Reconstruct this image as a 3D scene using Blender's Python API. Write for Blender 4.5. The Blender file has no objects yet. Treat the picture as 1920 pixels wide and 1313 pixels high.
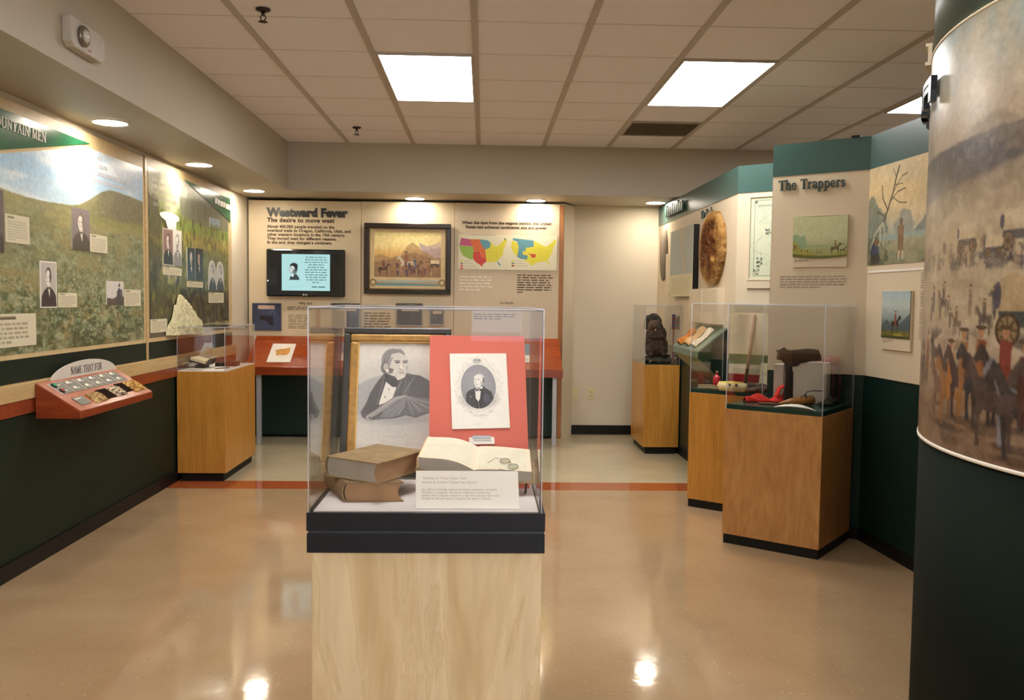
import bpy, math, random
import numpy as np
from mathutils import Vector, Matrix

C = bpy.context.scene.collection
SC = bpy.context.scene
PI = math.pi
R = math.radians

# ------------------------------------------------------------------ camera, exposure
EYE = 1.40                      # eye height above the floor
CEIL = 2.838
SOFFIT = 2.39
FOC = 1651.0
def cam_matrix():
    pi_, ya, ro = -0.0564, 0.0326, -0.0121
    c, s = math.cos(ro), math.sin(ro); Ro = Matrix(((c, 0, s), (0, 1, 0), (-s, 0, c)))
    c, s = math.cos(pi_), math.sin(pi_); P = Matrix(((1, 0, 0), (0, c, -s), (0, s, c)))
    c, s = math.cos(ya), math.sin(ya); Y = Matrix(((c, s, 0), (-s, c, 0), (0, 0, 1)))
    return Y @ P @ Ro
CM = cam_matrix()
cam_d = bpy.data.cameras.new('camera')
cam_d.sensor_width = 36.0
cam_d.lens = FOC / 1920 * 36
cam_d.clip_start = 0.05
cam = bpy.data.objects.new('camera', cam_d); C.objects.link(cam)
rx = CM @ Vector((1, 0, 0)); up = CM @ Vector((0, 0, 1)); bk = -(CM @ Vector((0, 1, 0)))
cam.matrix_world = Matrix(((rx.x, up.x, bk.x, 0), (rx.y, up.y, bk.y, 0), (rx.z, up.z, bk.z, EYE), (0, 0, 0, 1)))
SC.camera = cam
SC.view_settings.view_transform = 'Standard'
SC.view_settings.look = 'None'
SC.view_settings.gamma = 1.0
SC.view_settings.use_curve_mapping = False
SC.view_settings.exposure = 0.22
SC.cycles.max_bounces = 10
SC.cycles.diffuse_bounces = 5
SC.cycles.glossy_bounces = 5
SC.cycles.transmission_bounces = 8
SC.cycles.transparent_max_bounces = 24
SC.cycles.caustics_reflective = False
SC.cycles.caustics_refractive = False
SC.cycles.sample_clamp_indirect = 6.0
SC.cycles.use_denoising = True
w = bpy.data.worlds.new('world'); SC.world = w; w.use_nodes = True
w.node_tree.nodes['Background'].inputs[0].default_value = (0.9, 0.8, 0.68, 1)
w.node_tree.nodes['Background'].inputs[1].default_value = 0.04
PANEL_W = 17.0      # strength of the ceiling panels
DOWN_W = 85.0      # strength of the soffit downlights
PANEL_COL = (1.0, 0.965, 0.93)
ADDED_GLOW_W = 6.0     # strength of the glowing panes added behind the camera
DOWN_COL = (1.0, 0.88, 0.72)

# photo measurements turned into points on real planes of the room
def ray(px, py):
    return CM @ Vector(((px - 960) / FOC, 1, -(py - 656.5) / FOC))
def onX(px, py, x):
    d = ray(px, py); t = x / d.x; return Vector((x, d.y * t, EYE + d.z * t))
def onY(px, py, y):
    d = ray(px, py); t = y / d.y; return Vector((d.x * t, y, EYE + d.z * t))
def onZ(px, py, z):
    d = ray(px, py); t = (z - EYE) / d.z; return Vector((d.x * t, d.y * t, z))
def onV(px, py, a, b):
    d = ray(px, py); n = Vector((-(b[1] - a[1]), b[0] - a[0])); t = (n.x * a[0] + n.y * a[1]) / (n.x * d.x + n.y * d.y)
    return Vector((d.x * t, d.y * t, EYE + d.z * t))

# ------------------------------------------------------------------ colours and materials
def lin(c):
    if isinstance(c, str):
        c = tuple(int(c[i:i + 2], 16) / 255 for i in (0, 2, 4))
    return tuple((v / 12.92 if v <= 0.04045 else ((v + 0.055) / 1.055) ** 2.4) for v in c)
def rgba(c): return (*lin(c), 1.0)

def nodes(name):
    m = bpy.data.materials.new(name); m.use_nodes = True
    nt = m.node_tree; b = nt.nodes['Principled BSDF']
    return m, nt, b
def N(nt, t, **kw):
    n = nt.nodes.new(t)
    for k, v in kw.items():
        if k.startswith('i_'): n.inputs[int(k[2:]) if k[2:].isdigit() else k[2:].replace('_', ' ')].default_value = v
        else: setattr(n, k, v)
    return n
def ramp(nt, stops):
    r = nt.nodes.new('ShaderNodeValToRGB'); e = r.color_ramp.elements
    while len(e) > 1: e.remove(e[-1])
    e[0].position = stops[0][0]; e[0].color = rgba(stops[0][1])
    for p, c in stops[1:]:
        x = e.new(p); x.color = rgba(c)
    return r
def plain(name, col, rough=0.6, metal=0.0, spec=0.5, var=0.06, scale=30, bump=0.0, bscale=200, coat=0.0):
    """procedural material: base colour with a slight noise variation and optional bump"""
    m, nt, b = nodes(name)
    tc = N(nt, 'ShaderNodeTexCoord'); nz = N(nt, 'ShaderNodeTexNoise', i_Scale=scale, i_Detail=3.0)
    nt.links.new(tc.outputs['Object'], nz.inputs['Vector'])
    l = lin(col)
    r = nt.nodes.new('ShaderNodeValToRGB'); e = r.color_ramp.elements
    e[0].position = 0.3; e[0].color = (*[v * (1 - var) for v in l], 1); e[1].position = 0.7; e[1].color = (*[min(1, v * (1 + var)) for v in l], 1)
    nt.links.new(nz.outputs['Fac'], r.inputs[0]); nt.links.new(r.outputs[0], b.inputs['Base Color'])
    b.inputs['Roughness'].default_value = rough; b.inputs['Metallic'].default_value = metal
    b.inputs['Specular IOR Level'].default_value = spec
    b.inputs['Coat Weight'].default_value = coat
    if bump:
        n2 = N(nt, 'ShaderNodeTexNoise', i_Scale=bscale, i_Detail=2.0); nt.links.new(tc.outputs['Object'], n2.inputs['Vector'])
        bp = N(nt, 'ShaderNodeBump', i_Strength=bump, i_Distance=0.002); nt.links.new(n2.outputs['Fac'], bp.inputs['Height'])
        nt.links.new(bp.outputs[0], b.inputs['Normal'])
    return m
def wood(name, stops, scale=(18, 18, 1.1), dist=1.6, rough=0.38, fine=0.15, nscale=1.6, spec=0.45):
    m, nt, b = nodes(name)
    tc = N(nt, 'ShaderNodeTexCoord'); mp = N(nt, 'ShaderNodeMapping'); mp.inputs['Scale'].default_value = scale
    nt.links.new(tc.outputs['Object'], mp.inputs[0])
    n1 = N(nt, 'ShaderNodeTexNoise', i_Scale=nscale, i_Detail=5.0, i_Roughness=0.55, i_Distortion=dist); nt.links.new(mp.outputs[0], n1.inputs['Vector'])
    r = ramp(nt, stops); nt.links.new(n1.outputs['Fac'], r.inputs[0])
    mp2 = N(nt, 'ShaderNodeMapping'); mp2.inputs['Scale'].default_value = (scale[0] * 14, scale[1] * 14, scale[2] * 6); nt.links.new(tc.outputs['Object'], mp2.inputs[0])
    n2 = N(nt, 'ShaderNodeTexNoise', i_Scale=1.0, i_Detail=2.0); nt.links.new(mp2.outputs[0], n2.inputs['Vector'])
    r2 = ramp(nt, [(0.35, (1 - fine,) * 3), (0.65, (1, 1, 1))]); nt.links.new(n2.outputs['Fac'], r2.inputs[0])
    mx = N(nt, 'ShaderNodeMixRGB', blend_type='MULTIPLY'); mx.inputs[0].default_value = 1.0
    nt.links.new(r.outputs[0], mx.inputs[1]); nt.links.new(r2.outputs[0], mx.inputs[2]); nt.links.new(mx.outputs[0], b.inputs['Base Color'])
    b.inputs['Roughness'].default_value = rough; b.inputs['Specular IOR Level'].default_value = spec
    return m
def emit(name, col, s, linear=False):
    m, nt, b = nodes(name)
    e = N(nt, 'ShaderNodeEmission'); e.inputs[0].default_value = (*col, 1) if linear else rgba(col); e.inputs[1].default_value = s
    nt.links.new(e.outputs[0], nt.nodes['Material Output'].inputs[0]); return m
def painted(name, rough=0.5, spec=0.5, coat=0.0, bump=0.0):
    """print whose picture is stored as point colours computed below"""
    m, nt, b = nodes(name)
    a = N(nt, 'ShaderNodeAttribute', attribute_name='Col'); nt.links.new(a.outputs['Color'], b.inputs['Base Color'])
    b.inputs['Roughness'].default_value = rough; b.inputs['Specular IOR Level'].default_value = spec; b.inputs['Coat Weight'].default_value = coat
    b.inputs['Coat Roughness'].default_value = 0.05
    if bump:
        tc = N(nt, 'ShaderNodeTexCoord')
        n2 = N(nt, 'ShaderNodeTexNoise', i_Scale=160, i_Detail=3.0); nt.links.new(tc.outputs['Object'], n2.inputs['Vector'])
        bp = N(nt, 'ShaderNodeBump', i_Strength=bump, i_Distance=0.004); nt.links.new(n2.outputs['Fac'], bp.inputs['Height']); nt.links.new(bp.outputs[0], b.inputs['Normal'])
    return m
def acrylic(name, tint=(0.985, 0.985, 0.985), refl=1.0):
    m, nt, b = nodes(name)
    lw = N(nt, 'ShaderNodeLayerWeight'); lw.inputs[0].default_value = 0.5
    pw = N(nt, 'ShaderNodeMath', operation='POWER'); pw.inputs[1].default_value = 4.0; nt.links.new(lw.outputs['Facing'], pw.inputs[0])
    ml = N(nt, 'ShaderNodeMath', operation='MULTIPLY_ADD'); ml.inputs[1].default_value = 0.9 * refl; ml.inputs[2].default_value = 0.035 * refl; nt.links.new(pw.outputs[0], ml.inputs[0])
    tr = N(nt, 'ShaderNodeBsdfTransparent'); tr.inputs[0].default_value = (*tint, 1)
    gl = N(nt, 'ShaderNodeBsdfGlossy'); gl.inputs['Roughness'].default_value = 0.015
    mx = N(nt, 'ShaderNodeMixShader'); nt.links.new(ml.outputs[0], mx.inputs[0]); nt.links.new(tr.outputs[0], mx.inputs[1]); nt.links.new(gl.outputs[0], mx.inputs[2])
    nt.links.new(mx.outputs[0], nt.nodes['Material Output'].inputs[0]); return m
def acrylic_edge(name):
    m, nt, b = nodes(name)
    tr = N(nt, 'ShaderNodeBsdfTransparent'); df = N(nt, 'ShaderNodeBsdfTranslucent'); df.inputs[0].default_value = (0.75, 0.78, 0.85, 1)
    d2 = N(nt, 'ShaderNodeBsdfDiffuse'); d2.inputs[0].default_value = (0.75, 0.78, 0.86, 1)
    m1 = N(nt, 'ShaderNodeMixShader'); m1.inputs[0].default_value = 0.5; nt.links.new(df.outputs[0], m1.inputs[1]); nt.links.new(d2.outputs[0], m1.inputs[2])
    m2 = N(nt, 'ShaderNodeMixShader'); m2.inputs[0].default_value = 0.5; nt.links.new(tr.outputs[0], m2.inputs[1]); nt.links.new(m1.outputs[0], m2.inputs[2])
    nt.links.new(m2.outputs[0], nt.nodes['Material Output'].inputs[0]); return m

M = {}
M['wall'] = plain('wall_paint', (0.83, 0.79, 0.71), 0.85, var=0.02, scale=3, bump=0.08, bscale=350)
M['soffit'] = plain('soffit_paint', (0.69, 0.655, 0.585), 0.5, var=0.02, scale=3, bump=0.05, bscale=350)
M['birch'] = wood('birch_veneer', [(0.25, 'a8742e'), (0.5, 'bd8638'), (0.75, 'c99446')], scale=(7, 7, 0.8), dist=0.8, rough=0.32, fine=0.08)
M['birch2'] = wood('swirled_birch_veneer', [(0.3, 'b37d48'), (0.5, 'bd8951'), (0.72, 'c8975f')], scale=(3.2, 3.2, 1.2), dist=3.5, rough=0.30, fine=0.07)
M['maple'] = wood('pale_maple_veneer', [(0.28, 'bba27a'), (0.40, 'c9b28b'), (0.47, 'd3c09b'), (0.49, 'cab48d'), (0.52, 'd7c5a2'), (0.64, 'd2be99'), (0.66, 'c7b189'), (0.70, 'd0bb95')], scale=(2.6, 2.6, 0.55), dist=2.4, rough=0.34, fine=0.05, nscale=1.3)
M['tanwood'] = wood('pale_wood_trim', [(0.3, 'b89a68'), (0.7, 'cbb07f')], scale=(3, 1, 20), dist=0.5, rough=0.4, fine=0.06)
M['tanpanel'] = wood('tan_exhibit_board', [(0.3, 'c4ab7e'), (0.7, 'd2bc92')], scale=(4, 4, 6), dist=0.4, rough=0.5, fine=0.04)
M['redwood'] = wood('red_brown_laminate', [(0.3, '7c3316'), (0.6, '8f3f1c'), (0.8, '9b4a24')], scale=(2, 2, 12), dist=0.8, rough=0.28, fine=0.08)
M['orangewood'] = wood('orange_brown_laminate', [(0.3, '8e3a14'), (0.6, '9d461b'), (0.8, 'a95022')], scale=(2, 8, 8), dist=0.8, rough=0.22, fine=0.06)
M['edgewood'] = wood('tan_edge_veneer', [(0.3, '9a6436'), (0.7, 'ad7644')], scale=(3, 3, 1), dist=0.5, rough=0.4, fine=0.06)
M['console'] = wood('console_top_laminate', [(0.3, '98482a'), (0.7, 'aa5a3a')], scale=(2, 2, 6), dist=0.8, rough=0.25, fine=0.06)
M['green'] = plain('dark_green_laminate', '101f15', 0.5, spec=.22, var=0.10, scale=4)
M['greend'] = plain('deep_green_laminate', '0e2621', 0.38, spec=.35, var=0.06, scale=4)
M['teal'] = plain('teal_painted_cap', '37544e', 0.32, var=0.05, scale=4)
M['cream'] = plain('cream_exhibit_board', 'd2c2a6', 0.5, var=0.015, scale=5)
M['creamback'] = plain('pale_panel_board', 'd3c2a2', 0.45, var=0.015, scale=5)
M['black'] = plain('black_vinyl_base', '0d0b0b', 0.5, spec=.3, var=0.1)
M['blackband'] = plain('black_satin_band', '10141c', 0.5, spec=.3, var=0.08)
M['white'] = plain('white_card', 'e9e4da', 0.7, var=0.02)
M['ivory'] = plain('ivory_plastic', 'd8cda2', 0.4, var=0.02)
M['deck'] = plain('grey_deck_cloth', 'cbc4c2', 0.9, var=0.04, scale=200, bump=0.2, bscale=900)
M['darkdeck'] = plain('dark_green_deck', '1c3a30', 0.25, var=0.05)
M['metal'] = plain('brushed_metal', 'a09a92', 0.35, metal=0.9)
M['legmetal'] = plain('pale_metal_leg', 'a9abae', 0.4, metal=0.3)
M['ink'] = plain('black_ink', '1c1712', 0.6)
M['brownink'] = plain('brown_ink', '4b3a28', 0.7)
M['faintink'] = plain('grey_ink', '9b8e7e', 0.8)
M['tealink'] = plain('teal_letters', '2b403c', 0.5)
M['letterwhite'] = plain('white_letters', 'cfc9bd', 0.45)
M['leather'] = plain('dark_leather', '2b211b', 0.45, var=0.25, scale=40, bump=0.5, bscale=120)
M['gold'] = plain('antique_gold', 'a47a3c', 0.4, metal=0.35, var=0.25, scale=60)
M['acr'] = acrylic('clear_acrylic')
M['acre'] = acrylic_edge('acrylic_edge')
M['print'] = painted('matt_print', 0.55)
M['printg'] = painted('glossy_print', 0.30, 0.5)
M['fur'] = painted('fur_surface', 0.95, 0.2, bump=1.0)
M['panelglow'] = emit('fluorescent_diffuser', PANEL_COL, PANEL_W, True)
M['downglow'] = emit('downlight_lens', DOWN_COL, DOWN_W, True)

# ceiling tiles, floor tiles
m, nt, b = nodes('ceiling_tile')
tc = N(nt, 'ShaderNodeTexCoord'); vo = N(nt, 'ShaderNodeTexVoronoi', i_Scale=160.0); nt.links.new(tc.outputs['Object'], vo.inputs['Vector'])
rr = ramp(nt, [(0.05, 'c6c4c8'), (0.25, 'e6e4e8')]); nt.links.new(vo.outputs['Distance'], rr.inputs[0]); nt.links.new(rr.outputs[0], b.inputs['Base Color'])
b.inputs['Roughness'].default_value = 0.95
n2 = N(nt, 'ShaderNodeTexNoise', i_Scale=120.0, i_Detail=3.0); nt.links.new(tc.outputs['Object'], n2.inputs['Vector'])
bp = N(nt, 'ShaderNodeBump', i_Strength=0.25, i_Distance=0.002); nt.links.new(n2.outputs['Fac'], bp.inputs['Height']); nt.links.new(bp.outputs[0], b.inputs['Normal'])
M['tile'] = m
M['tee'] = plain('ceiling_tee', 'b2aaa0', 0.6, var=0.03)

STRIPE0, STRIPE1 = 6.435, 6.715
m, nt, b = nodes('waxed_floor_tile')
tc = N(nt, 'ShaderNodeTexCoord'); gp = N(nt, 'ShaderNodeNewGeometry'); sx = N(nt, 'ShaderNodeSeparateXYZ'); nt.links.new(gp.outputs['Position'], sx.inputs[0])
def step(val, edge):
    g = N(nt, 'ShaderNodeMath', operation='GREATER_THAN'); g.inputs[1].default_value = edge; nt.links.new(val, g.inputs[0]); return g.outputs[0]
def mixc(f, c1, c2, bt='MIX'):
    x = N(nt, 'ShaderNodeMixRGB', blend_type=bt)
    if isinstance(f, float): x.inputs[0].default_value = f
    else: nt.links.new(f, x.inputs[0])
    for i, c in ((1, c1), (2, c2)):
        if isinstance(c, str): x.inputs[i].default_value = rgba(c)
        else: nt.links.new(c, x.inputs[i])
    return x.outputs[0]
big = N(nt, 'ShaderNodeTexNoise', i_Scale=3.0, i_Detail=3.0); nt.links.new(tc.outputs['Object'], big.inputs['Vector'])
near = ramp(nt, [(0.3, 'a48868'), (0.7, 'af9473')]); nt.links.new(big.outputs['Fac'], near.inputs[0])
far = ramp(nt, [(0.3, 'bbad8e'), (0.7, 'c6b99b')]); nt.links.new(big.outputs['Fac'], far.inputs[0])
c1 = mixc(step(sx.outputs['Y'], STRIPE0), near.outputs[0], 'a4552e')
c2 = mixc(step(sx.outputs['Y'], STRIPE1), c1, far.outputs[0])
mp = N(nt, 'ShaderNodeMapping'); mp.inputs['Scale'].default_value = (40, 90, 1); nt.links.new(tc.outputs['Object'], mp.inputs[0])
sp = N(nt, 'ShaderNodeTexVoronoi', i_Scale=1.0); nt.links.new(mp.outputs[0], sp.inputs['Vector'])
sel = N(nt, 'ShaderNodeSeparateColor'); nt.links.new(sp.outputs['Color'], sel.inputs[0])
lt = N(nt, 'ShaderNodeMath', operation='LESS_THAN'); lt.inputs[1].default_value = 0.17; nt.links.new(sp.outputs['Distance'], lt.inputs[0])
g1 = N(nt, 'ShaderNodeMath', operation='GREATER_THAN'); g1.inputs[1].default_value = 0.72; nt.links.new(sel.outputs[0], g1.inputs[0])
fd = N(nt, 'ShaderNodeMath', operation='MULTIPLY'); nt.links.new(lt.outputs[0], fd.inputs[0]); nt.links.new(g1.outputs[0], fd.inputs[1])
fd2 = N(nt, 'ShaderNodeMath', operation='MULTIPLY'); fd2.inputs[1].default_value = 0.65; nt.links.new(fd.outputs[0], fd2.inputs[0])
spc = mixc(step(sel.outputs[1], 0.6), '6d4c30', 'e6d8b8')
c3 = mixc(fd2.outputs[0], c2, spc)
def grid(axis):
    dv = N(nt, 'ShaderNodeMath', operation='DIVIDE'); dv.inputs[1].default_value = 0.28; nt.links.new(sx.outputs[axis], dv.inputs[0])
    ad = N(nt, 'ShaderNodeMath', operation='ADD'); ad.inputs[1].default_value = 100.0 - (STRIPE0 / 0.28 % 1 if axis == 'Y' else 0.3); nt.links.new(dv.outputs[0], ad.inputs[0])
    fr = N(nt, 'ShaderNodeMath', operation='FRACT'); nt.links.new(ad.outputs[0], fr.inputs[0])
    l = N(nt, 'ShaderNodeMath', operation='LESS_THAN'); l.inputs[1].default_value = 0.006; nt.links.new(fr.outputs[0], l.inputs[0]); return l.outputs[0]
ga = N(nt, 'ShaderNodeMath', operation='MAXIMUM'); nt.links.new(grid('X'), ga.inputs[0]); nt.links.new(grid('Y'), ga.inputs[1])
gm = N(nt, 'ShaderNodeMath', operation='MULTIPLY'); gm.inputs[1].default_value = 0.16; nt.links.new(ga.outputs[0], gm.inputs[0])
c4 = mixc(gm.outputs[0], c3, '7b5d43')
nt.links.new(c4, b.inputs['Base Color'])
b.inputs['Roughness'].default_value = 0.075
b.inputs['Specular IOR Level'].default_value = 0.75
wv = N(nt, 'ShaderNodeTexNoise', i_Scale=9.0, i_Detail=4.0); nt.links.new(tc.outputs['Object'], wv.inputs['Vector'])
bp = N(nt, 'ShaderNodeBump', i_Strength=0.05, i_Distance=0.01); nt.links.new(wv.outputs['Fac'], bp.inputs['Height']); nt.links.new(bp.outputs[0], b.inputs['Normal'])
M['floor'] = m

# ------------------------------------------------------------------ mesh building
ORG = {}
class MB:
    def __init__(s): s.v = []; s.f = []; s.mi = []; s.sm = []
    def quad(s, pts, mi=0, sm=False):
        k = len(s.v); s.v += [Vector(p) for p in pts]; s.f.append(tuple(range(k, k + len(pts)))); s.mi.append(mi); s.sm.append(sm); return s
    def obox(s, o, ax, ay, az, mi=0):
        o, ax, ay, az = map(Vector, (o, ax, ay, az))
        if ax.cross(ay).dot(az) < 0: ax, o = -ax, o + ax
        k = len(s.v)
        s.v += [o, o + ax, o + ax + ay, o + ay, o + az, o + ax + az, o + ax + ay + az, o + ay + az]
        for f in ((3, 2, 1, 0), (4, 5, 6, 7), (0, 1, 5, 4), (1, 2, 6, 5), (2, 3, 7, 6), (3, 0, 4, 7)):
            s.f.append(tuple(k + i for i in f)); s.mi.append(mi); s.sm.append(False)
        return s
    def box(s, x0, x1, y0, y1, z0, z1, mi=0):
        return s.obox((x0, y0, z0), (x1 - x0, 0, 0), (0, y1 - y0, 0), (0, 0, z1 - z0), mi)
    def prism(s, pts, d, mi=0, sm=False):
        """polygon of 3-D points extruded by vector d"""
        pts = [Vector(p) for p in pts]; d = Vector(d); n = len(pts); k = len(s.v)
        nrm = Vector((0, 0, 0))
        for i in range(n): nrm += pts[i].cross(pts[(i + 1) % n])
        if nrm.dot(d) < 0: pts = pts[::-1]
        s.v += pts + [p + d for p in pts]
        s.f.append(tuple(k + i for i in reversed(range(n)))); s.f.append(tuple(k + n + i for i in range(n))); s.mi += [mi, mi]; s.sm += [False, False]
        for i in range(n):
            j = (i + 1) % n; s.f.append((k + i, k + j, k + n + j, k + n + i)); s.mi.append(mi); s.sm.append(sm)
        return s
    def tube(s, path, r, n=8, mi=0, cap=True):
        path = [Vector(p) for p in path]; rs = r if isinstance(r, (list, tuple)) else [r] * len(path); k = len(s.v)
        ref = None
        for i, p in enumerate(path):
            t = (path[min(i + 1, len(path) - 1)] - path[max(i - 1, 0)]).normalized()
            if ref is None:
                ref = t.cross(Vector((0, 0, 1)));
                if ref.length < 0.1: ref = t.cross(Vector((1, 0, 0)))
            a = (ref - t * ref.dot(t)).normalized(); ref = a; c = t.cross(a)
            for j in range(n):
                th = 2 * PI * j / n; s.v.append(p + (a * math.cos(th) + c * math.sin(th)) * rs[i])
        for i in range(len(path) - 1):
            for j in range(n):
                j2 = (j + 1) % n
                s.f.append((k + i * n + j, k + i * n + j2, k + (i + 1) * n + j2, k + (i + 1) * n + j)); s.mi.append(mi); s.sm.append(True)
        if cap:
            s.f.append(tuple(k + j for j in reversed(range(n)))); s.f.append(tuple(k + (len(path) - 1) * n + j for j in range(n))); s.mi += [mi, mi]; s.sm += [False, False]
        return s
    def lathe(s, prof, c, n=24, mi=0, axis=(0, 0, 1), sm=True):
        ax = Vector(axis).normalized(); a = ax.orthogonal().normalized(); b_ = ax.cross(a); c = Vector(c); k = len(s.v)
        for r, h in prof:
            for j in range(n):
                th = 2 * PI * j / n; s.v.append(c + ax * h + (a * math.cos(th) + b_ * math.sin(th)) * r)
        for i in range(len(prof) - 1):
            for j in range(n):
                j2 = (j + 1) % n
                s.f.append((k + i * n + j, k + i * n + j2, k + (i + 1) * n + j2, k + (i + 1) * n + j)); s.mi.append(mi); s.sm.append(sm)
        for i, rev in ((0, True), (len(prof) - 1, False)):
            if prof[i][0] > 1e-5 and prof[0] != prof[-1]:
                q = [k + i * n + j for j in range(n)]; s.f.append(tuple(reversed(q) if rev else q)); s.mi.append(mi); s.sm.append(False)
        return s
    def ell(s, c, r, mi=0, n=16, rot=None):
        c = Vector(c); k = len(s.v); m_ = n // 2
        for i in range(m_ + 1):
            ph = PI * i / m_
            for j in range(n):
                th = 2 * PI * j / n; p = Vector((r[0] * math.sin(ph) * math.cos(th), r[1] * math.sin(ph) * math.sin(th), -r[2] * math.cos(ph)))
                if rot: p = rot @ p
                s.v.append(c + p)
        for i in range(m_):
            for j in range(n):
                j2 = (j + 1) % n; s.f.append((k + i * n + j, k + i * n + j2, k + (i + 1) * n + j2, k + (i + 1) * n + j)); s.mi.append(mi); s.sm.append(True)
        return s
    def sheet(s, fn, nu, nv, mi=0, thick=0.0, sm=True):
        """surface fn(u,v)->point, optionally closed with thickness"""
        P = [[Vector(fn(i / nu, j / nv)) for j in range(nv + 1)] for i in range(nu + 1)]
        def nr(i, j):
            a = P[min(i + 1, nu)][j] - P[max(i - 1, 0)][j]; b_ = P[i][min(j + 1, nv)] - P[i][max(j - 1, 0)]; q = a.cross(b_)
            return q.normalized() if q.length > 0 else Vector((0, 0, 1))
        k = len(s.v); st = nv + 1
        for i in range(nu + 1):
            for j in range(nv + 1): s.v.append(P[i][j])
        for i in range(nu):
            for j in range(nv):
                s.f.append((k + i * st + j, k + (i + 1) * st + j, k + (i + 1) * st + j + 1, k + i * st + j + 1)); s.mi.append(mi); s.sm.append(sm)
        if thick:
            k2 = len(s.v)
            for i in range(nu + 1):
                for j in range(nv + 1): s.v.append(P[i][j] - nr(i, j) * thick)
            for i in range(nu):
                for j in range(nv):
                    s.f.append((k2 + i * st + j, k2 + i * st + j + 1, k2 + (i + 1) * st + j + 1, k2 + (i + 1) * st + j)); s.mi.append(mi); s.sm.append(sm)
            rim = [(i, 0) for i in range(nu + 1)] + [(nu, j) for j in range(1, nv + 1)] + [(i, nv) for i in range(nu - 1, -1, -1)] + [(0, j) for j in range(nv - 1, 0, -1)]
            for a_, c_ in zip(rim, rim[1:] + rim[:1]):
                s.f.append((k + a_[0] * st + a_[1], k2 + a_[0] * st + a_[1], k2 + c_[0] * st + c_[1], k + c_[0] * st + c_[1])); s.mi.append(mi); s.sm.append(False)
        return s

def finish(name, me, mats, parent=None, bevel=0.0):
    """link a mesh given in world coordinates, origin moved to its own base"""
    n = len(me.vertices); co = np.empty(n * 3, 'f'); me.vertices.foreach_get('co', co); co = co.reshape(-1, 3)
    lo, hi = co.min(0), co.max(0); c = np.array([(lo[0] + hi[0]) / 2, (lo[1] + hi[1]) / 2, lo[2]], 'f')
    me.vertices.foreach_set('co', (co - c).astype('f').ravel()); me.update()
    for mt in (mats if isinstance(mats, (list, tuple)) else [mats]): me.materials.append(M[mt] if isinstance(mt, str) else mt)
    o = bpy.data.objects.new(name, me); C.objects.link(o)
    w0 = Vector(c.tolist()); ORG[o.name] = w0
    if parent is not None: o.parent = parent; o.location = w0 - ORG[parent.name]
    else: o.location = w0
    if bevel:
        bv = o.modifiers.new('bevel', 'BEVEL'); bv.width = bevel; bv.segments = 2; bv.limit_method = 'ANGLE'; bv.angle_limit = R(40)
    return o
def obj(name, mb, mats, parent=None, bevel=0.0):
    me = bpy.data.meshes.new(name)
    me.from_pydata([tuple(p) for p in mb.v], [], mb.f)
    me.polygons.foreach_set('material_index', mb.mi); me.polygons.foreach_set('use_smooth', mb.sm); me.update()
    return finish(name, me, mats, parent, bevel)
def tag(o, label, cat, group=None):
    o['label'] = label; o['category'] = cat
    if group: o['group'] = group
    return o
def thing(name, label, cat, loc, group=None):
    o = bpy.data.objects.new(name, None); o.empty_display_size = 0.05; C.objects.link(o); o.location = loc; ORG[o.name] = Vector(loc)
    return tag(o, label, cat, group)
def struct(name, mb, mats, bevel=0.0):
    o = obj(name, mb, mats, None, bevel); o['kind'] = 'structure'; return o
def copy_tree(o, loc=None, parent=None):
    c = o.copy(); C.objects.link(c)
    if parent is not None: c.parent = parent
    if loc is not None: c.location = loc
    for ch in [x for x in bpy.data.objects if x.parent == o]: copy_tree(ch, None, c)
    return c
def frame_mb(o, r, u, n, w, h, fw, d, mi=0, mb=None):
    """rectangular frame of four mitre-less bars; o = lower left corner, r/u/n unit vectors"""
    mb = mb or MB(); o, r, u, n = map(Vector, (o, r, u, n))
    mb.obox(o, r * w, u * fw, n * d, mi); mb.obox(o + u * (h - fw), r * w, u * fw, n * d, mi)
    mb.obox(o + u * fw, r * fw, u * (h - 2 * fw), n * d, mi); mb.obox(o + u * fw + r * (w - fw), r * fw, u * (h - 2 * fw), n * d, mi)
    return mb
def text(name, body, size, o, r, u, n, mat, parent, ext=0.0, bold=0.0, align='LEFT', space=1.0, line=1.0, sx=1.0):
    cu = bpy.data.curves.new('txt', 'FONT'); cu.body = body; cu.size = size; cu.extrude = ext; cu.offset = bold; cu.align_x = align
    cu.space_character = space; cu.space_line = line; cu.resolution_u = 3
    t = bpy.data.objects.new('txt', cu); C.objects.link(t)
    me = bpy.data.meshes.new_from_object(t.evaluated_get(bpy.context.evaluated_depsgraph_get()))
    bpy.data.objects.remove(t); bpy.data.curves.remove(cu)
    r, u, n = (Vector(x).normalized() for x in (r, u, n)); o = Vector(o) + n * (ext + 0.0006)
    r = r * sx
    me.transform(Matrix(((r.x, u.x, n.x, o.x), (r.y, u.y, n.y, o.y), (r.z, u.z, n.z, o.z), (0, 0, 0, 1))))
    me.name = name; me.materials.clear()
    return finish(name, me, mat, parent)

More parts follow.
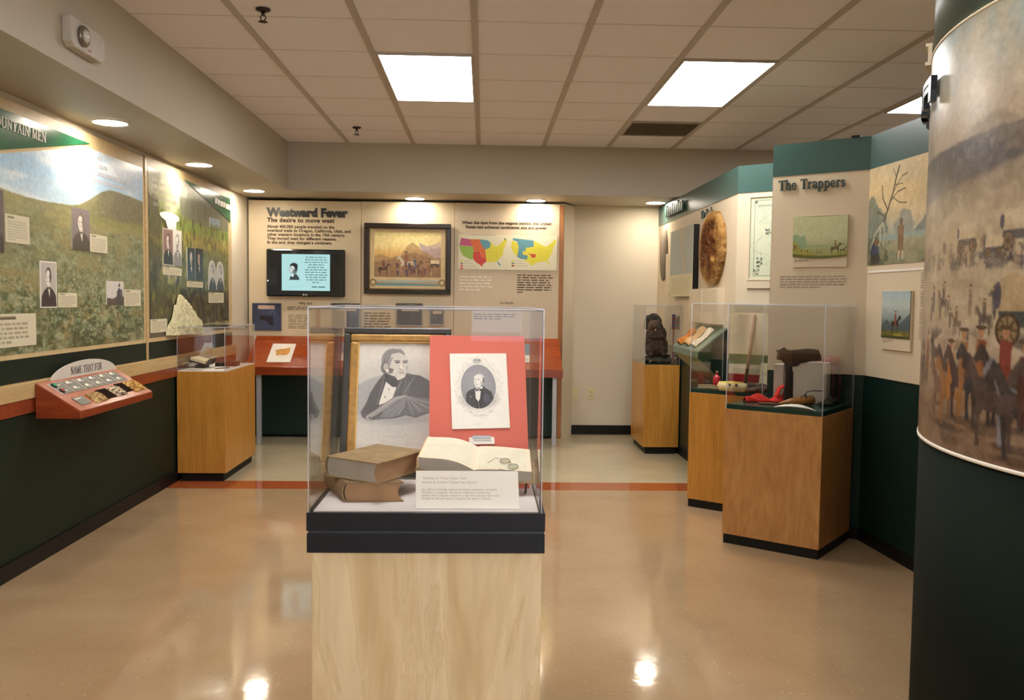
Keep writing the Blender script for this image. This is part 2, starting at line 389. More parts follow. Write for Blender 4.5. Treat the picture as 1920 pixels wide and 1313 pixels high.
# ---- a small roman letter set drawn as strokes with serifs
def arc(cx, cy, rx_, ry_, a0, a1, n=9):
    return [(cx + rx_ * math.cos(R(a0 + (a1 - a0) * i / n)), cy + ry_ * math.sin(R(a0 + (a1 - a0) * i / n))) for i in range(n + 1)]
K, k_ = 0.15, 0.07
def sf(x, y, w_=0.17): return ([(x - w_, y), (x + w_, y)], k_)
GL = {
 'T': (.74, [([(.02, .96), (.72, .96)], k_), ([(.37, .03), (.37, .96)], K), sf(.37, .03), ([(.04, .96), (.04, .80)], k_), ([(.70, .96), (.70, .80)], k_)]),
 'N': (.84, [([(.14, .03), (.14, .97)], k_), ([(.14, .97), (.70, .03)], K), ([(.70, .03), (.70, .97)], k_), sf(.14, .03, .13), sf(.10, .97, .10), sf(.70, .97, .13)]),
 'A': (.80, [([(.12, .03), (.40, .98)], k_), ([(.40, .98), (.68, .03)], K), ([(.22, .34), (.58, .34)], k_), sf(.12, .03, .12), sf(.68, .03, .14)]),
 'M': (1.0, [([(.14, .03), (.14, .97)], k_), ([(.14, .97), (.48, .05)], K), ([(.48, .05), (.82, .97)], k_), ([(.82, .03), (.82, .97)], K), sf(.14, .03, .12), sf(.82, .03), sf(.10, .97, .10), sf(.86, .97, .12)]),
 'E': (.70, [([(.16, .03), (.16, .97)], K), ([(.04, .03), (.64, .03)], k_), ([(.04, .97), (.62, .97)], k_), ([(.16, .52), (.48, .52)], k_), ([(.62, .03), (.62, .2)], k_), ([(.60, .97), (.60, .82)], k_), ([(.48, .42), (.48, .62)], k_)]),
 'H': (.86, [([(.16, .03), (.16, .97)], K), ([(.70, .03), (.70, .97)], K), ([(.16, .5), (.70, .5)], k_), sf(.16, .03), sf(.70, .03), sf(.16, .97), sf(.70, .97)]),
 'F': (.66, [([(.16, .03), (.16, .97)], K), ([(.04, .97), (.60, .97)], k_), ([(.16, .52), (.46, .52)], k_), sf(.16, .03), ([(.58, .97), (.58, .82)], k_), ([(.46, .42), (.46, .62)], k_)]),
 'U': (.84, [([(.16, .97), (.16, .3)] + arc(.43, .3, .27, .28, 180, 360) + [(.70, .97)], .11), sf(.16, .97), sf(.70, .97, .12)]),
 'R': (.82, [([(.16, .03), (.16, .97)], K), ([(.16, .96), (.40, .96)] + arc(.42, .74, .20, .22, 90, -90) + [(.16, .52)], .10), ([(.40, .52), (.74, .03)], K), sf(.16, .03), sf(.72, .03, .08), ([(.02, .97), (.2, .97)], k_)]),
 'O': (.88, [(arc(.44, .5, .33, .48, 0, 360, 20), .11)]),
 'I': (.36, [([(.18, .03), (.18, .97)], K), sf(.18, .03, .16), sf(.18, .97, .16)]),
 'h': (.66, [([(.14, .03), (.14, 1.02)], .13), ([(.14, .50)] + arc(.33, .47, .18, .18, 150, 0) + [(.51, .03)], .11), sf(.14, .03, .13), sf(.51, .03, .13), ([(.02, 1.0), (.14, 1.0)], k_)]),
 'e': (.56, [([(.08, .36), (.47, .36)], k_), (arc(.28, .33, .21, .30, 5, 320, 14), .10)]),
 'r': (.48, [([(.15, .03), (.15, .64)], .13), ([(.15, .44)] + arc(.33, .47, .14, .16, 150, 40), .10), sf(.15, .03, .14), ([(.03, .62), (.15, .62)], k_)]),
 'a': (.58, [(arc(.26, .47, .19, .17, 160, 0) + [(.45, .05), (.55, .04)], .11), (arc(.24, .19, .16, .15, 0, 360, 12), .09)]),
 'p': (.64, [([(.15, -.27), (.15, .64)], .13), (arc(.33, .33, .20, .30, 150, -150, 14), .10), sf(.15, -.27, .14), ([(.03, .62), (.15, .62)], k_)]),
 's': (.48, [([(.38, .56)] + arc(.23, .48, .14, .14, 60, 270, 8) + arc(.24, .19, .16, .16, 90, -150, 8), .10)]),
 'd': (.64, [([(.48, .03), (.48, 1.0)], .13), (arc(.29, .33, .20, .30, 30, 330, 14), .10), ([(.48, .04), (.6, .04)], k_), ([(.36, 1.0), (.48, 1.0)], k_)]),
 ' ': (.36, []),
}
def serif_text(name, body, size, o, r, u, n, mat, parent, ext=0.004, sx=1.0, track=0.06, weight=1.0):
    """one part per letter"""
    r, u, n = (Vector(x).normalized() for x in (r, u, n)); o = Vector(o); x = 0.0; lay = 0
    for ch in body:
        adv, strokes = GL[ch]; mb = MB()
        for pts, wd in strokes:
            wd *= weight
            for (ax_, ay_), (bx, by) in zip(pts, pts[1:]):
                lay += 1; dx, dy = (bx - ax_), (by - ay_); L = math.hypot(dx, dy) or 1e-6; dx /= L; dy /= L; e = wd * (0.12 if len(pts) < 4 else 0.3)
                P = [((ax_ - dx * e) + dy * wd / 2, (ay_ - dy * e) - dx * wd / 2), ((bx + dx * e) + dy * wd / 2, (by + dy * e) - dx * wd / 2), ((bx + dx * e) - dy * wd / 2, (by + dy * e) + dx * wd / 2), ((ax_ - dx * e) - dy * wd / 2, (ay_ - dy * e) + dx * wd / 2)]
                mb.prism([o + r * ((x + p[0]) * size * sx) + u * (p[1] * size) for p in P], n * (ext + (lay % 5) * 0.00012))
        if strokes: obj(name, mb, mat, parent)
        x += adv + track
def serif_len(body, track=0.06): return sum(GL[c][0] + track for c in body)

# ------------------------------------------------------------------ picture painting (computed, stored as point colours)
def vnoise(X, Y, seed):
    rs = np.random.RandomState(seed); T = rs.rand(64, 64)
    xi = np.floor(X).astype(int); yi = np.floor(Y).astype(int); fx = X - xi; fy = Y - yi
    fx = fx * fx * (3 - 2 * fx); fy = fy * fy * (3 - 2 * fy)
    a = T[yi % 64, xi % 64]; b = T[yi % 64, (xi + 1) % 64]; c = T[(yi + 1) % 64, xi % 64]; d = T[(yi + 1) % 64, (xi + 1) % 64]
    return (a * (1 - fx) + b * fx) * (1 - fy) + (c * (1 - fx) + d * fx) * fy
def fbm(X, Y, seed=1, o=4):
    t = 0; a = 0.5; s = 0
    for i in range(o): t = t + a * vnoise(X * 2 ** i + 17 * i, Y * 2 ** i + 31 * i, seed + i); s += a; a *= 0.55
    return t / s
def hx(c):
    if isinstance(c, str): c = tuple(int(c[i:i + 2], 16) / 255 for i in (0, 2, 4))
    return np.array(c, float)
class Cv:
    """canvas over a rectangle of user units, x to the right, y in either direction (yt = top, yb = bottom)"""
    def __init__(s, x0, x1, yt, yb, nx, ny=None, base='ffffff', asp=None):
        s.x0, s.x1, s.yt, s.yb, s.nx = x0, x1, yt, yb, nx
        s.ny = ny or max(2, int(round(nx * abs(yb - yt) / abs(x1 - x0))))
        xs = np.linspace(x0, x1, nx + 1); ys = np.linspace(yt, yb, s.ny + 1)
        s.X, s.Y = np.meshgrid(xs, ys); s.A = np.ones((s.ny + 1, nx + 1, 3)) * hx(base); s.px = abs(x1 - x0) / nx; s.py = abs(yb - yt) / s.ny
    def blend(s, m, c):
        c = hx(c) if not isinstance(c, np.ndarray) else c
        s.A = s.A * (1 - m[..., None]) + c * m[..., None]; return s
    def vgrad(s, stops, x=False):
        t = s.X if x else s.Y; ps = [p for p, _ in stops]; cs = np.array([hx(c) for _, c in stops]); o = np.argsort(ps); ps = np.array(ps)[o]; cs = cs[o]
        for k in range(3): s.A[..., k] = np.interp(t, ps, cs[:, k])
        return s
    def mpoly(s, pts, soft=None):
        m = np.zeros(s.X.shape, bool); n = len(pts)
        for i in range(n):
            x1, y1 = pts[i]; x2, y2 = pts[(i + 1) % n]
            if y1 == y2: continue
            c = ((y1 > s.Y) != (y2 > s.Y)) & (s.X < (x2 - x1) * (s.Y - y1) / (y2 - y1) + x1); m ^= c
        m = m.astype(float)
        for _ in range(soft or 0):
            p = np.pad(m, 1, mode='edge'); m = (p[:-2, 1:-1] + p[2:, 1:-1] + p[1:-1, :-2] + p[1:-1, 2:] + 2 * m) / 6
        return m
    def poly(s, pts, c, a=1.0, soft=1, rough=0.0, rs=30, seed=3):
        if rough:
            dx = (fbm(s.X * rs, s.Y * rs, seed) - .5) * rough * 2; dy = (fbm(s.X * rs + 9, s.Y * rs + 5, seed + 7) - .5) * rough * 2
            X, Y = s.X, s.Y; s.X, s.Y = X + dx, Y + dy; m = s.mpoly(pts, soft); s.X, s.Y = X, Y
        else: m = s.mpoly(pts, soft)
        return s.blend(m * a, c)
    def ell(s, cx, cy, rx_, ry_, c, a=1.0, soft=0.15, rot=0):
        dx, dy = s.X - cx, s.Y - cy
        if rot: c_, s_ = math.cos(rot), math.sin(rot); dx, dy = dx * c_ + dy * s_, -dx * s_ + dy * c_
        d = np.sqrt((dx / rx_) ** 2 + (dy / ry_) ** 2); return s.blend(np.clip((1 - d) / soft + .5, 0, 1) * a, c)
    def line(s, pts, wd, c, a=1.0):
        m = np.zeros(s.X.shape)
        for (x1, y1), (x2, y2) in zip(pts, pts[1:]):
            dx, dy = x2 - x1, y2 - y1; L = dx * dx + dy * dy + 1e-12; t = np.clip(((s.X - x1) * dx + (s.Y - y1) * dy) / L, 0, 1)
            d = np.hypot(s.X - x1 - t * dx, s.Y - y1 - t * dy); m = np.maximum(m, np.clip((wd / 2 - d) / max(s.px, s.py) + .5, 0, 1))
        return s.blend(m * a, c)
    def rect(s, x0, x1, y0, y1, c, a=1.0):
        m = (np.clip((s.X - min(x0, x1)) / s.px + .5, 0, 1) * np.clip((max(x0, x1) - s.X) / s.px + .5, 0, 1) * np.clip((s.Y - min(y0, y1)) / s.py + .5, 0, 1) * np.clip((max(y0, y1) - s.Y) / s.py + .5, 0, 1))
        return s.blend(m * a, c)
    def tex(s, c, sx, sy, seed=1, lo=.5, hi=.7, a=1.0, mask=None, o=4):
        f = fbm(s.X * sx, s.Y * sy, seed, o); m = np.clip((f - lo) / (hi - lo), 0, 1) * a
        if mask is not None: m = m * mask
        return s.blend(m, c)
    def grain(s, amp, sx, sy, seed=5): s.A = np.clip(s.A + ((fbm(s.X * sx, s.Y * sy, seed) - .5) * 2 * amp)[..., None], 0, 1); return s
    def daubs(s, n, x0, x1, y0, y1, rx_, ry_, cols, seed=1, a=.8, pers=None):
        rd = random.Random(seed)
        for _ in range(n):
            x, y = rd.uniform(x0, x1), rd.uniform(y0, y1); k = rd.uniform(.6, 1.4) * (pers(y) if pers else 1); c = rd.choice(cols)
            i0, i1 = sorted((int((x - 1.5 * rx_ * k - s.x0) / (s.x1 - s.x0) * s.nx), int((x + 1.5 * rx_ * k - s.x0) / (s.x1 - s.x0) * s.nx)))
            j0, j1 = sorted((int((y - 1.5 * ry_ * k - s.yt) / (s.yb - s.yt) * s.ny), int((y + 1.5 * ry_ * k - s.yt) / (s.yb - s.yt) * s.ny)))
            i0, j0 = max(0, i0), max(0, j0); i1, j1 = min(s.nx, i1) + 1, min(s.ny, j1) + 1
            if i1 <= i0 or j1 <= j0: continue
            X, Y = s.X[j0:j1, i0:i1], s.Y[j0:j1, i0:i1]; d = np.sqrt(((X - x) / (rx_ * k)) ** 2 + ((Y - y) / (ry_ * k)) ** 2); m = (np.clip((1 - d) / .4 + .3, 0, 1) * a)[..., None]
            s.A[j0:j1, i0:i1] = s.A[j0:j1, i0:i1] * (1 - m) + hx(c) * m
        return s
    def lines(s, x0, x1, y0, y1, n, c='6b5a48', a=.5, seed=1, fill=.9):
        rd = random.Random(seed); h = (y1 - y0) / n
        for i in range(n):
            y = y0 + h * (i + .5); x = x0; end = x0 + (x1 - x0) * (rd.uniform(.35, .9) if i == n - 1 else rd.uniform(.92, 1)) * 1.0; sg = 1 if x1 > x0 else -1
            while (end - x) * sg > 0:
                L = abs(x1 - x0) * rd.uniform(.04, .11) * sg
                xe = x + L if (end - x - L) * sg > 0 else end
                s.rect(x, xe, y - h * .22, y + h * .22, c, a * rd.uniform(.7, 1)); x = xe + sg * abs(x1 - x0) * .018
        return s
    def person(s, x, y, h, c, d=1, a=.9, hat=None, skin='a87a58'):
        """standing figure, feet at y; h height in user units, d = -1 if y grows downward"""
        s.poly([(x - .13 * h, y), (x - .15 * h, y + d * .45 * h), (x - .17 * h, y + d * .8 * h), (x + .15 * h, y + d * .8 * h), (x + .14 * h, y + d * .45 * h), (x + .11 * h, y), (x + .02 * h, y), (x, y + d * .4 * h), (x - .04 * h, y)], c, a)
        s.ell(x, y + d * .89 * h, .085 * h, .10 * h, skin, a)
        if hat: s.ell(x, y + d * .95 * h, .16 * h, .035 * h, hat, a); s.ell(x, y + d * 1.0 * h, .08 * h, .06 * h, hat, a)
        return s
    def horse(s, x, y, h, c, d=1, f=1, a=.95, rider=None):
        """horse, feet at y, f = facing direction along x"""
        P = lambda *q: [(x + f * u * h, y + d * v * h) for u, v in q]
        s.poly(P((-.48, .95), (-.1, .88), (.28, .98), (.55, 1.35), (.68, 1.38), (.86, 1.14), (.80, 1.05), (.62, 1.12), (.46, .82), (.40, .62), (-.35, .55), (-.52, .72)), c, a)
        for lx, k in ((-.46, .06), (-.34, -.1), (.30, .10), (.42, -.04)):
            s.poly(P((lx - .07, .66), (lx + .08, .66), (lx + .05 + k, .32), (lx + .03 + k * .4, 0), (lx - .04 + k * .4, 0), (lx - .02 + k, .32)), c, a)
        s.line(P((-.5, .9), (-.62, .6), (-.6, .35)), .06 * h, c, a)
        if rider:
            s.poly(P((-.1, .9), (-.14, 1.45), (.14, 1.48), (.18, .9), (.14, .5), (.04, .5)), rider, a); s.ell(x + f * .02 * h, y + d * 1.6 * h, .09 * h, .11 * h, '9a6f50', a); s.ell(x + f * .02 * h, y + d * 1.68 * h, .17 * h, .04 * h, '4a3826', a)
        return s
    def wagon(s, x, y, h, d=1, cov='c9b48c', body='3c3c3c', a=.95):
        s.poly([(x - .8 * h, y + d * .4 * h), (x + .8 * h, y + d * .4 * h), (x + .9 * h, y + d * .75 * h), (x - .9 * h, y + d * .75 * h)], body, a)
        s.poly([(x - .9 * h, y + d * .72 * h), (x - 1.0 * h, y + d * 1.25 * h), (x - .6 * h, y + d * 1.5 * h), (x, y + d * 1.42 * h), (x + .6 * h, y + d * 1.5 * h), (x + 1.0 * h, y + d * 1.28 * h), (x + .88 * h, y + d * .72 * h)], cov, a)
        for k in (-.5, 0, .5): s.line([(x + k * h, y + d * .75 * h), (x + k * 1.05 * h, y + d * 1.42 * h)], .03 * h, '8a7450', a * .6)
        s.ell(x - .93 * h, y + d * 1.05 * h, .12 * h, .28 * h, '4a4450', a)
        for wx in (-.6, .6):
            for rr_ in (.36,): s.ell(x + wx * h, y + d * .34 * h, rr_ * h, rr_ * h, '3a2a1c', a, .1); s.ell(x + wx * h, y + d * .34 * h, rr_ * .8 * h, rr_ * .8 * h, '7a664a', a, .1)
            for q in range(4): s.line([(x + wx * h - .34 * h * math.cos(q * PI / 4), y + d * .34 * h - .34 * h * math.sin(q * PI / 4)), (x + wx * h + .34 * h * math.cos(q * PI / 4), y + d * .34 * h + .34 * h * math.sin(q * PI / 4))], .04 * h, '4a3420', a)
        return s
    def bust(s, x0, x1, yt, yb, bg='8c8984', coat='2e2b2c', face='d2cac0', hair='5a5450', side=1, oval=False, beard=False):
        """head and shoulders portrait inside a rectangle"""
        wd, ht = x1 - x0, yb - yt; cx = x0 + wd * .5
        if oval: s.ell(cx, yt + ht * .5, abs(wd) * .5, abs(ht) * .5, bg, 1, .04)
        else: s.rect(x0, x1, yt, yb, bg)
        P = lambda *q: [(x0 + u * wd, yt + v * ht) for u, v in q]
        if oval: s.poly(P((.16, .72), (.28, .60), (.42, .54), (.60, .54), (.74, .60), (.86, .72), (.78, .86), (.62, .96), (.5, .99), (.36, .95), (.22, .84)), coat, 1, 2)
        else: s.poly(P((.0, 1.0), (.04, .76), (.2, .64), (.4, .56), (.62, .56), (.82, .64), (.97, .76), (1.0, 1.0)), coat, 1, 2)
        s.poly(P((.42, .54), (.60, .54), (.55, .80)), 'dcd8d0', 1, 1)
        s.poly(P((.43, .55), (.59, .55), (.55, .60), (.47, .60)), '2a2828', 1, 1)
        s.ell(x0 + wd * .5, yt + ht * .30, abs(wd) * .185, abs(ht) * .19, hair, 1, .2)
        s.ell(x0 + wd * (.5 - .03 * side), yt + ht * .345, abs(wd) * .145, abs(ht) * .175, face, 1, .15)
        s.ell(x0 + wd * .5, yt + ht * .50, abs(wd) * .10, abs(ht) * .06, face, .8, .3)
        fx = .5 - .045 * side
        for e_ in (-.065, .065): s.ell(x0 + wd * (fx + e_), yt + ht * .325, abs(wd) * .028, abs(ht) * .012, '3a3432', .9, .4)
        s.line(P((fx - .01 * side, .33), (fx - .035 * side, .385), (fx, .395)), abs(wd) * .014, '7c726a', .9)
        s.line(P((fx - .045, .435), (fx + .045, .435)), abs(wd) * .016, '6a5c56', .9)
        s.ell(x0 + wd * (.5 + .10 * side), yt + ht * .34, abs(wd) * .05, abs(ht) * .12, hair, .7, .5)
        if beard: s.ell(x0 + wd * (fx + .01), yt + ht * .47, abs(wd) * .11, abs(ht) * .09, hair, .9, .3)
        return s

def cv_obj(name, cv, fn, mat, parent=None, thick=0.0, edge=None, n=None):
    """picture mesh: fn(U,V) gives points (arrays) for U 0..1 left-right, V 0..1 top-bottom; thickness goes to -n"""
    ny, nx = cv.ny + 1, cv.nx + 1
    U, V = np.meshgrid(np.linspace(0, 1, nx), np.linspace(0, 1, ny)); co = fn(U, V).reshape(-1, 3)
    idx = np.arange(nx * ny).reshape(ny, nx)
    q = np.stack([idx[:-1, :-1], idx[1:, :-1], idx[1:, 1:], idx[:-1, 1:]], -1).reshape(-1, 4)
    col = np.clip(cv.A.reshape(-1, 3), 0, 1); col = np.where(col <= .04045, col / 12.92, ((col + .055) / 1.055) ** 2.4)
    if thick:
        rim = np.concatenate([idx[0, :], idx[1:, -1], idx[-1, :-1][::-1], idx[1:-1, 0][::-1]]); L = len(rim); b0 = len(co)
        nv = np.array(n, float) if n is not None else None
        co = np.concatenate([co, co[rim], co[rim] - nv * thick]); ec = np.array(lin(edge or 'cfc6b4'))
        col = np.concatenate([col, np.tile(ec, (2 * L, 1))]); a = b0 + np.arange(L); a2 = b0 + (np.arange(L) + 1) % L
        side = np.stack([a, a2, a2 + L, a + L], -1)
        c4 = b0 + L + np.array([0, nx - 1, nx - 1 + ny - 1, 2 * (nx - 1) + ny - 1]); q = np.concatenate([q, side, c4[None, :]])
    me = bpy.data.meshes.new(name); me.vertices.add(len(co)); me.vertices.foreach_set('co', co.astype('f').ravel())
    me.loops.add(q.size); me.loops.foreach_set('vertex_index', q.astype('i').ravel())
    me.polygons.add(len(q)); me.polygons.foreach_set('loop_start', (np.arange(len(q)) * 4).astype('i'))
    me.update(calc_edges=True)
    at = me.color_attributes.new('Col', 'FLOAT_COLOR', 'POINT'); at.data.foreach_set('color', np.concatenate([col, np.ones((len(col), 1))], 1).astype('f').ravel())
    return finish(name, me, mat, parent)
def flat(o, r, u):
    """plane mapping: o = top left corner, r = full width vector, u = full height vector (pointing down)"""
    o, r, u = (np.array(tuple(x), float) for x in (o, r, u))
    return lambda U, V: o + U[..., None] * r + V[..., None] * u
def quadmap(tl, tr, br, bl):
    tl, tr, br, bl = (np.array(tuple(x), float) for x in (tl, tr, br, bl))
    return lambda U, V: (tl * (1 - U[..., None]) + tr * U[..., None]) * (1 - V[..., None]) + (bl * (1 - U[..., None]) + br * U[..., None]) * V[..., None]

# ------------------------------------------------------------------ the room
WX, WY = -2.36, 9.18            # left wall, back wall
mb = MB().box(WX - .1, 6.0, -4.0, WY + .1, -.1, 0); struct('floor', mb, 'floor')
mb = MB().box(WX - .1, 6.0, -4.0, WY + .1, CEIL, CEIL + .1); struct('ceiling', mb, 'tile')
struct('wall_left', MB().box(WX - .1, WX, -4.0, WY, 0, CEIL), 'wall')
struct('wall_back', MB().box(WX - .1, 6.0, WY, WY + .1, 0, CEIL), 'wall')
struct('wall_right', MB().box(6.0, 6.1, -4.0, WY, 0, CEIL), 'wall')
struct('wall_rear', MB().box(WX, -.12, -4.1, -4.0, 0, CEIL).box(.60, 1.1, -4.1, -4.0, 0, CEIL).box(4.6, 6.0, -4.1, -4.0, 0, CEIL).box(1.1, 4.6, -4.1, -4.0, 2.3, CEIL).box(1.1, 4.6, -4.1, -4.0, 0, .15).box(-.12, .60, -4.1, -4.0, 0, 1.0).box(-.12, .60, -4.1, -4.0, 1.36, CEIL), 'wall')
mb = MB()
for x in (1.1, 1.96, 2.82, 3.68, 4.54): mb.box(x, x + .06, -4.06, -4.0, .15, 2.3)
mb.box(1.1, 4.6, -4.06, -4.0, 2.24, 2.3).box(1.1, 4.6, -4.06, -4.0, .15, .21)
struct('added_window_1', mb, 'legmetal')  # made-up frame around the added glowing pane behind the camera
struct('added_window_2', MB().box(1.1, 4.6, -4.12, -4.08, .15, 2.3), emit('added_daylight_glow', (.86, .93, 1.0), ADDED_GLOW_W, True))  # added glowing pane, out of view, for cool light from behind
struct('added_window_3', MB().box(-.12, .60, -4.12, -4.08, 1.0, 1.36), emit('added_sheen_glow', (.72, .82, 1.0), ADDED_GLOW_W * .28, True))  # small added glow, placed to put a bluish sheen on the front case
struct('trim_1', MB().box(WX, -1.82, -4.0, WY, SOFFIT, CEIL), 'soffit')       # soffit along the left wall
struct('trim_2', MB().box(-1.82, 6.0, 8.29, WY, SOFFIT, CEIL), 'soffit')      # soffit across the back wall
struct('baseboard_left', MB().box(WX, -2.305, 1.0, 8.30, 0, .085), 'black')
struct('baseboard_back', MB().box(.93, 1.80, WY - .012, WY, 0, .098), 'black')
# ceiling grid: long tees run away from the camera, cross joints are thin
GX = [-1.27, -.667, -.063, .540, 1.142, 1.745, 2.348, 2.951, 3.554, 4.157, 4.76, 5.363]
mb = MB()
for x in GX: mb.box(x - .018, x + .018, -4.0, 8.29, CEIL - .007, CEIL)
struct('trim_3', mb, 'tee')
mb = MB(); y = 8.27 - .605 * 20
while y < 8.29:
    mb.box(-1.82, 6.0, y - .003, y + .003, CEIL - .002, CEIL); y += .605
struct('trim_4', mb, plain('tile_joint', 'c2bcb6', .8))

# ceiling light panels
def fixture(x, y, label):
    t = thing('ceiling_light', label, 'ceiling light', (x, y, CEIL - .012), 'recessed ceiling light panels')
    f = frame_mb((x - .285, y - .605, CEIL - .013), (1, 0, 0), (0, 1, 0), (0, 0, 1), .57, 1.21, .014, .012); obj('frame', f, 'tee', t)
    obj('diffuser', MB().box(x - .271, x + .271, y - .591, y + .591, CEIL - .010, CEIL - .002), 'panelglow', t); return t
fixture(-.362, 5.86, 'square-looking bright ceiling light panel left of the middle, above the framed painting')
fixture(1.445, 5.86, 'slanted bright ceiling light panel nearer the middle right, in front of the ceiling vent')
fixture(3.255, 5.96, 'bright ceiling light panel cut off by the curved mural wall at right')
for x, y in ((-.362, 2.23), (1.445, 2.23), (3.255, 2.23), (-.362, -1.4), (1.445, -1.4), (3.255, -1.4)):
    fixture(x, y, 'bright ceiling light panel above or behind the viewer, outside the photo')
t = thing('ceiling_vent', 'grey-brown rectangular ceiling vent beyond the right light panel', 'vent', (1.445, 7.36, CEIL - .01))
obj('frame', frame_mb((1.16, 7.08, CEIL - .012), (1, 0, 0), (0, 1, 0), (0, 0, 1), .57, .56, .012, .010), 'tee', t)
mb = MB()
for i in range(16): mb.obox((1.172, 7.095 + i * .0335, CEIL - .011), (.546, 0, 0), (0, .020, .006), (0, 0, .002))
obj('louvre', mb, plain('vent_grey', 'b3a692', 0.5), t)
obj('backing', MB().box(1.172, 1.718, 7.092, 7.628, CEIL - .0035, CEIL - .001), plain('vent_dark', '968a78', 0.8), t)
def sprinkler(x, y, label):
    t = thing('fire_sprinkler', label, 'sprinkler', (x, y, CEIL - .07), 'ceiling sprinklers')
    obj('escutcheon', MB().lathe([(.0, .068), (.036, .068), (.036, .062), (.018, .054), (0, .054)], (x, y, CEIL - .07), 20), M['sprk'], t)
    mb = MB().tube([(x, y, CEIL - .016), (x, y, CEIL - .034)], .009, 10)
    for sg in (-1, 1): mb.tube([(x + sg * .009, y, CEIL - .034), (x + sg * .014, y, CEIL - .045), (x + sg * .004, y, CEIL - .062)], .003, 6)
    obj('body', mb, M['sprk'], t)
    mb = MB().lathe([(0, .004), (.018, .004), (.020, .0), (0, -.002)], (x, y, CEIL - .066), 16)
    for k in range(10): a = 2 * PI * k / 10; mb.obox((x + .016 * math.cos(a), y + .016 * math.sin(a), CEIL - .066), (.008 * math.cos(a), .008 * math.sin(a), 0), (-.003 * math.sin(a), .003 * math.cos(a), 0), (0, 0, .003))
    obj('deflector', mb, M['sprk'], t)
M['sprk'] = plain('dull_bronze', '3b332c', 0.4, metal=0.7)
sprinkler(-1.116, 4.52, 'dark ceiling sprinkler cut by the top edge of the photo')
sprinkler(-1.082, 7.53, 'small dark ceiling sprinkler far back above the television')
# soffit downlights
def downlight(x, y, label):
    t = thing('downlight', label, 'downlight', (x, y, SOFFIT - .006), 'round downlights in the soffits')
    obj('trim_ring', MB().lathe([(.092, 0), (.106, 0), (.106, .006), (.092, .006), (.092, 0)], (x, y, SOFFIT - .007), 40), M['ring'], t)
    obj('lens', MB().lathe([(0, 0), (.093, 0), (.093, .003), (0, .003)], (x, y, SOFFIT - .005), 40), 'downglow', t)
M['ring'] = plain('white_trim_ring', 'e6dcc8', 0.4)
for x, y, l in ((-2.145, 5.17, 'round lit downlight in the left soffit, nearest of those along the mural panels'), (-2.145, 6.745, 'round lit downlight in the left soffit, middle one along the mural panels'),
                (-2.145, 8.33, 'round lit downlight in the far left corner of the soffit'), (-.688, 8.755, 'round lit downlight above the framed painting'),
                (.506, 8.765, 'round lit downlight above the two coloured maps'), (1.70, 8.79, 'round lit downlight at the far right end of the back soffit'),
                (-2.145, 3.60, 'round downlight in the left soffit just outside the photo')): downlight(x, y, l)
# emergency light on the soffit face
t = thing('emergency_light', 'pale plastic emergency light with round lamp on the upper left soffit face', 'emergency light', (-1.82, 4.05, 2.52))
P = [onX(*p, -1.815) for p in ((116, 30), (114, 72), (121, 80), (157, 104), (174, 98), (179, 78))]
mb = MB().prism([(-1.82, 3.90, 2.49), (-1.82, 3.90, 2.60), (-1.82, 4.20, 2.60), (-1.82, 4.235, 2.57), (-1.82, 4.235, 2.50), (-1.82, 4.20, 2.47), (-1.82, 3.93, 2.47)], (.045, 0, 0))
obj('housing', mb, M['emw'] if 'emw' in M else plain('pale_grey_plastic', 'b9b2a6', 0.4), t, .006)
for yy in (4.0,):
    obj('lamp_head', MB().lathe([(0, 0), (.046, 0), (.046, .012), (.040, .018), (0, .022)], (-1.776, yy, 2.535), 28, axis=(1, 0, 0)), plain('lamp_rim', '7d766c', 0.25, metal=.6), t)
    obj('lamp_lens', MB().lathe([(0, .02), (.034, .018), (.02, .028), (0, .031)], (-1.776, yy, 2.535), 24, axis=(1, 0, 0)), plain('lamp_glass', 'c9c7c0', 0.1, spec=.8), t)
obj('test_button', MB().box(-1.776, -1.772, 4.06, 4.08, 2.487, 2.495), plain('dull_red', 'b5786a', 0.5), t)

# ------------------------------------------------------------------ left wall exhibit
LX = -2.335                      # face of the graphic boards
def lw(px, py): v = onX(px, py, LX); return (v.y, v.z)
def L3(y, z, off=0.0): return Vector((LX + off, y, z))
def lwcanvas(y0, y1, zt, zb, off): return flat(L3(y0, zt, off), (0, y1 - y0, 0), (0, 0, zb - zt))
Xn, Yn, Zn = Vector((1, 0, 0)), Vector((0, 1, 0)), Vector((0, 0, 1))

t1 = thing('graphic_panel', 'large wall panel with sagebrush hills under a blue sky and portrait photos', 'wall panel', (-2.35, 4.6, .955), 'mural panels on the left wall')
obj('board', MB().box(WX, LX, 3.0, 6.17, 1.074, 2.352), 'tanpanel', t1, .003)
cv = Cv(3.2, 6.135, 2.268, 1.10, 760)
H0 = [lw(0, 353), lw(20, 361), lw(53, 371), lw(90, 379), lw(133, 385), lw(148, 384), lw(170, 374), lw(190, 361), lw(203, 357), lw(222, 362), lw(245, 370), lw(271, 381)]
cv.vgrad([(2.27, '9fc0e0'), (2.05, 'a9cbe4'), (1.88, 'c4dcea'), (1.80, 'cfe0e6')])
for i, (a, b, sx_, sz) in enumerate(((.62, .75, 2.2, 7), (.55, .70, 1.4, 9))): cv.tex('eef2f4', sx_, sz, 11 + i, a - .1, b, .75)
cv.poly([(5.5, 2.29), (6.2, 2.29), (6.2, 2.02), (5.8, 2.10)], '9da8bd', .35, 14)
hill = [(3.2, 1.0), (3.2, 1.98), (3.8, 1.95)] + H0 + [(6.2, 1.0)]
cv.poly(hill, '8c8662', 1, 1)
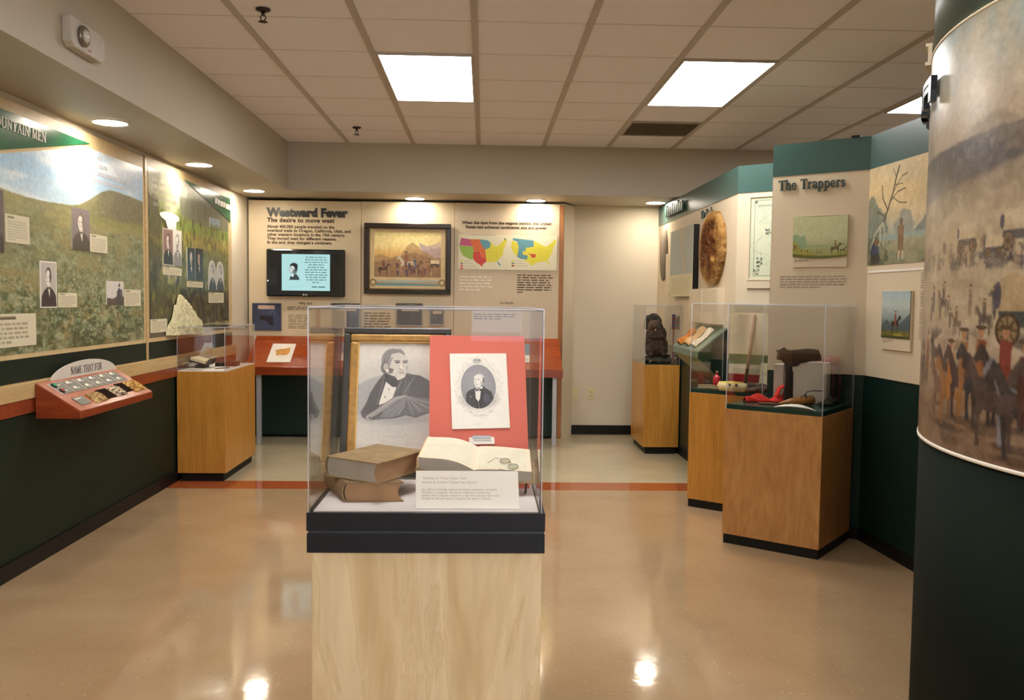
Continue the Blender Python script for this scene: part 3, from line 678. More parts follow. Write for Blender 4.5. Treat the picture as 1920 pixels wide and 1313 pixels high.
cv.poly([lw(150, 386), lw(170, 374), lw(190, 361), lw(203, 357), lw(222, 362), lw(245, 370), lw(271, 381), lw(271, 430), lw(200, 425), lw(170, 415)], '726e50', 1, 2); cv.poly([lw(203, 357), lw(215, 372), lw(205, 395), lw(225, 420), lw(271, 432), lw(271, 381), lw(245, 370), lw(222, 362)], '676349', .7, 5); cv.poly([lw(190, 361), lw(176, 385), lw(180, 400), lw(160, 408), lw(150, 386)], '86805a', .6, 4)
cv.poly([lw(0, 353), lw(53, 371), lw(80, 380), lw(60, 420), lw(0, 440)], '878a62', .8, 4)
M1 = cv.mpoly(hill, 1)
cv.tex('a39a5e', 3, 12, 5, .5, .62, .5, M1); cv.tex('6a7046', 3.5, 14, 9, .52, .65, .5, M1)
low = [(3.2, .9), (3.2, 1.66)] + [lw(0, 425), lw(60, 432), lw(130, 428), lw(200, 436), lw(271, 448)] + [(6.2, .9)]
cv.poly(low, '82825f', .85, 10)
cv.poly([lw(140, 395), lw(200, 410), lw(271, 426), lw(271, 440), lw(200, 430), lw(150, 415)], '8b8a4e', .7, 6)
ML = cv.mpoly(low, 8)
cv.tex('98a07e', 16, 34, 21, .45, .62, .7, ML); cv.tex('5c6648', 14, 30, 33, .5, .66, .6, ML); cv.tex('94865a', 5, 9, 41, .52, .64, .55, ML)
pz = lambda z: max(.25, (1.72 - z) / .42)
cv.daubs(5200, 4.2, 6.14, 1.10, 1.70, .014, .0075, ['4e5a3a', '5a6646', 'a0a886', 'adb294', '6c7650', '8a7c54'], 44, .55, lambda z: max(.3, (1.75 - z) / .45))
cv.daubs(2600, 3.2, 6.14, 1.10, 1.66, .030, .012, ['6a7654', '7d8864', '929a78', '57623f', '9aa07f', '8b8258'], 4, .6, lambda z: max(.25, (1.70 - z) / .5))
cv.daubs(420, 3.2, 6.14, 1.10, 1.42, .045, .026, ['5c6846', '717c58', '8b9470', '4a5438', '8c7c52'], 9, .5, pz); cv.tex('3f4a30', 20, 30, 77, .56, .66, .6, cv.mpoly([(3.2, 1.42), (6.2, 1.40), (6.2, 1.1), (3.2, 1.1)], 10)); cv.tex('a6ac8c', 24, 40, 79, .58, .68, .6, cv.mpoly([(3.2, 1.5), (6.2, 1.45), (6.2, 1.1), (3.2, 1.1)], 10))
cv.daubs(40, 3.2, 6.14, 1.10, 1.36, .03, .014, ['a08c60'], 19, .3, pz)
rb = random.Random(61)
for k in range(70):
    y_, z_ = rb.uniform(4.25, 6.1), rb.uniform(1.12, 1.42); h_ = .035 * max(.35, (1.62 - z_) / .45) * rb.uniform(.7, 1.5)
    if y_ < 5.1 and rb.random() < .45: continue
    cv.ell(y_, z_, h_ * 1.7, h_ * .8, '39452e', .55, .8); cv.daubs(26, y_ - h_ * 1.4, y_ + h_ * 1.4, z_ - h_ * .2, z_ + h_ * .8, .012, .007, ['6c7a5a', '87936f', '99a482', '55624a'], k, .7)
cv.tex('9a8656', 4, 14, 63, .56, .68, .5, cv.mpoly([(3.2, 1.55), (6.2, 1.5), (6.2, 1.2), (3.2, 1.25)], 12)); cv.grain(.07, 60, 60); cv.grain(.05, 160, 160)
kite = cv.mpoly([(3.2, 1.845), (4.363, 2.076), (5.30, 2.268), (6.2, 2.268), (6.2, 1.0), (3.2, 1.0)])
cv.A = cv.A * kite[..., None] + hx('c9b184') * (1 - kite[..., None])
cv_obj('mural_print', cv, lwcanvas(3.2, 6.135, 2.268, 1.10, .002), 'printg', t1)
obj('header_banner', MB().prism([L3(5.335, 2.292), L3(4.363, 2.094), L3(3.2, 1.86), L3(3.2, 2.292)], (.006, 0, 0)), plain('green_banner', '1d5a3c', .25, var=.1), t1)
sz = .050; Ltx = .545
serif_text('letter', 'MOUNTAIN MEN', sz, L3(4.80 - Ltx, 2.203, .006), Yn, Zn, Xn, 'letterwhite', t1, .004, sx=.545 / (serif_len('MOUNTAIN MEN') * sz), weight=.85)
def wallphoto(nm, y0, y1, zt, zb, parent, kw, label=None, nx=70, border=None):
    c = Cv(y0, y1, zt, zb, nx, base=border or '8c8984'); m_ = .006 if border else 0
    c.bust(y0 + m_, y1 - m_, zt - m_, zb + m_, **kw); c.grain(.05, 140, 140)
    return cv_obj(nm, c, lwcanvas(y0, y1, zt, zb, .007), 'printg', parent, .005, 'd9d4c8', (1, 0, 0))
def wallcap(y0, y1, zt, zb, parent, n=6, c0='cfc8ac', seed=1, big=False):
    c = Cv(y0, y1, zt, zb, 60 if not big else 110, base=c0); w_ = y1 - y0; h_ = zb - zt
    if big: c.rect(y0 + w_ * .30, y0 + w_ * .72, zt + h_ * .08, zt + h_ * .17, '4a3f30', .8); c.lines(y0 + w_ * .08, y1 - w_ * .06, zt + h_ * .24, zt + h_ * .92, n, '5a5040', .65, seed)
    else: c.rect(y0 + w_ * .08, y0 + w_ * .35, zt + h_ * .07, zt + h_ * .14, '4a3f30', .6); c.lines(y0 + w_ * .08, y1 - w_ * .08, zt + h_ * .2, zt + h_ * .93, n, '6a6252', .5, seed)
    return cv_obj('caption_card', c, lwcanvas(y0, y1, zt, zb, .007), 'print', parent, .005, 'bfb79a', (1, 0, 0))
wallphoto('portrait_photo', 5.08, 5.303, 1.898, 1.658, t1, dict(bg='7a6f74', coat='4a4440', face='e2d6cc', hair='6a5c54', side=1))
wallphoto('portrait_photo', 4.712, 4.89, 1.578, 1.330, t1, dict(bg='b9b4ae', coat='3a3438', face='e4ddd4', hair='4c4444', side=1), border='e8e3da')
wallphoto('portrait_photo', 4.10, 4.372, 1.90, 1.60, t1, dict(bg='5a5054', coat='38323a', face='d2c8c0', hair='3c3434', side=1))
c = Cv(5.529, 5.785, 1.490, 1.340, 80, base='cfcac4'); c.poly([(5.5, 1.33), (5.5, 1.385), (5.62, 1.38), (5.7, 1.40), (5.8, 1.39), (5.8, 1.33)], '57504a', 1, 3)
c.person(5.715, 1.345, .125, '3c3a3c', 1, hat='3c3a3c', skin='9b948c'); c.poly([(5.66, 1.34), (5.68, 1.43), (5.76, 1.44), (5.775, 1.34)], '4c4a4c', .8, 2); c.grain(.06, 120, 120)
cv_obj('portrait_photo', c, lwcanvas(5.529, 5.785, 1.490, 1.340, .007), 'printg', t1, .005, 'd9d4c8', (1, 0, 0))
for a in ((5.307, 5.545, 1.763, 1.658, 6), (4.905, 5.126, 1.411, 1.331, 5), (5.792, 6.066, 1.440, 1.331, 6), (4.386, 4.612, 1.793, 1.654, 8)): wallcap(*a[:4], t1, a[4], seed=int(a[0] * 100))
wallcap(3.96, 4.66, 1.303, 1.139, t1, 5, big=True, seed=8)
c = Cv(5.34, 6.0, 2.262, 2.045, 150)
c = MB()
rd = random.Random(4)
for i, (n_, yy) in enumerate(((2, 2.222), (3, 2.177), (6, 2.132), (6, 2.087))):
    x = 5.36
    for k in range(n_):
        L = rd.uniform(.05, .10); c.box(LX + .002, LX + .0035, x, x + L, yy - .010, yy + .012); x += L + .014
obj('raised_text', c, plain('faded_lettering', 'b7bac6', .4), t1)

t2 = thing('graphic_panel', 'narrower far wall panel with a forest picture, paired portraits and a pale tower rock', 'wall panel', (-2.35, 7.2, .955), 'mural panels on the left wall')
obj('board', MB().box(WX, LX, 6.20, 8.262, 1.074, 2.365), 'tanpanel', t2, .003)
obj('seam_strip', MB().box(WX, LX + .006, 6.17, 6.20, .955, 2.345), 'tanwood', t2)
cv = Cv(6.232, 8.15, 2.295, 1.105, 480)
cv.vgrad([(2.3, 'a6a69a'), (2.12, '8f9370'), (2.0, '7f8f48'), (1.85, '8b8a44'), (1.6, '6d6a34'), (1.3, '3a3a22'), (1.1, '4a4632')])
cv.tex('d8d4c8', 3, 5, 2, .5, .7, .6); cv.poly([(6.85, 2.16), (8.2, 2.22), (8.2, 1.95), (7.4, 1.98), (6.9, 2.02)], '6c6e60', .8, 10)
for k in range(26):
    x = 6.9 + k * .05; cv.line([(x, 2.20 - .1 * (k % 3) / 3), (x + .01, 1.98)], .016, ['5a5e4c', '7e8070', '4a4e3c'][k % 3], .5)
cv.poly([(6.8, 1.97), (8.2, 1.99), (8.2, 1.86), (7.3, 1.84), (6.8, 1.90)], '7d9a42', .9, 5); cv.poly([(6.9, 1.90), (8.2, 1.90), (8.2, 1.78), (7.0, 1.80)], '9a8a48', .8, 8)
cv.poly([(6.2, 2.12), (6.42, 2.10), (6.50, 1.9), (6.45, 1.6), (6.6, 1.3), (6.5, 1.1), (6.2, 1.1)], '4f4e38', .9, 6, .06, 9)
cv.tex('2b2c1c', 9, 4, 8, .5, .62, .8, cv.mpoly([(6.2, 2.1), (6.6, 2.0), (6.9, 1.7), (8.2, 1.5), (8.2, 1.1), (6.2, 1.1)], 12))
cv.tex('a8a03e', 12, 5, 18, .56, .68, .8, cv.mpoly([(6.6, 1.9), (8.2, 1.9), (8.2, 1.3), (7.2, 1.35), (6.6, 1.5)], 12)); cv.tex('c2b25a', 16, 7, 28, .6, .72, .7, cv.mpoly([(7.4, 1.9), (8.2, 1.9), (8.2, 1.4), (7.6, 1.6)], 12))
cv.poly([(6.85, 1.45), (8.2, 1.45), (8.2, 1.16), (6.9, 1.16)], '221f16', .75, 16)
cv.poly([(6.2, 1.2), (8.2, 1.165), (8.2, 1.1), (6.2, 1.1)], '59543e', .8, 3); cv.daubs(60, 7.3, 8.15, 1.14, 1.17, .03, .02, ['a89f66', '8f8a58'], 3, .7)
cv.daubs(700, 6.24, 8.14, 1.2, 2.0, .02, .03, ['6c6a36', '4b4c2a', '8e8840', '2f2f1e', '7c7a3e'], 6, .45); cv.grain(.05, 50, 50)
for i, (n_, yy) in enumerate(((3, 2.20), (4, 2.15), (4, 2.10), (3, 2.05))):
    x = 6.32
    for k in range(n_): L = rd.uniform(.08, .13); cv.rect(x, x + L, yy - .012, yy + .013, '8e867a', .7); x += L + .02
cv_obj('mural_print', cv, lwcanvas(6.232, 8.15, 2.295, 1.105, .002), 'printg', t2)
obj('header_banner', MB().prism([L3(6.975, 2.302), L3(8.20, 2.297), L3(8.207, 2.082)], (.006, 0, 0)), M['banner'] if 'banner' in M else plain('green_banner_far', '1d5a3c', .25, var=.1), t2)
for k, (a, b) in enumerate(((7.73, 7.80), (7.815, 7.86), (7.875, 8.03), (8.045, 8.18))): obj('raised_word', MB().box(LX + .006, LX + .012, a, b, 2.205 - .005 * k, 2.255 - .006 * k), 'letterwhite', t2)
for (a, b, zt, zb, kw, br) in ((6.495, 6.70, 1.895, 1.627, dict(bg='8a6a66', coat='2e3030', face='d8ccc2', hair='3e3836'), 'cfc9c0'), (6.70, 6.89, 1.90, 1.630, dict(bg='d8d4cc', coat='8a8680', face='eee8e0', hair='908a84', beard=True), None),
                        (7.013, 7.20, 1.786, 1.535, dict(bg='2a2a2a', coat='3c4044', face='c6c0ba', hair='88827c', beard=True), None), (7.205, 7.40, 1.79, 1.54, dict(bg='1c1a1a', coat='2a2626', face='c29474', hair='2e2826'), None)):
    wallphoto('portrait_photo', a, b, zt, zb, t2, kw, border=br)
for a, b in ((7.556, 7.755), (7.775, 7.982)):
    n_ = 40; c = Cv(a, b, 1.71, 1.457, 50, base='d9d6cf'); c.bust(a, b, 1.70, 1.457, bg='c9c6bf', coat='3c3e44', face='d8d2ca', hair='5c5854')
    arch = c.mpoly([(a + (b - a) * (.5 + .5 * math.cos(q)), (1.59 + .12 * math.sin(q)) if q <= PI else 1.457) for q in [PI * i / 24 for i in range(25)]] + [(a, 1.457), (b, 1.457)], 0)
    A0 = c.A; Hd = 1.59 + .12 * np.sqrt(np.clip(1 - ((c.X - (a + b) / 2) / ((b - a) / 2)) ** 2, 0, 1))
    zt_ = 1.71; y_ = np.linspace(a, b, 51)
    def fn(U, V, a=a, b=b):
        yy = a + (b - a) * U; top = 1.59 + .12 * np.sqrt(np.clip(1 - (2 * U - 1) ** 2, 0, 1)); z = top + (1.457 - top) * V
        return np.stack([np.full_like(U, LX + .007), yy, z], -1)
    cv_obj('arched_photo', c, fn, 'printg', t2, .005, 'd9d4c8', (1, 0, 0))
for a in ((6.49, 6.885, 1.612, 1.556, 4), (7.01, 7.395, 1.520, 1.473, 3), (7.553, 7.976, 1.436, 1.347, 5), (6.24, 6.56, 1.235, 1.14, 5)): wallcap(*a[:4], t2, a[4], seed=int(a[0] * 100))
c = Cv(7.59, 7.88, 2.074, 1.99, 60, base='8fa4b8'); c.poly([(7.58, 1.98), (7.58, 2.02), (7.7, 2.01), (7.8, 2.03), (7.9, 2.0), (7.9, 1.98)], '74856a', 1, 3); cv_obj('small_landscape_photo', c, lwcanvas(7.59, 7.88, 2.074, 1.99, .007), 'printg', t2, .005, 'd9d4c8', (1, 0, 0))
# white cut-out label shaped like a pan above the paired portraits
obj('oval_label', MB().prism([L3(6.64 + .20 * math.cos(a), 1.985 + .035 * math.sin(a), .002) for a in [2 * PI * i / 28 for i in range(28)]], (.006, 0, 0)), 'white', t2)
obj('oval_label_stem', MB().prism([L3(6.54, 1.965, .002), L3(6.60, 1.895, .002), L3(6.76, 1.90, .002), L3(6.78, 1.965, .002)], (.0055, 0, 0)), 'white', t2)
# pale cut-out rock, built with relief
M['rock'] = plain('pale_rock', 'bdb692', .85, var=.30, scale=45, bump=.6, bscale=80)
def rockfn(u, v):
    y = 6.53 + .86 * u; z0 = 1.11; prof = [(0, .02), (.06, .08), (.14, .12), (.20, .22), (.26, .235), (.30, .30), (.38, .312), (.43, .27), (.50, .265), (.58, .225), (.66, .20), (.74, .15), (.84, .12), (.92, .10), (1.0, .04)]
    h = np.interp(u, [p[0] for p in prof], [p[1] for p in prof]) * (.9 + .22 * float(fbm(np.array([[u * 22 + 3]]), np.array([[1.5]]), 21)[0, 0])); nz = float(fbm(np.array([[y * 28]]), np.array([[v * 5]]), 7)[0, 0])
    return (LX + .004 + (.05 + .05 * nz) * math.sin(PI * min(1, max(0, u))) ** .6 * (1 - v) ** .5 + .004, y + .012 * (nz - .5), z0 + h * v * (0.95 + .1 * nz))
obj('rock_relief', MB().sheet(rockfn, 60, 34), 'rock', t2)
obj('upper_green_band', MB().box(WX, LX, 6.20, 8.262, .956, 1.074), 'green', t2)
obj('upper_green_band', MB().box(WX, LX, 3.0, 6.17, .956, 1.074), 'green', t1)
# continuous rails and lower green boards
t = thing('wainscot', 'long dark green lower wall board under the mural panels, with black base', 'wainscot', (-2.34, 5.2, .086))
obj('green_board', MB().box(WX, -2.315, 1.0, 8.262, .086, .80), 'green', t)
obj('tan_rail', MB().box(WX, -2.296, 1.0, 8.262, .871, .955), 'tanwood', t, .003)
obj('brown_rail', MB().box(WX, -2.302, 1.0, 8.262, .798, .8705), 'redwood', t, .002)

# NAME THAT FUR console
t = thing('quiz_console', 'sloping red-brown console with buttons and fur samples on the left wall rail', 'console', (-2.18, 5.065, .765))
y0, y1 = 4.573, 5.558; xb, xf = -2.295, -2.067
prof = [(xb, .945), (xf, .800), (xf, .763), (xb - .0, .763)]
obj('body', MB().prism([(x, y0, z) for x, z in prof], (0, y1 - y0, 0)), 'redwood', t, .002)
sl = Vector((xf - xb, 0, -.145)); SLn = sl.length; sd = sl.normalized(); nn = Vector((-sd.z, 0, sd.x)); nn = nn if nn.z > 0 else -nn
def cs(u, v, h=0.0): return Vector((xb, y0, .945)) + Vector((0, 1, 0)) * (u * (y1 - y0)) + sl * v + nn * h      # u along the wall, v down the slope
def cbox(u0, u1, v0, v1, h0, h1, mb=None): mb = mb or MB(); return mb.obox(cs(u0, v0, h0), cs(u1, v0, h0) - cs(u0, v0, h0), cs(u0, v1, h0) - cs(u0, v0, h0), nn * (h1 - h0))
obj('top_face', cbox(0.004, .996, .01, .99, 0, .003), 'console', t)
M['plate'] = plain('grey_label_plate', '6c6a63', .5, spec=.3, var=.04)
for i in range(6):
    u0 = .075 + i * .142
    p = obj('button_plate', cbox(u0, u0 + .132, .10, .46, .003, .005), 'plate', t)
    obj('plate_edge', cbox(u0 - .003, u0, .10, .46, .003, .0055), 'white', p)
    for k, v in enumerate((.19, .37)):
        c_ = cs(u0 + .028 + .012 * k * 0, v, .005); col = ('btn_g', '1f9a63') if (i == 0 and k == 0) else (('btn_r', 'a3202e') if i == 0 else ('btn_w', 'f0ead8'))
        if col[0] not in M: M[col[0]] = plain(col[0].replace('btn_', 'button_') + 'plastic', col[1], .2, spec=.7)
        bt = obj('push_button', MB().lathe([(.0, 0), (.0125, 0), (.0125, .006), (.010, .011), (.005, .0135), (0, .014)], c_, 20, axis=nn), col[0], t)
        if i == 0: bt['label'] = 'green push button' if k == 0 else 'red push button'; obj('bezel', MB().lathe([(.0126, 0), (.0165, 0), (.0165, .005), (.0126, .007)], c_, 20, axis=nn), 'black', bt)
        obj('engraved_line', cbox(u0 + .055, u0 + .10, v - .011, v + .008, .005, .0056), 'letterwhite', p)
p = obj('instruction_plate', cbox(.085, .205, .62, .86, .003, .006), 'plate', t); obj('engraved_line', cbox(.095, .17, .65, .68, .006, .0066), 'letterwhite', p)
def fur(u0, u1, v0, v1, cols, seed, hgt, label):
    c = Cv(0, 1, 0, 1, 60, 60, base=cols[0]); c.tex(cols[1], 5, 9, seed, .45, .62, .9); c.tex(cols[2], 9, 14, seed + 3, .5, .64, .8); c.grain(.08, 20, 30, seed)
    def fn(U, V):
        e = 1 + .05 * (fbm(U * 9, V * 9, seed) - .5) * 4; uu = .5 + (U - .5) * e; vv = .5 + (V - .5) * e
        h = hgt * (np.sin(np.clip(U, 0, 1) * PI) * np.sin(np.clip(V, 0, 1) * PI)) ** .4 * (.6 + .8 * fbm(U * 12, V * 14, seed + 1))
        o = np.array(cs(0, 0, .004)); a = np.array(Vector((0, y1 - y0, 0))); b_ = np.array(sl); k = np.array(nn)
        return o + (u0 + (u1 - u0) * uu)[..., None] * a + (v0 + (v1 - v0) * vv)[..., None] * b_ + h[..., None] * k
    o = cv_obj('fur_sample', c, fn, 'fur', t); o['label'] = label
fur(.245, .40, .60, .90, ('9c7c4e', 'c8ad7c', '6d5434'), 3, .018, 'tan and grey fur sample')
obj('dark_well', cbox(.40, .535, .55, .87, .003, .005), plain('dark_recess', '1c0b07', .95, spec=.1), t)
fur(.535, .68, .55, .88, ('c2a888', '4c4034', 'e4d8c0'), 7, .018, 'white fur sample with dark hairs')
obj('dark_well', cbox(.68, .80, .50, .82, .003, .005), plain('dark_recess_b', '1c0b07', .95, spec=.1), t)
fur(.80, .965, .50, .88, ('b48a48', 'd6b678', '7c5426'), 9, .022, 'golden fur sample')
# oval sign behind the console
t = thing('oval_sign', 'white half-oval sign reading NAME THAT FUR behind the console', 'sign', (-2.28, 5.1, .955))
A = [L3(4.62 + 1.02 * i / 30, 0, 0) for i in range(31)]
cy_, rw = 5.135, .42
pts = [Vector((-2.292, cy_ + rw * math.cos(a), .935 + .095 * math.sin(a))) for a in [PI * i / 32 for i in range(33)]]
obj('plate', MB().prism(pts, (.006, 0, 0)), plain('pale_grey_sign', 'cfc9c0', .4, var=.02), t, .001)
sz = .042; L_ = .40
serif_text('letter', 'NAME THAT FUR', sz, Vector((-2.286, 4.945, .958)), Yn, Zn, Xn, 'ink', t, .001, sx=.40 / (serif_len('NAME THAT FUR') * sz), weight=.8)

# ------------------------------------------------------------------ back wall exhibit
BY = 8.87                        # face of the back boards
def B3(x, z, off=0.0): return Vector((x, BY - off, z))
def bcanvas(x0, x1, zt, zb, off): return flat(B3(x0, zt, off), (x1 - x0, 0, 0), (0, 0, zb - zt))
nB = Vector((0, -1, 0))
t = thing('exhibit_wall', 'cream free-standing exhibit wall at the back headed Westward Fever', 'exhibit wall', (-.8, 9.0, 0))
obj('left_board', MB().box(-2.342, -1.232, BY, BY + .04, .66, 2.362), 'creamback', t, .003)
obj('middle_board', MB().box(-1.229, -.303, BY + .012, BY + .045, .66, 2.366), 'creamback', t, .003)
obj('right_board', MB().box(-.300, .752, BY, BY + .04, .66, 2.366), plain('grey_cream_board', 'cdbc9f', .4, var=.015), t, .003)
obj('wood_edge', MB().prism([(.752, BY, 0), (.752, BY + .06, 0), (.80, BY + .06, 0), (.795, BY, 0)], (0, 0, 2.362)), 'edgewood', t)
obj('side_return', MB().prism([(.80, BY + .01, 0), (.752, BY + .061, 0), (.80, WY, 0), (.93, WY, 0), (.93, 9.157, 0)], (0, 0, 2.375)), 'wall', t)
obj('lower_green_board', MB().box(-2.25, .69, BY - .04, BY, .03, .70), 'greend', t)
obj('support_frame', MB().box(-2.33, .74, BY + .05, BY + .10, 0.0, 2.3), 'black', t)
def ti(nm, body, px, py, size, bold, m='ink', ext=.0, sp=1.0, line=1.0, al='LEFT', sx=1.0): 
    v = onY(px, py, BY); return text(nm, body, size, B3(v.x, v.z, .0012 + ext), Xn, Zn, nB, m, t, ext, bold, al, sp, line, sx)
ti('raised_title', 'Westward Fever', 501.5, 405, .113, .0062, 'tealdk' if 'tealdk' in M else plain('raised_dark_letters', '232625', .4), .003, sp=1.02, sx=1.0)
ti('subtitle', 'The desire to move west', 501, 416, .058, .0026, 'brownink', sp=1.08, sx=1.03)
ti('intro_text', 'About 400,000 people traveled on the\noverland trails to Oregon, California, Utah, and\nother western locations in the 19th century.\nThey moved west for different reasons.\nIn the end, they changed a continent.', 501, 427, .0400, .0016, 'brownink', sp=1.06, line=.98)
v = onY(956, 420, BY)
ti('map_heading', 'When the dust from the wagons settled, the United\nStates had achieved continental size and power.', 950, 421, .0405, .0018, 'brownink', sp=1.04, line=1.05, al='CENTER')
ti('question_heading', 'Why Go?', 573, 571, .034, .0010, 'brownink', al='CENTER')
ti('small_heading', 'Go Rebelle', 950, 570, .030, .0004, 'brownink', al='CENTER')
def greek(nm, x0, x1, zt, zb, n, seed, mat='brownink', h=.42, last=.6):
    rd = random.Random(seed); mb = MB(); lh = (zt - zb) / n
    for i in range(n):
        z = zt - lh * (i + .7); x = x0; end = x0 + (x1 - x0) * (last if i == n - 1 else rd.uniform(.88, 1))
        while x < end: L = min(rd.uniform(.03, .09), end - x); mb.box(x, x + L, BY - .0016, BY - .0006, z, z + lh * h * rd.uniform(.85, 1.1)); x += L + .013
    return obj(nm, mb, mat, t)
greek('body_text', -1.96, -1.55, 1.315, 1.275, 3, 2); greek('body_text', -1.95, -1.74, 1.235, 1.09, 9, 3, h=.3, last=.9)
greek('body_text', -1.21, -.98, 1.34, 1.31, 2, 5); greek('body_text', -1.20, -.93, 1.27, 1.08, 7, 6, h=.3)
greek('body_text', .333, .70, 1.665, 1.47, 8, 7, h=.42, last=.15); greek('faint_text', -.25, .10, 1.645, 1.485, 5, 8, plain('pale_lettering', 'e4dccb', .4), .45)
greek('body_text', -.1, .35, 1.27, 1.20, 3, 12, h=.3)
# maps
tm = thing('map_sheet', 'white sheet with two coloured outline maps of the country under the heading', 'map', (.23, BY - .01, 1.70))
cv = Cv(-.262, .728, 2.052, 1.704, 620, base='ddd8bc')
def mp(px, py): v = onY(px, py, BY - .008); return (v.x, v.z)
c4 = lambda X_, Y_: mp(770 + X_ / 4.864, 350 + Y_ / 4.864)
def mpoly(pts, c): cv.poly([c4(*p) for p in pts], c, 1, 1)
YEL, BLU, RED, ORG_, GRN, MAG = 'd8d040', '5f96a4', 'c8413a', 'd2683a', '8fb04a', 'b8507c'
mpoly([(690, 530), (728, 500), (760, 540), (790, 545), (850, 490), (862, 470), (878, 490), (860, 545), (838, 600), (845, 620), (800, 665), (790, 685), (720, 690), (688, 690), (680, 600)], YEL)
mpoly([(628, 480), (705, 490), (730, 515), (725, 555), (680, 575), (650, 540)], BLU); mpoly([(785, 680), (800, 690), (822, 715), (815, 725), (795, 700)], BLU)
mpoly([(540, 480), (628, 482), (650, 540), (680, 575), (688, 650), (650, 650), (635, 600), (575, 590), (565, 545), (545, 540)], ORG_)
mpoly([(460, 468), (540, 480), (560, 545), (445, 535), (452, 500)], MAG)
mpoly([(443, 537), (568, 548), (575, 600), (568, 665), (540, 665), (480, 630), (455, 590)], GRN)
mpoly([(575, 592), (632, 597), (650, 650), (686, 650), (690, 685), (660, 705), (650, 732), (632, 712), (600, 695), (575, 670), (568, 640)], RED)
mpoly([(855, 470), (862, 470), (868, 490), (858, 490)], '44403c')
mpoly([(925, 490), (985, 520), (1125, 495), (1210, 540), (1240, 550), (1300, 500), (1318, 480), (1328, 500), (1300, 560), (1285, 610), (1250, 670), (1268, 715), (1255, 705), (1238, 680), (1160, 690), (1105, 722), (1070, 690), (1040, 680), (1030, 665), (975, 645), (935, 600), (915, 550)], YEL)
mpoly([(932, 470), (1122, 492), (1122, 548), (1050, 560), (1048, 590), (1020, 590), (1025, 620), (1068, 630), (1062, 665), (1000, 660), (970, 640), (980, 600), (985, 545), (968, 500), (932, 490)], BLU)
mpoly([(1068, 612), (1140, 618), (1140, 645), (1105, 650), (1095, 625)], RED)
for x0, n_ in ((452, 4), (920, 3)):
    for i, c in enumerate((YEL, '7a8a90', RED, RED)[:n_] if n_ == 4 else (YEL, '5f8a80', 'a83c2a')): a, b = c4(x0, 672 + i * 22), c4(x0 + 26, 686 + i * 22); cv.rect(a[0], b[0], a[1], b[1], c)
    for i in range(n_): a, b = c4(x0 + 34, 676 + i * 22), c4(x0 + 34 + 60 + 25 * i, 684 + i * 22); cv.rect(a[0], b[0], a[1], b[1], 'a09a84', .5)
for (x0, x1) in ((500, 820), (975, 1280)): a, b = c4(x0, 435), c4(x1, 450); cv.lines(a[0], b[0], a[1], b[1], 1, '6b6658', .6, 2)
for p, q in (((700, 600), (850, 600)), ((720, 540), (760, 640)), ((780, 560), (790, 680)), ((560, 545), (680, 575)), ((1140, 560), (1270, 590)), ((1180, 540), (1200, 680)), ((480, 470), (500, 540)), ((600, 480), (610, 600))): cv.line([c4(*p), c4(*q)], .002, '8a7c3c', .4)
cv_obj('sheet', cv, bcanvas(-.262, .728, 2.052, 1.704, .010), 'print', tm, .006, 'e0dac6', (0, -1, 0))
# framed painting: generic golden landscape with travellers
tf = thing('framed_painting', 'wide black-framed painting of travellers under a golden sky on the back wall', 'framed painting', (-.765, BY, 1.44))
FX0, FX1, FZ0, FZ1 = -1.195, -.333, 1.447, 2.150
fm = frame_mb(B3(FX0, FZ0, 0), Xn, Zn, nB, FX1 - FX0, FZ1 - FZ0, .045, .045)
obj('frame', fm, plain('black_frame', '1f1712', .25, coat=.3), tf, .008)
obj('inner_moulding', frame_mb(B3(FX0 + .043, FZ0 + .043, 0), Xn, Zn, nB, FX1 - FX0 - .086, FZ1 - FZ0 - .086, .014, .03), plain('dark_gilt', '5c4528', .35), tf, .003)
x0, x1, zt, zb = FX0 + .055, FX1 - .055, FZ1 - .055, FZ0 + .055
cv = Cv(x0, x1, zt, zb, 460, base='cdb88a'); cv.tex('b29a70', 20, 20, 3, .5, .7, .4)
bx0, bx1, bzt, bzb = x0 + .045, x1 - .045, zt - .03, zb + .115
g = Cv(x0, x1, zt, zb, 460); g.vgrad([(bzt, 'dccb8c'), (bzt - .12, 'ead896'), (bzt - .22, 'd9b06a'), (bzt - .30, 'b89066'), (bzt - .36, '96744e'), (bzb, '6e5236')])
g.poly([(bx0 + .44, bzt - .10), (bx0 + .52, bzt - .14), (bx1, bzt - .09), (bx1, bzt - .28), (bx0 + .5, bzt - .28)], 'a08fa8', .7, 8)
g.tex('efdca0', 6, 14, 4, .5, .7, .5, g.mpoly([(bx0, bzt), (bx1, bzt), (bx1, bzt - .18), (bx0, bzt - .18)], 8))
g.poly([(bx0, bzt - .24), (bx0 + .08, bzt - .22), (bx0 + .16, bzt - .26), (bx0 + .25, bzt - .235), (bx0 + .33, bzt - .13), (bx0 + .38, bzt - .10), (bx0 + .45, bzt - .16), (bx0 + .55, bzt - .22), (bx1, bzt - .26), (bx1, bzb), (bx0, bzb)], 'a98a60', .75, 4, .012)
g.poly([(bx0, bzt - .30), (bx0 + .15, bzt - .28), (bx0 + .3, bzt - .22), (bx0 + .42, bzt - .2), (bx1, bzt - .30), (bx1, bzb), (bx0, bzb)], '86664a', .6, 6, .02)
g.horse(bx0 + .09, bzb + .02, .085, '4a3430', rider='6a4638'); g.horse(bx0 + .32, bzb + .05, .12, 'c2b49a', f=-1, rider='8a5a40'); g.horse(bx0 + .40, bzb + .03, .10, '6a4a3c', rider='54607a'); g.horse(bx0 + .52, bzb + .02, .08, '7a5638', rider='9a6a4c')
for i in range(26): g.person(bx0 + .18 + rd.random() * .46, bzb + .005 + rd.random() * .09, .05 + rd.random() * .03, rd.choice(['7a4438', '5c4a58', 'a07a50', '8a5c48', '4c4450', 'b09070']))
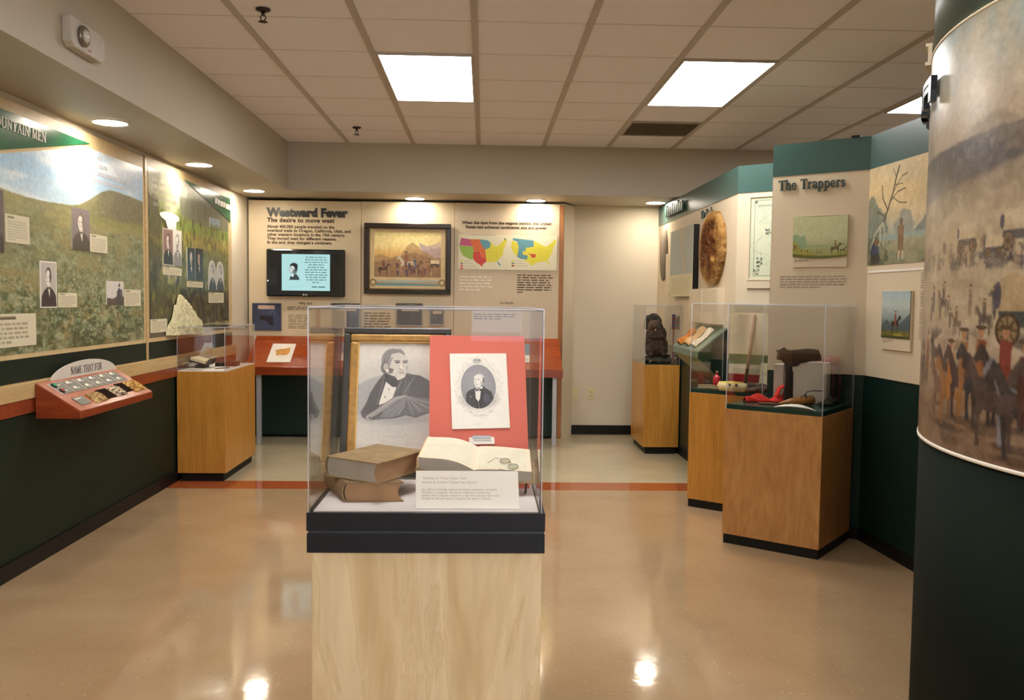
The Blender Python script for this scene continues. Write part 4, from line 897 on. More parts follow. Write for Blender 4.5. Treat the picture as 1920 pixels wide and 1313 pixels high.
g.wagon(bx0 + .60, bzb + .1, .05, cov='d8c8a0'); g.grain(.07, 40, 40); g.grain(.05, 120, 120)
mk = cv.mpoly([(bx0, bzt), (bx1, bzt), (bx1, bzb), (bx0, bzb)], 0)[..., None]; cv.A = cv.A * (1 - mk) + g.A * mk
cv.rect(bx0 + .02, bx1 - .02, bzb - .03, bzb - .085, '9fb0ac'); cv.poly([(bx0 + .02, bzb - .085), (bx0 + .02, bzb - .06), (bx0 + .3, bzb - .055), (bx1 - .02, bzb - .07), (bx1 - .02, bzb - .085)], '5c8c94', 1, 1); cv.poly([(bx0 + .02, bzb - .04), (bx0 + .25, bzb - .055), (bx1 - .02, bzb - .045), (bx1 - .02, bzb - .07), (bx0 + .02, bzb - .06)], 'b8906a', .8, 2)
for xx in (bx0 - .012, bx1 + .012): cv.ell(xx, bzb - .055, .034, .036, '6a5a3c'); cv.ell(xx, bzb - .055, .026, .028, 'a8986c'); cv.ell(xx, bzb - .05, .010, .014, 'd8c8a0')
for k in range(14): cv.line([(x0 + .05 + .055 * k, zt - .005), (x0 + .075 + .055 * k, zt - .02), (x0 + .1 + .055 * k, zt - .006)], .005, '9a6a3c', .6)
cv_obj('picture', cv, bcanvas(x0, x1, zt, zb, .018), 'print', tf, .012, '4a3a26', (0, -1, 0))
# television
tv = thing('television', 'black wall-mounted television showing a pale slide with a portrait and quotation', 'television', (-1.763, BY, 1.41))
TX0, TX1, TZ0, TZ1 = -2.148, -1.376, 1.411, 1.878
obj('housing', MB().box(TX0, TX1, BY - .085, BY - .03, TZ0, TZ1), plain('glossy_black_plastic', '08080a', .12, coat=.4), tv, .012)
obj('wall_bracket', MB().box(-1.95, -1.58, BY - .031, BY, 1.55, 1.75), 'black', tv)
obj('screen_glass', MB().box(TX0 + .035, TX1 - .035, BY - .088, BY - .084, TZ0 + .052, TZ1 - .035), plain('dark_screen', '0e0b0d', .10, coat=.3), tv)
cv = Cv(-1.995, -1.522, 1.829, 1.470, 420, base='a9d3d2')
cx, cz = -1.882, 1.66
cv.ell(cx - .004, cz + .02, .038, .048, 'b8c4c0', 1, .3); cv.ell(cx + .006, cz + .052, .038, .030, '2f3434', 1, .25); cv.ell(cx + .026, cz + .03, .016, .034, '2f3434', .9, .3)
cv.ell(cx - .010, cz + .018, .026, .036, 'cfd8d2', 1, .3); cv.line([(cx - .030, cz + .022), (cx - .038, cz + .006), (cx - .028, cz + .002)], .004, '5a6262'); cv.rect(cx - .032, cx - .008, cz + .028, cz + .034, '40484a', .9); cv.line([(cx - .03, cz - .012), (cx - .012, cz - .012)], .004, '5a6060')
cv.ell(cx + .012, cz - .004, .022, .026, '4e5656', .7, .5); cv.poly([(cx - .04, cz - .085), (cx - .03, cz - .055), (cx, cz - .032), (cx + .03, cz - .028), (cx + .055, cz - .06), (cx + .06, cz - .085)], '39403f', .95, 3); cv.poly([(cx - .02, cz - .04), (cx + .01, cz - .028), (cx - .005, cz - .06)], 'e0e8e4', 1, 1)
for k in range(14): cv.line([(-1.97 + .012 * k, 1.502 + .004 * math.sin(k * 2.1)), (-1.96 + .012 * k, 1.508 - .004 * math.cos(k * 1.7))], .002, '7aa0c0', .6)
rdt = random.Random(8)
for i, wd in enumerate((.105, .11, .115, .075, .085, .11, .11, .11, .105, .10, .04)):
    z = 1.800 - i * .0247; x = -1.657 - wd
    while x < -1.657 + wd: L = min(rdt.uniform(.018, .05), -1.657 + wd - x); cv.rect(x, x + L, z - .005, z + .004, '2c4448', .6); x += L + .009
for x_, L in ((-1.70, .05), (-1.64, .07)): cv.rect(x_, x_ + L, 1.502, 1.513, '2c4448', .7)
scr = bpy.data.materials.new('lit_screen'); scr.use_nodes = True; nt = scr.node_tree; a = N(nt, 'ShaderNodeAttribute', attribute_name='Col'); e = N(nt, 'ShaderNodeEmission'); e.inputs[1].default_value = 1.0
nt.links.new(a.outputs['Color'], e.inputs[0]); nt.links.new(e.outputs[0], nt.nodes['Material Output'].inputs[0])
cv_obj('lit_slide', cv, bcanvas(-1.995, -1.522, 1.829, 1.470, .0895), scr, tv)
text('logo', 'LG', .020, Vector((-1.768, BY - .0855, 1.423)), Xn, Zn, nB, 'letterwhite', tv, .0003, .0006)
obj('logo_disc', MB().lathe([(0, 0), (.009, 0), (.009, .001), (0, .001)], (-1.782, BY - .0855, 1.430), 20, axis=(0, -1, 0)), 'letterwhite', tv)
obj('power_light', MB().lathe([(0, 0), (.007, 0), (.005, .003), (0, .004)], (-2.132, BY - .086, 1.565), 14, axis=(0, -1, 0)), emit('white_indicator', 'e8f0f0', 1.6), tv)
# small framed pictures below
def blue_pic(x0, x1, zt, zb, label, nm='blue_picture', lab=True, prof=True):
    tt = thing(nm, label, 'picture', ((x0 + x1) / 2, BY, zb))
    c = Cv(x0, x1, zt, zb, 130, base='3c4660'); c.tex('2c3448', 8, 8, int(x0 * 100) % 50, .45, .65, .7); w_, h_ = x1 - x0, zt - zb
    c.poly([(x0 + w_ * .25, zb + h_ * .52), (x0 + w_ * .42, zb + h_ * .56), (x0 + w_ * .72, zb + h_ * .52), (x0 + w_ * .74, zb + h_ * .2), (x0 + w_ * .62, zb + h_ * .18), (x0 + w_ * .5, zb + h_ * .34), (x0 + w_ * .28, zb + h_ * .38)], '241c22', .8, 3)
    if lab: c.rect(x0 + w_ * .2, x0 + w_ * .78, zt - h_ * .08, zt - h_ * .22, 'c4a898')
    if prof: c.line([(x0 + w_ * .6, zt - h_ * .38), (x0 + w_ * .68, zt - h_ * .28), (x0 + w_ * .78, zt - h_ * .34), (x0 + w_ * .8, zt - h_ * .42)], .004, '8094a8', .8)
    cv_obj('picture', c, bcanvas(x0, x1, zt, zb, .022), 'printg', tt, .022, '2c3040', (0, -1, 0)); return tt
blue_pic(-2.302, -2.019, 1.342, 1.072, 'square dark blue picture under the left side of the television')
def flip(x0, x1, zt, zb, label):
    tt = thing('flip_picture', label, 'picture', ((x0 + x1) / 2, BY, zb), 'small flip frames below the framed painting'); w_ = x1 - x0
    obj('hinge_bar', MB().box(x0, x1, BY - .05, BY, zt - .035, zt), 'black', tt, .004)
    obj('rod', MB().tube([(x0 - .006, BY - .045, zt - .012), (x1 + .006, BY - .045, zt - .012)], .006, 8), 'metal', tt)
    c = Cv(x0, x1, zt - .036, zb, 70, base='585c66'); c.tex('3c4048', 10, 10, 4, .45, .6, .7); c.rect(x0 + w_ * .18, x1 - w_ * .1, zt - .04, zt - .075, 'c9b8a0')
    cv_obj('flap_print', c, bcanvas(x0 + .01, x1 - .01, zt - .036, zb, .03), 'printg', tt, .012, '4a4c54', (0, -1, 0))
    obj('flap_frame', frame_mb(B3(x0, zb, .014), Xn, Zn, nB, w_, zt - .036 - zb, .011, .02), 'metal', tt, .002)
flip(-1.516, -1.235, 1.348, 1.09, 'dark flip frame just right of the Why Go text, behind the front case')
flip(-.875, -.61, 1.355, 1.128, 'dark flip frame below the left half of the framed painting')
flip(-.542, -.395, 1.33, 1.14, 'narrow dark flip frame below the right half of the framed painting')
# reader rail
t = thing('reader_rail', 'long sloping orange-brown reading rail with pale legs along the back exhibit wall', 'reader rail', (-.75, 8.62, 0))
obj('sloping_top', MB().prism([(-2.262, BY - .003, 1.018), (-2.262, 8.40, .742), (-2.262, 8.40, .668), (-2.262, BY - .003, .72)], (3.022, 0, 0)), 'orangewood', t, .003)
obj('front_edge', MB().box(-2.266, .764, 8.388, 8.399, .664, .740), 'redwood', t, .001)
for x in (-2.136, .690): obj('leg', MB().box(x - .021, x + .021, 8.42, 8.47, 0, .67), 'legmetal', t, .003)
def rail(x, s, off=.002): return Vector((x, 8.40 + (BY - 8.40) * s, .742 + (1.018 - .742) * s)) + Vector((0, -.506, .862)) * off
def railsheet(nm, x0, x1, s0, s1, label, art):
    tt = thing(nm, label, 'sheet', tuple(rail((x0 + x1) / 2, s0)))
    c = Cv(0, 1, 0, 1, 110, 90, base='ece4d8'); art(c)
    cv_obj('sheet', c, quadmap(rail(x0, s1, .006), rail(x1, s1, .006), rail(x1, s0, .006), rail(x0, s0, .006)), 'printg', tt, .004, 'd8d0c4', (0, -.506, .862)); return tt
def art1(c):
    c.poly([(.22, .38), (.35, .30), (.55, .27), (.80, .22), (.84, .42), (.78, .60), (.60, .62), (.32, .64), (.26, .5)], 'c98b3e', .9, 2, .04, 8); c.tex('dba85c', 8, 8, 3, .5, .65, .6, c.mpoly([(.25, .35), (.8, .25), (.8, .6), (.3, .62)], 6)); c.line([(.18, .30), (.28, .34), (.3, .42)], .02, '9a8a9c', .6); c.line([(.4, .70), (.62, .69)], .015, '8a7a6a', .5)
railsheet('map_leaflet', -2.07, -1.845, .13, .72, 'white sheet with an orange shape lying on the sloping rail at left', art1)
def art2(c):
    c.A[:] = hx('5c7484'); c.rect(0, 1, .62, 1, 'd8cfc4'); c.tex('8a9aa4', 6, 6, 2, .5, .7, .6)
railsheet('picture_sheet', .34, .56, .2, .8, 'grey-blue sheet on the sloping rail, seen between the red mat and the case edge', art2)
# outlets
for px, nm in ((1108, 'cream wall outlet on the white back wall right of the exhibit wall'), (1074, 'cream cover plate on the back wall beside the exhibit wall edge')):
    v = onY(px, 738, WY); o = thing('wall_outlet', nm, 'outlet', (v.x, WY, v.z - .057))
    if px == 1074: v.x = .965
    obj('cover_plate', MB().box(v.x - .035, v.x + .035, WY - .008, WY, v.z - .057, v.z + .057), 'ivory', o, .003)
    if px == 1108:
        for dz in (-.02, .02):
            s_ = obj('socket', MB().lathe([(0, 0), (.016, 0), (.016, .003), (0, .003)], (v.x, WY - .0085, v.z + dz), 18, axis=(0, -1, 0)), 'ivory', o)
            obj('slot', MB().box(v.x - .007, v.x - .004, WY - .0125, WY - .0113, v.z + dz - .004, v.z + dz + .006).box(v.x + .004, v.x + .007, WY - .0125, WY - .0113, v.z + dz - .004, v.z + dz + .006), 'black', s_)

# ------------------------------------------------------------------ right side partitions
ZC, ZB, ZG = 2.186, 2.379, .983
A0, A1 = (1.815, WY), (1.815, 6.315)
B0, B1 = (1.815, 6.315), (2.28, 5.935)
C0, C1 = (1.79, 5.475), (2.245, 5.11)
D0, D1 = (2.245, 5.11), (2.325, 3.55)
def pv(p): return Vector((p[0], p[1], 0))
def partition(a, b, label, th=.04, capth=.05, nm='display_partition', low=True):
    a, b = pv(a), pv(b); d = (b - a); L = d.length; d = d / L; n = Vector((d.y, -d.x, 0))
    # face looks to the viewer's side
    if n.dot(Vector((0, 0, 0)) - (a + b) / 2) < 0: n = -n
    t = thing(nm, label, 'partition', tuple((a + b) / 2), None)
    obj('teal_cap', MB().obox(a - n * th - Vector((0, 0, -ZC)), d * L, n * (th + .004), (0, 0, ZB - ZC)), 'teal', t)
    obj('cream_board', MB().obox(a - n * th + Vector((0, 0, ZG)), d * L, n * (th), (0, 0, ZC - ZG)), 'cream', t)
    obj('green_board', MB().obox(a - n * th + Vector((0, 0, .075)), d * L, n * (th + .002), (0, 0, ZG - .075)), 'greend', t)
    obj('black_base', MB().obox(a - n * th, d * L, n * (th + .006), (0, 0, .075)), 'black', t)
    return t, a, d, n
tA, aA, dA, nA = partition(A0, A1, 'long cream and green partition on the right running to the back wall')
tB, aB, dB, nB_ = partition(B0, B1, 'angled cream partition with the line map, behind the middle pedestal')
tC, aC, dC, nC = partition(C0, C1, 'cream partition lettered The Trappers, behind the nearest right pedestal')
tD, aD, dD, nD = partition(D0, D1, 'cream partition with winter painting beside the curved mural wall')
obj('side_return', MB().prism([(1.79, 5.478, .002), (1.835, 5.442, .002), (2.29, 5.895, .002), (2.275, 5.925, .002)], (0, 0, ZB - .004)), 'teal', tC)
def W3(a, d, n, s, z, off=0.0): return a + d * s + n * off + Vector((0, 0, z))
def on(a, d, px, py):
    v = onV(px, py, (a.x, a.y), ((a + d).x, (a + d).y)); return ((v - a).dot(d), v.z)
def wflat(a, d, n, s0, s1, zt, zb, off): return flat(W3(a, d, n, s0, zt, off), d * (s1 - s0), Vector((0, 0, zb - zt)))
# --- C: The Trappers
sz = .060; L_ = serif_len('The Trappers') * sz
serif_text('letter', 'The Trappers', sz, W3(aC, dC, nC, .042, 2.098, .005), dC, Zn, nC, 'tealink', tC, .010, sx=.405 / L_, weight=1.15)
tp = thing('mounted_print', 'mounted pale landscape print below the words The Trappers', 'picture', tuple(W3(aC, dC, nC, .3, 1.62)))
obj('mount', MB().obox(W3(aC, dC, nC, .143, 1.622), dC * .325, nC * .010, (0, 0, .31)), 'cream', tp, .002)
cv = Cv(0, .325, .245, 0, 260); cv.vgrad([(.245, 'bfc298'), (.12, 'bcbf96'), (.08, 'a6aa80'), (.0, '8f9050')])
cv.poly([(-.01, .075), (.35, .078), (.35, .068), (-.01, .066)], '8c9c74', .8, 2); cv.poly([(0, .13), (.02, .14), (.045, .125), (.07, .135), (.08, .10), (.09, .06), (0, .05)], '7f9a7a', .8, 4, .01, 60)
cv.poly([(0, .10), (.02, .09), (.05, .05), (.1, .045), (.14, .02), (.2, .015), (.33, .03), (.33, 0), (0, 0)], '98923f', .9, 3, .008, 60); cv.poly([(0, .02), (.33, .012), (.33, 0), (0, 0)], '55562a', .8, 3)
for x, h in ((.012, .04), (.03, .03), (.055, .022), (.075, .02), (.09, .02), (.15, .022), (.17, .02)): cv.person(x, .04 - x * .08, h, random.Random(int(x * 999)).choice(['4c5030', '6a5838', '8a8a50']))
cv.horse(.255, .022, .045, '4c4c2c', rider='7a6a3c'); cv.horse(.30, .018, .030, '5c5838'); cv.grain(.04, 60, 60)
def fnC(U, V):
    e = .012 * (1 - (2 * U - 1) ** 2); o = np.array(W3(aC, dC, nC, .143, 1.686, .016)); z = (.245 + 0 * U) * (1 - V) - e * V - .004 * (1 - (2 * U - 1) ** 2) * (1 - V)
    return o + (U * .325)[..., None] * np.array(dC) + z[..., None] * np.array((0, 0, 1.0))
cv_obj('print', cv, fnC, 'printg', tp, .006, '8c7c5c', tuple(nC)); 
def glines(nm, t, a, d, n, s0, s1, zt, zb, k, seed, mat='faintink'):
    rd = random.Random(seed); mb = MB(); lh = (zt - zb) / k
    for i in range(k):
        z = zt - lh * (i + .7); s = s0; end = s0 + (s1 - s0) * (rd.uniform(.5, .8) if i == k - 1 else rd.uniform(.94, 1))
        while s < end: L = min(rd.uniform(.015, .05), end - s); mb.obox(W3(a, d, n, s, z, .0006), d * L, n * .001, (0, 0, lh * .38)); s += L + .007
    return obj(nm, mb, mat, t)
glines('small_text', tC, aC, dC, nC, .062, .475, 1.575, 1.495, 5, 3); glines('caption_text', tp, aC, dC, nC, .155, .30, 1.672, 1.655, 1, 4)
for o in [o for o in bpy.data.objects if o.parent == tp and o.name.startswith('caption_text')]: o.location = Vector(o.location) + nC * .011
obj('cap_fastener', MB().obox(W3(aC, dC, nC, .47, ZB, -.02), dC * .05, nC * .03, (0, 0, .012)), 'black', tC)
# --- D: painting and lower mount
cvx = Cv(0, 1.2, ZC, 1.627, 620)
def dd(px, py): return on(aD, dD, px, py)
cvx.vgrad([(ZC, 'cfb98e'), (2.05, 'd6bd8a'), (1.92, 'c9b58c'), (1.82, 'a8a692'), (1.74, '8a9088'), (1.66, '7a7c62')])
cvx.tex('b9b098', 3, 6, 4, .5, .7, .5); cvx.tex('dcc498', 4, 6, 14, .5, .7, .5)
cvx.poly([(-.1, 1.98), (.05, 2.02), (.12, 1.95), (.2, 1.9), (.24, 1.80), (-.1, 1.75)], '69746c', .75, 6, .02, 30)
cvx.poly([(.30, 1.84), (.38, 1.92), (.46, 1.90), (.50, 1.84), (.50, 1.78), (.30, 1.78)], '8b9189', .8, 5, .02, 30); cvx.poly([(.5, 1.80), (.62, 1.87), (.74, 1.93), (1.2, 1.98), (1.2, 1.78), (.5, 1.78)], '6f7878', .85, 4, .01)
cvx.poly([(.0, 1.79), (1.2, 1.80), (1.2, 1.75), (.0, 1.76)], '8fa09a', .9, 3); cvx.poly([(0, 1.76), (1.2, 1.765), (1.2, 1.6), (0, 1.6)], '9a9474', .8, 3, .01); cvx.tex('6c7460', 8, 14, 7, .5, .64, .6, cvx.mpoly([(0, 1.76), (1.2, 1.76), (1.2, 1.62), (0, 1.62)], 4))
cvx.poly([(-.1, 1.80), (.1, 1.79), (.2, 1.72), (.26, 1.65), (.3, 1.62), (-.1, 1.62)], '4c5240', .8, 5, .02, 30); cvx.tex('8c8a6c', 18, 18, 17, .5, .6, .8, cvx.mpoly([(0, 1.8), (.2, 1.75), (.3, 1.62), (0, 1.62)], 4))
cvx.poly([(.62, 1.66), (.7, 1.69), (.8, 1.70), (1.2, 1.70), (1.2, 1.62), (.6, 1.62)], '3d4034', .7, 4, .02, 30)
for pts, wd in (([(.10, 1.80), (.17, 1.86), (.22, 1.93), (.27, 2.02), (.30, 2.10), (.33, 2.16)], .014), ([(.22, 1.93), (.16, 2.0), (.15, 2.07)], .010), ([(.24, 1.97), (.32, 2.02), (.40, 2.03)], .007), ([(.27, 2.02), (.36, 2.10), (.42, 2.11)], .006), ([(.30, 2.10), (.27, 2.15)], .005), ([(.26, 2.0), (.34, 1.96), (.42, 1.95)], .006), ([(.18, 1.9), (.1, 1.93)], .008), ([(.29, 2.06), (.37, 2.06)], .005)):
    cvx.line(pts, wd, '4a4438', .8)
for pts, wd in (([(.04, 1.72), (.08, 1.80), (.14, 1.84), (.17, 1.86)], .02), ([(.17, 1.86), (.20, 1.80), (.18, 1.74)], .014), ([(.14, 1.84), (.15, 1.76), (.11, 1.72)], .016)): cvx.line(pts, wd, 'b8b298', .8)
cvx.person(.37, 1.665, .21, '7a5a3e', 1, skin='6a4c38'); cvx.line([(.355, 1.69), (.35, 1.655)], .016, 'c2b496'); cvx.line([(.39, 1.69), (.395, 1.655)], .016, 'c2b496')
cvx.ell(.085, 1.70, .05, .055, '33415c', .95, .3); cvx.ell(.10, 1.755, .022, .022, '7a5840', 1, .3); cvx.ell(.09, 1.66, .06, .03, '3a352c', .9, .4); cvx.grain(.06, 30, 30); cvx.grain(.04, 100, 100)
cv_obj('painting_print', cvx, wflat(aD, dD, nD, 0, 1.2, ZC, 1.627, .004), 'printg', tD, .003, 'cfc4ac', tuple(nD))
obj('raised_mount', MB().obox(W3(aD, dD, nD, .035, .985), dD * 1.1, nD * .010, (0, 0, .61)), 'cream', tD, .002)
obj('mount_rim', MB().obox(W3(aD, dD, nD, .035, 1.583, .010), dD * 1.1, nD * .004, (0, 0, .012)), 'white', tD)
tp = thing('mounted_print', 'upright print of a rider on a dark horse below the winter painting', 'picture', tuple(W3(aD, dD, nD, .38, 1.15)))
obj('mount', MB().obox(W3(aD, dD, nD, .232, 1.152, .0105), dD * .305, nD * .012, (0, 0, .325)), 'cream', tp, .002)
cv = Cv(0, .30, 1.475, 1.218, 190); cv.vgrad([(1.475, '9eb4bc'), (1.40, 'b2bfba'), (1.33, '8a9a98'), (1.28, '5a6a64'), (1.25, '6a6a34'), (1.218, '545428')])
cv.poly([(-.01, 1.27), (.05, 1.32), (.10, 1.30), (.2, 1.30), (.31, 1.36), (.31, 1.25), (-.01, 1.25)], '43525c', .7, 6); cv.poly([(0, 1.255), (.31, 1.26), (.31, 1.21), (0, 1.21)], '6c6a30', .9, 3); cv.poly([(.12, 1.24), (.2, 1.25), (.24, 1.235), (.16, 1.225)], 'a89a40', .8, 4); cv.poly([(0, 1.23), (.31, 1.232), (.31, 1.21), (0, 1.21)], '2e3418', .7, 3)
cv.horse(.15, 1.245, .072, '2a2420', rider='8a4a3c'); cv.horse(.06, 1.262, .034, '54606a', rider='4c5458'); cv.grain(.05, 60, 60)
cv_obj('print', cv, wflat(aD, dD, nD, .236, .533, 1.475, 1.218, .026), 'printg', tp, .003, '4c4434', tuple(nD))
glines('caption_text', tp, aD, dD, nD, .25, .36, 1.21, 1.19, 2, 6)
for o in [o for o in bpy.data.objects if o.parent == tp and o.name.startswith('caption_text')]: o.location = Vector(o.location) + nD * .0225
for i, (zt, zb) in enumerate(((1.572, 1.485), (1.475, 1.39), (1.38, 1.30), (1.29, 1.22))):
    o = glines('small_text', tD, aD, dD, nD, .60, .72, zt, zb, 7, 20 + i); o.location = Vector(o.location) + nD * .0105
# --- B: line map
tp = thing('framed_map', 'pale framed line map of rivers left of The Trappers', 'map', tuple(W3(aB, dB, nB_, .25, 1.55)))
obj('frame', frame_mb(W3(aB, dB, nB_, .088, 1.56, .0), dB, Zn, nB_, .46, .60, .014, .014), 'cream', tp, .002)
cv = Cv(0, .432, .572, 0, 300, base='ccd0b4'); cv.tex('c2c6a4', 5, 5, 3, .4, .7, .6)
rdm = random.Random(12)
for q in ([(.03, .02), (.03, .55), (.41, .55), (.41, .02), (.03, .02)],): cv.line(q, .004, '5c6050', .7)
for k in range(26):
    x, y = rdm.uniform(.05, .38), rdm.uniform(.06, .52); pts = [(x, y)]
    a = rdm.uniform(0, 6.28)
    for _ in range(6): a += rdm.uniform(-.8, .8); x += .022 * math.cos(a); y += .022 * math.sin(a); pts.append((x, y))
    cv.line(pts, .0022, '767c68', .55)
for bx, by in ((.07, .10), (.07, .13), (.05, .05), (.13, .33), (.24, .26)): cv.daubs(26, bx - .02, bx + .02, by - .02, by + .02, .006, .003, ['3c4034', '5c6050'], int(bx * 900), .8)
cv.rect(.05, .19, .52, .505, '7c806c', .5); cv.rect(.03, .05, .53, .55, '3c4034', .7)
cv_obj('map_print', cv, wflat(aB, dB, nB_, .102, .534, 2.146, 1.574, .006), 'print', tp, .004, 'cfc9ac', tuple(nB_))
obj('caption_strip', MB().obox(W3(aB, dB, nB_, .088, 1.505, .0), dB * .46, nB_ * .012, (0, 0, .052)), 'cream', tp, .002)
# --- A: items
def A3(y, z, off=0): return Vector((1.815 - off, y, z))
for k in range(9): y_ = 8.72 - k * .085; obj('letter', MB().box(1.785, 1.800, y_ - .055, y_, 2.235, 2.235 + (.09 if k % 3 else .11)).box(1.80, 1.812, y_ - .03, y_ - .02, 2.25, 2.27), 'tealink', tA)
sz = .062
serif_text('letter', 'The Trade', sz, A3(7.36, 2.100, .001), (0, -1, 0), Zn, (-1, 0, 0), 'tealink', tA, .010, sx=.38 / (serif_len('The Trade') * sz), weight=1.2)
tp = thing('wall_map', 'pale blue-grey map panel with cream text below, left of the fur pelt', 'map', (1.80, 7.9, 1.45))
obj('board', MB().box(1.765, 1.815, 7.43, 8.33, 1.452, 2.062), 'black', tp)
cv = Cv(0, .9, 2.062, 1.452, 200, base='c6bd98'); cv.poly([(0, 2.07), (.9, 2.07), (.9, 1.652), (0, 1.652)], '9fa6a0', 1, 0); cv.poly([(.30, 2.06), (.62, 2.06), (.58, 1.85), (.70, 1.66), (.55, 1.66), (.45, 1.9)], 'b0a48e', .8, 3); cv.line([(.5, 1.92), (.62, 1.78), (.72, 1.66)], .01, '6c7480', .7); cv.lines(.1, .8, 1.62, 1.48, 7, '8a8468', .35)
cv_obj('face', cv, flat((1.762, 8.33, 2.062), (0, -.9, 0), (0, 0, -.61)), 'print', tp, .003, 'cfc6a8', (-1, 0, 0))
obj('side_text_board', MB().box(1.78, 1.815, 8.36, 8.62, 1.486, 1.87), 'cream', tp)
tp = thing('round_shield', 'grey-brown round panel on the far right partition near the back wall', 'shield', (1.80, 8.84, 1.5))
obj('disc', MB().lathe([(0, 0), (.17, 0), (.18, .012), (.17, .025), (0, .03)], (1.812, 8.83, 1.79), 32, axis=(-1, 0, 0)), plain('grey_hide', '85796a', .8, var=.2), tp)
for o in [o for o in bpy.data.objects if o.parent == tp]: o.scale = (1, .75, 1.55)
for y_, w_, zz, l in ((6.86, .43, 1.515, 'cream shallow display board below the fur pelt, left of its twin'),):
    pass
for (ya, yb, l) in ((7.50, 7.07, 'shallow cream box board below and left of the fur pelt'), (7.04, 6.60, 'shallow cream box board directly below the fur pelt')):
    tp = thing('box_board', l, 'board', (1.79, (ya + yb) / 2, 1.23), 'shallow cream boards under the fur pelt'); obj('box', MB().box(1.765, 1.815, yb, ya, 1.235, 1.512), 'cream', tp); obj('face', MB().box(1.757, 1.765, yb + .004, ya, 1.235, 1.512), 'cream', tp, .002)
# fur pelt stretched oval
tp = thing('fur_pelt', 'large oval golden-brown fur pelt hung on the right partition', 'fur', (1.78, 6.92, 1.54))
cv = Cv(-1, 1, 1, -1, 150, 150, base='8c6430')
rr_ = np.hypot(cv.X, cv.Y); cv.blend(np.clip((.8 - rr_) / .3, 0, 1) * .85, '542a10'); cv.tex('b08448', 5, 3, 3, .56, .68, .6); cv.tex('5e3412', 4, 3, 9, .55, .68, .8, np.clip((.85 - rr_) / .3, 0, 1)); cv.blend(np.clip((rr_ - .84) / .12, 0, 1) * .6, '9a7440'); cv.tex('5a3416', 7, 5, 23, .54, .64, .55); cv.grain(.14, 16, 16, 4)
cv.line([(-.2, -.8), (.15, -.5), (.3, 0), (.25, .5)], .05, 'b99a64', .5)
def fnP(U, V):
    r_ = U; th = V * 2 * PI; n1 = fbm(np.cos(th) * 3 + 5, np.sin(th) * 3 + 5, 4); n2_ = fbm(np.cos(th) * 14 + 25, np.sin(th) * 14 + 25, 14); rad = r_ * (1 + .16 * (n1 - .5) + .05 * (n2_ - .5) * r_ ** 3)
    y = 6.915 - .335 * rad * np.cos(th); z = 1.832 + .292 * rad * np.sin(th) * 1.0
    nz = fbm(6 + y * 14, z * 14, 6) ; h = .010 + .045 * np.clip(1 - r_ ** 4, 0, 1) ** .5 + .07 * (nz - .4) * (1 - r_ ** 6)
    return np.stack([1.812 - np.clip(h, .004, 1) * (r_ < .999), y, z], -1)
pc = Cv(0, 1, 0, 1, 70, 200); U_, V_ = np.meshgrid(np.linspace(0, 1, 71), np.linspace(0, 1, 201)); jx = np.clip(((U_ * np.cos(V_ * 2 * PI)) + 1) / 2 * 150, 0, 150).astype(int); jy = np.clip((1 - (U_ * np.sin(V_ * 2 * PI))) / 2 * 150, 0, 150).astype(int); pc.A = cv.A[jy, jx]
cv_obj('pelt', pc, fnP, 'fur', tp)
rh = random.Random(31); hm = [MB(), MB(), MB()]
for k in range(5200):
    rr2 = math.sqrt(rh.random()); th = rh.uniform(0, 2 * PI); y = 6.915 - .335 * rr2 * math.cos(th); z = 1.832 + .292 * rr2 * math.sin(th); h = .012 + .045 * max(0, 1 - rr2 ** 4) ** .5
    L = rh.uniform(.018, .04); a = th + rh.uniform(-.7, .7) + .6 * math.sin(y * 20); dy, dz = -math.cos(a) * L * .8, math.sin(a) * L * .8 - .006; w_ = .0013
    nzv = math.sin(y * 17 + 2) * math.cos(z * 15) + rh.uniform(-.5, .5); q = 2 if rr2 > .86 else (1 if (nzv > .1 or rr2 > .76) else 0)
    hm[q].quad([(1.812 - h, y - w_, z - w_), (1.812 - h, y + w_, z + w_), (1.812 - h - .012, y + dy, z + dz)])
for q, (nm, c_) in enumerate((('dark_hair', '4e2a12'), ('golden_hair', '9a6c34'), ('pale_rim_hair', 'bc9a66'))): o = obj('fur_strands', hm[q], plain(nm, c_, .8, var=.3, scale=25), tp); o['kind'] = 'stuff'

# green slanted reader against partition A
t = thing('slanted_shelf', 'green slanted display shelf with hides between the far and middle right pedestals', 'shelf', (1.7, 6.93, .9))
obj('body', MB().prism([(1.813, 6.50, 1.215), (1.595, 6.50, 1.035), (1.595, 6.50, .985), (1.813, 6.50, .80)], (0, .86, 0)), plain('grey_green_laminate', '5d7564', .35), t, .002)
obj('side_board', MB().prism([(1.813, 6.492, 1.205), (1.60, 6.492, 1.025), (1.60, 6.492, .985), (1.813, 6.492, .79)], (0, .007, 0)), 'greend', t)
def shelf(y, s, off=0): return Vector((1.595 + .218 * s, y, 1.035 + .18 * s)) + Vector((-.637, 0, .771)) * off
def roll(nm, lab, y0_, y1_, r0, mat, s0=.12, s1=.82, flatt=.6):
    tt = thing(nm, lab, 'hide', tuple(shelf((y0_ + y1_) / 2, s0)))
    def f(u, v):
        s = s0 + (s1 - s0) * u; th = v * PI; hw = (y1_ - y0_) / 2 * (.8 + .2 * math.sin(u * PI)) * (.92 + .16 * float(fbm(np.array([[u * 6]]), np.array([[v * 3]]), 3)[0, 0])); return shelf((y0_ + y1_) / 2 + hw * math.cos(th) + .03 * (u - .5), s, .004 + r0 * math.sin(th) * (.8 + .3 * math.sin(u * 9)))
    obj(nm, MB().sheet(f, 24, 12, thick=.004), mat, tt)
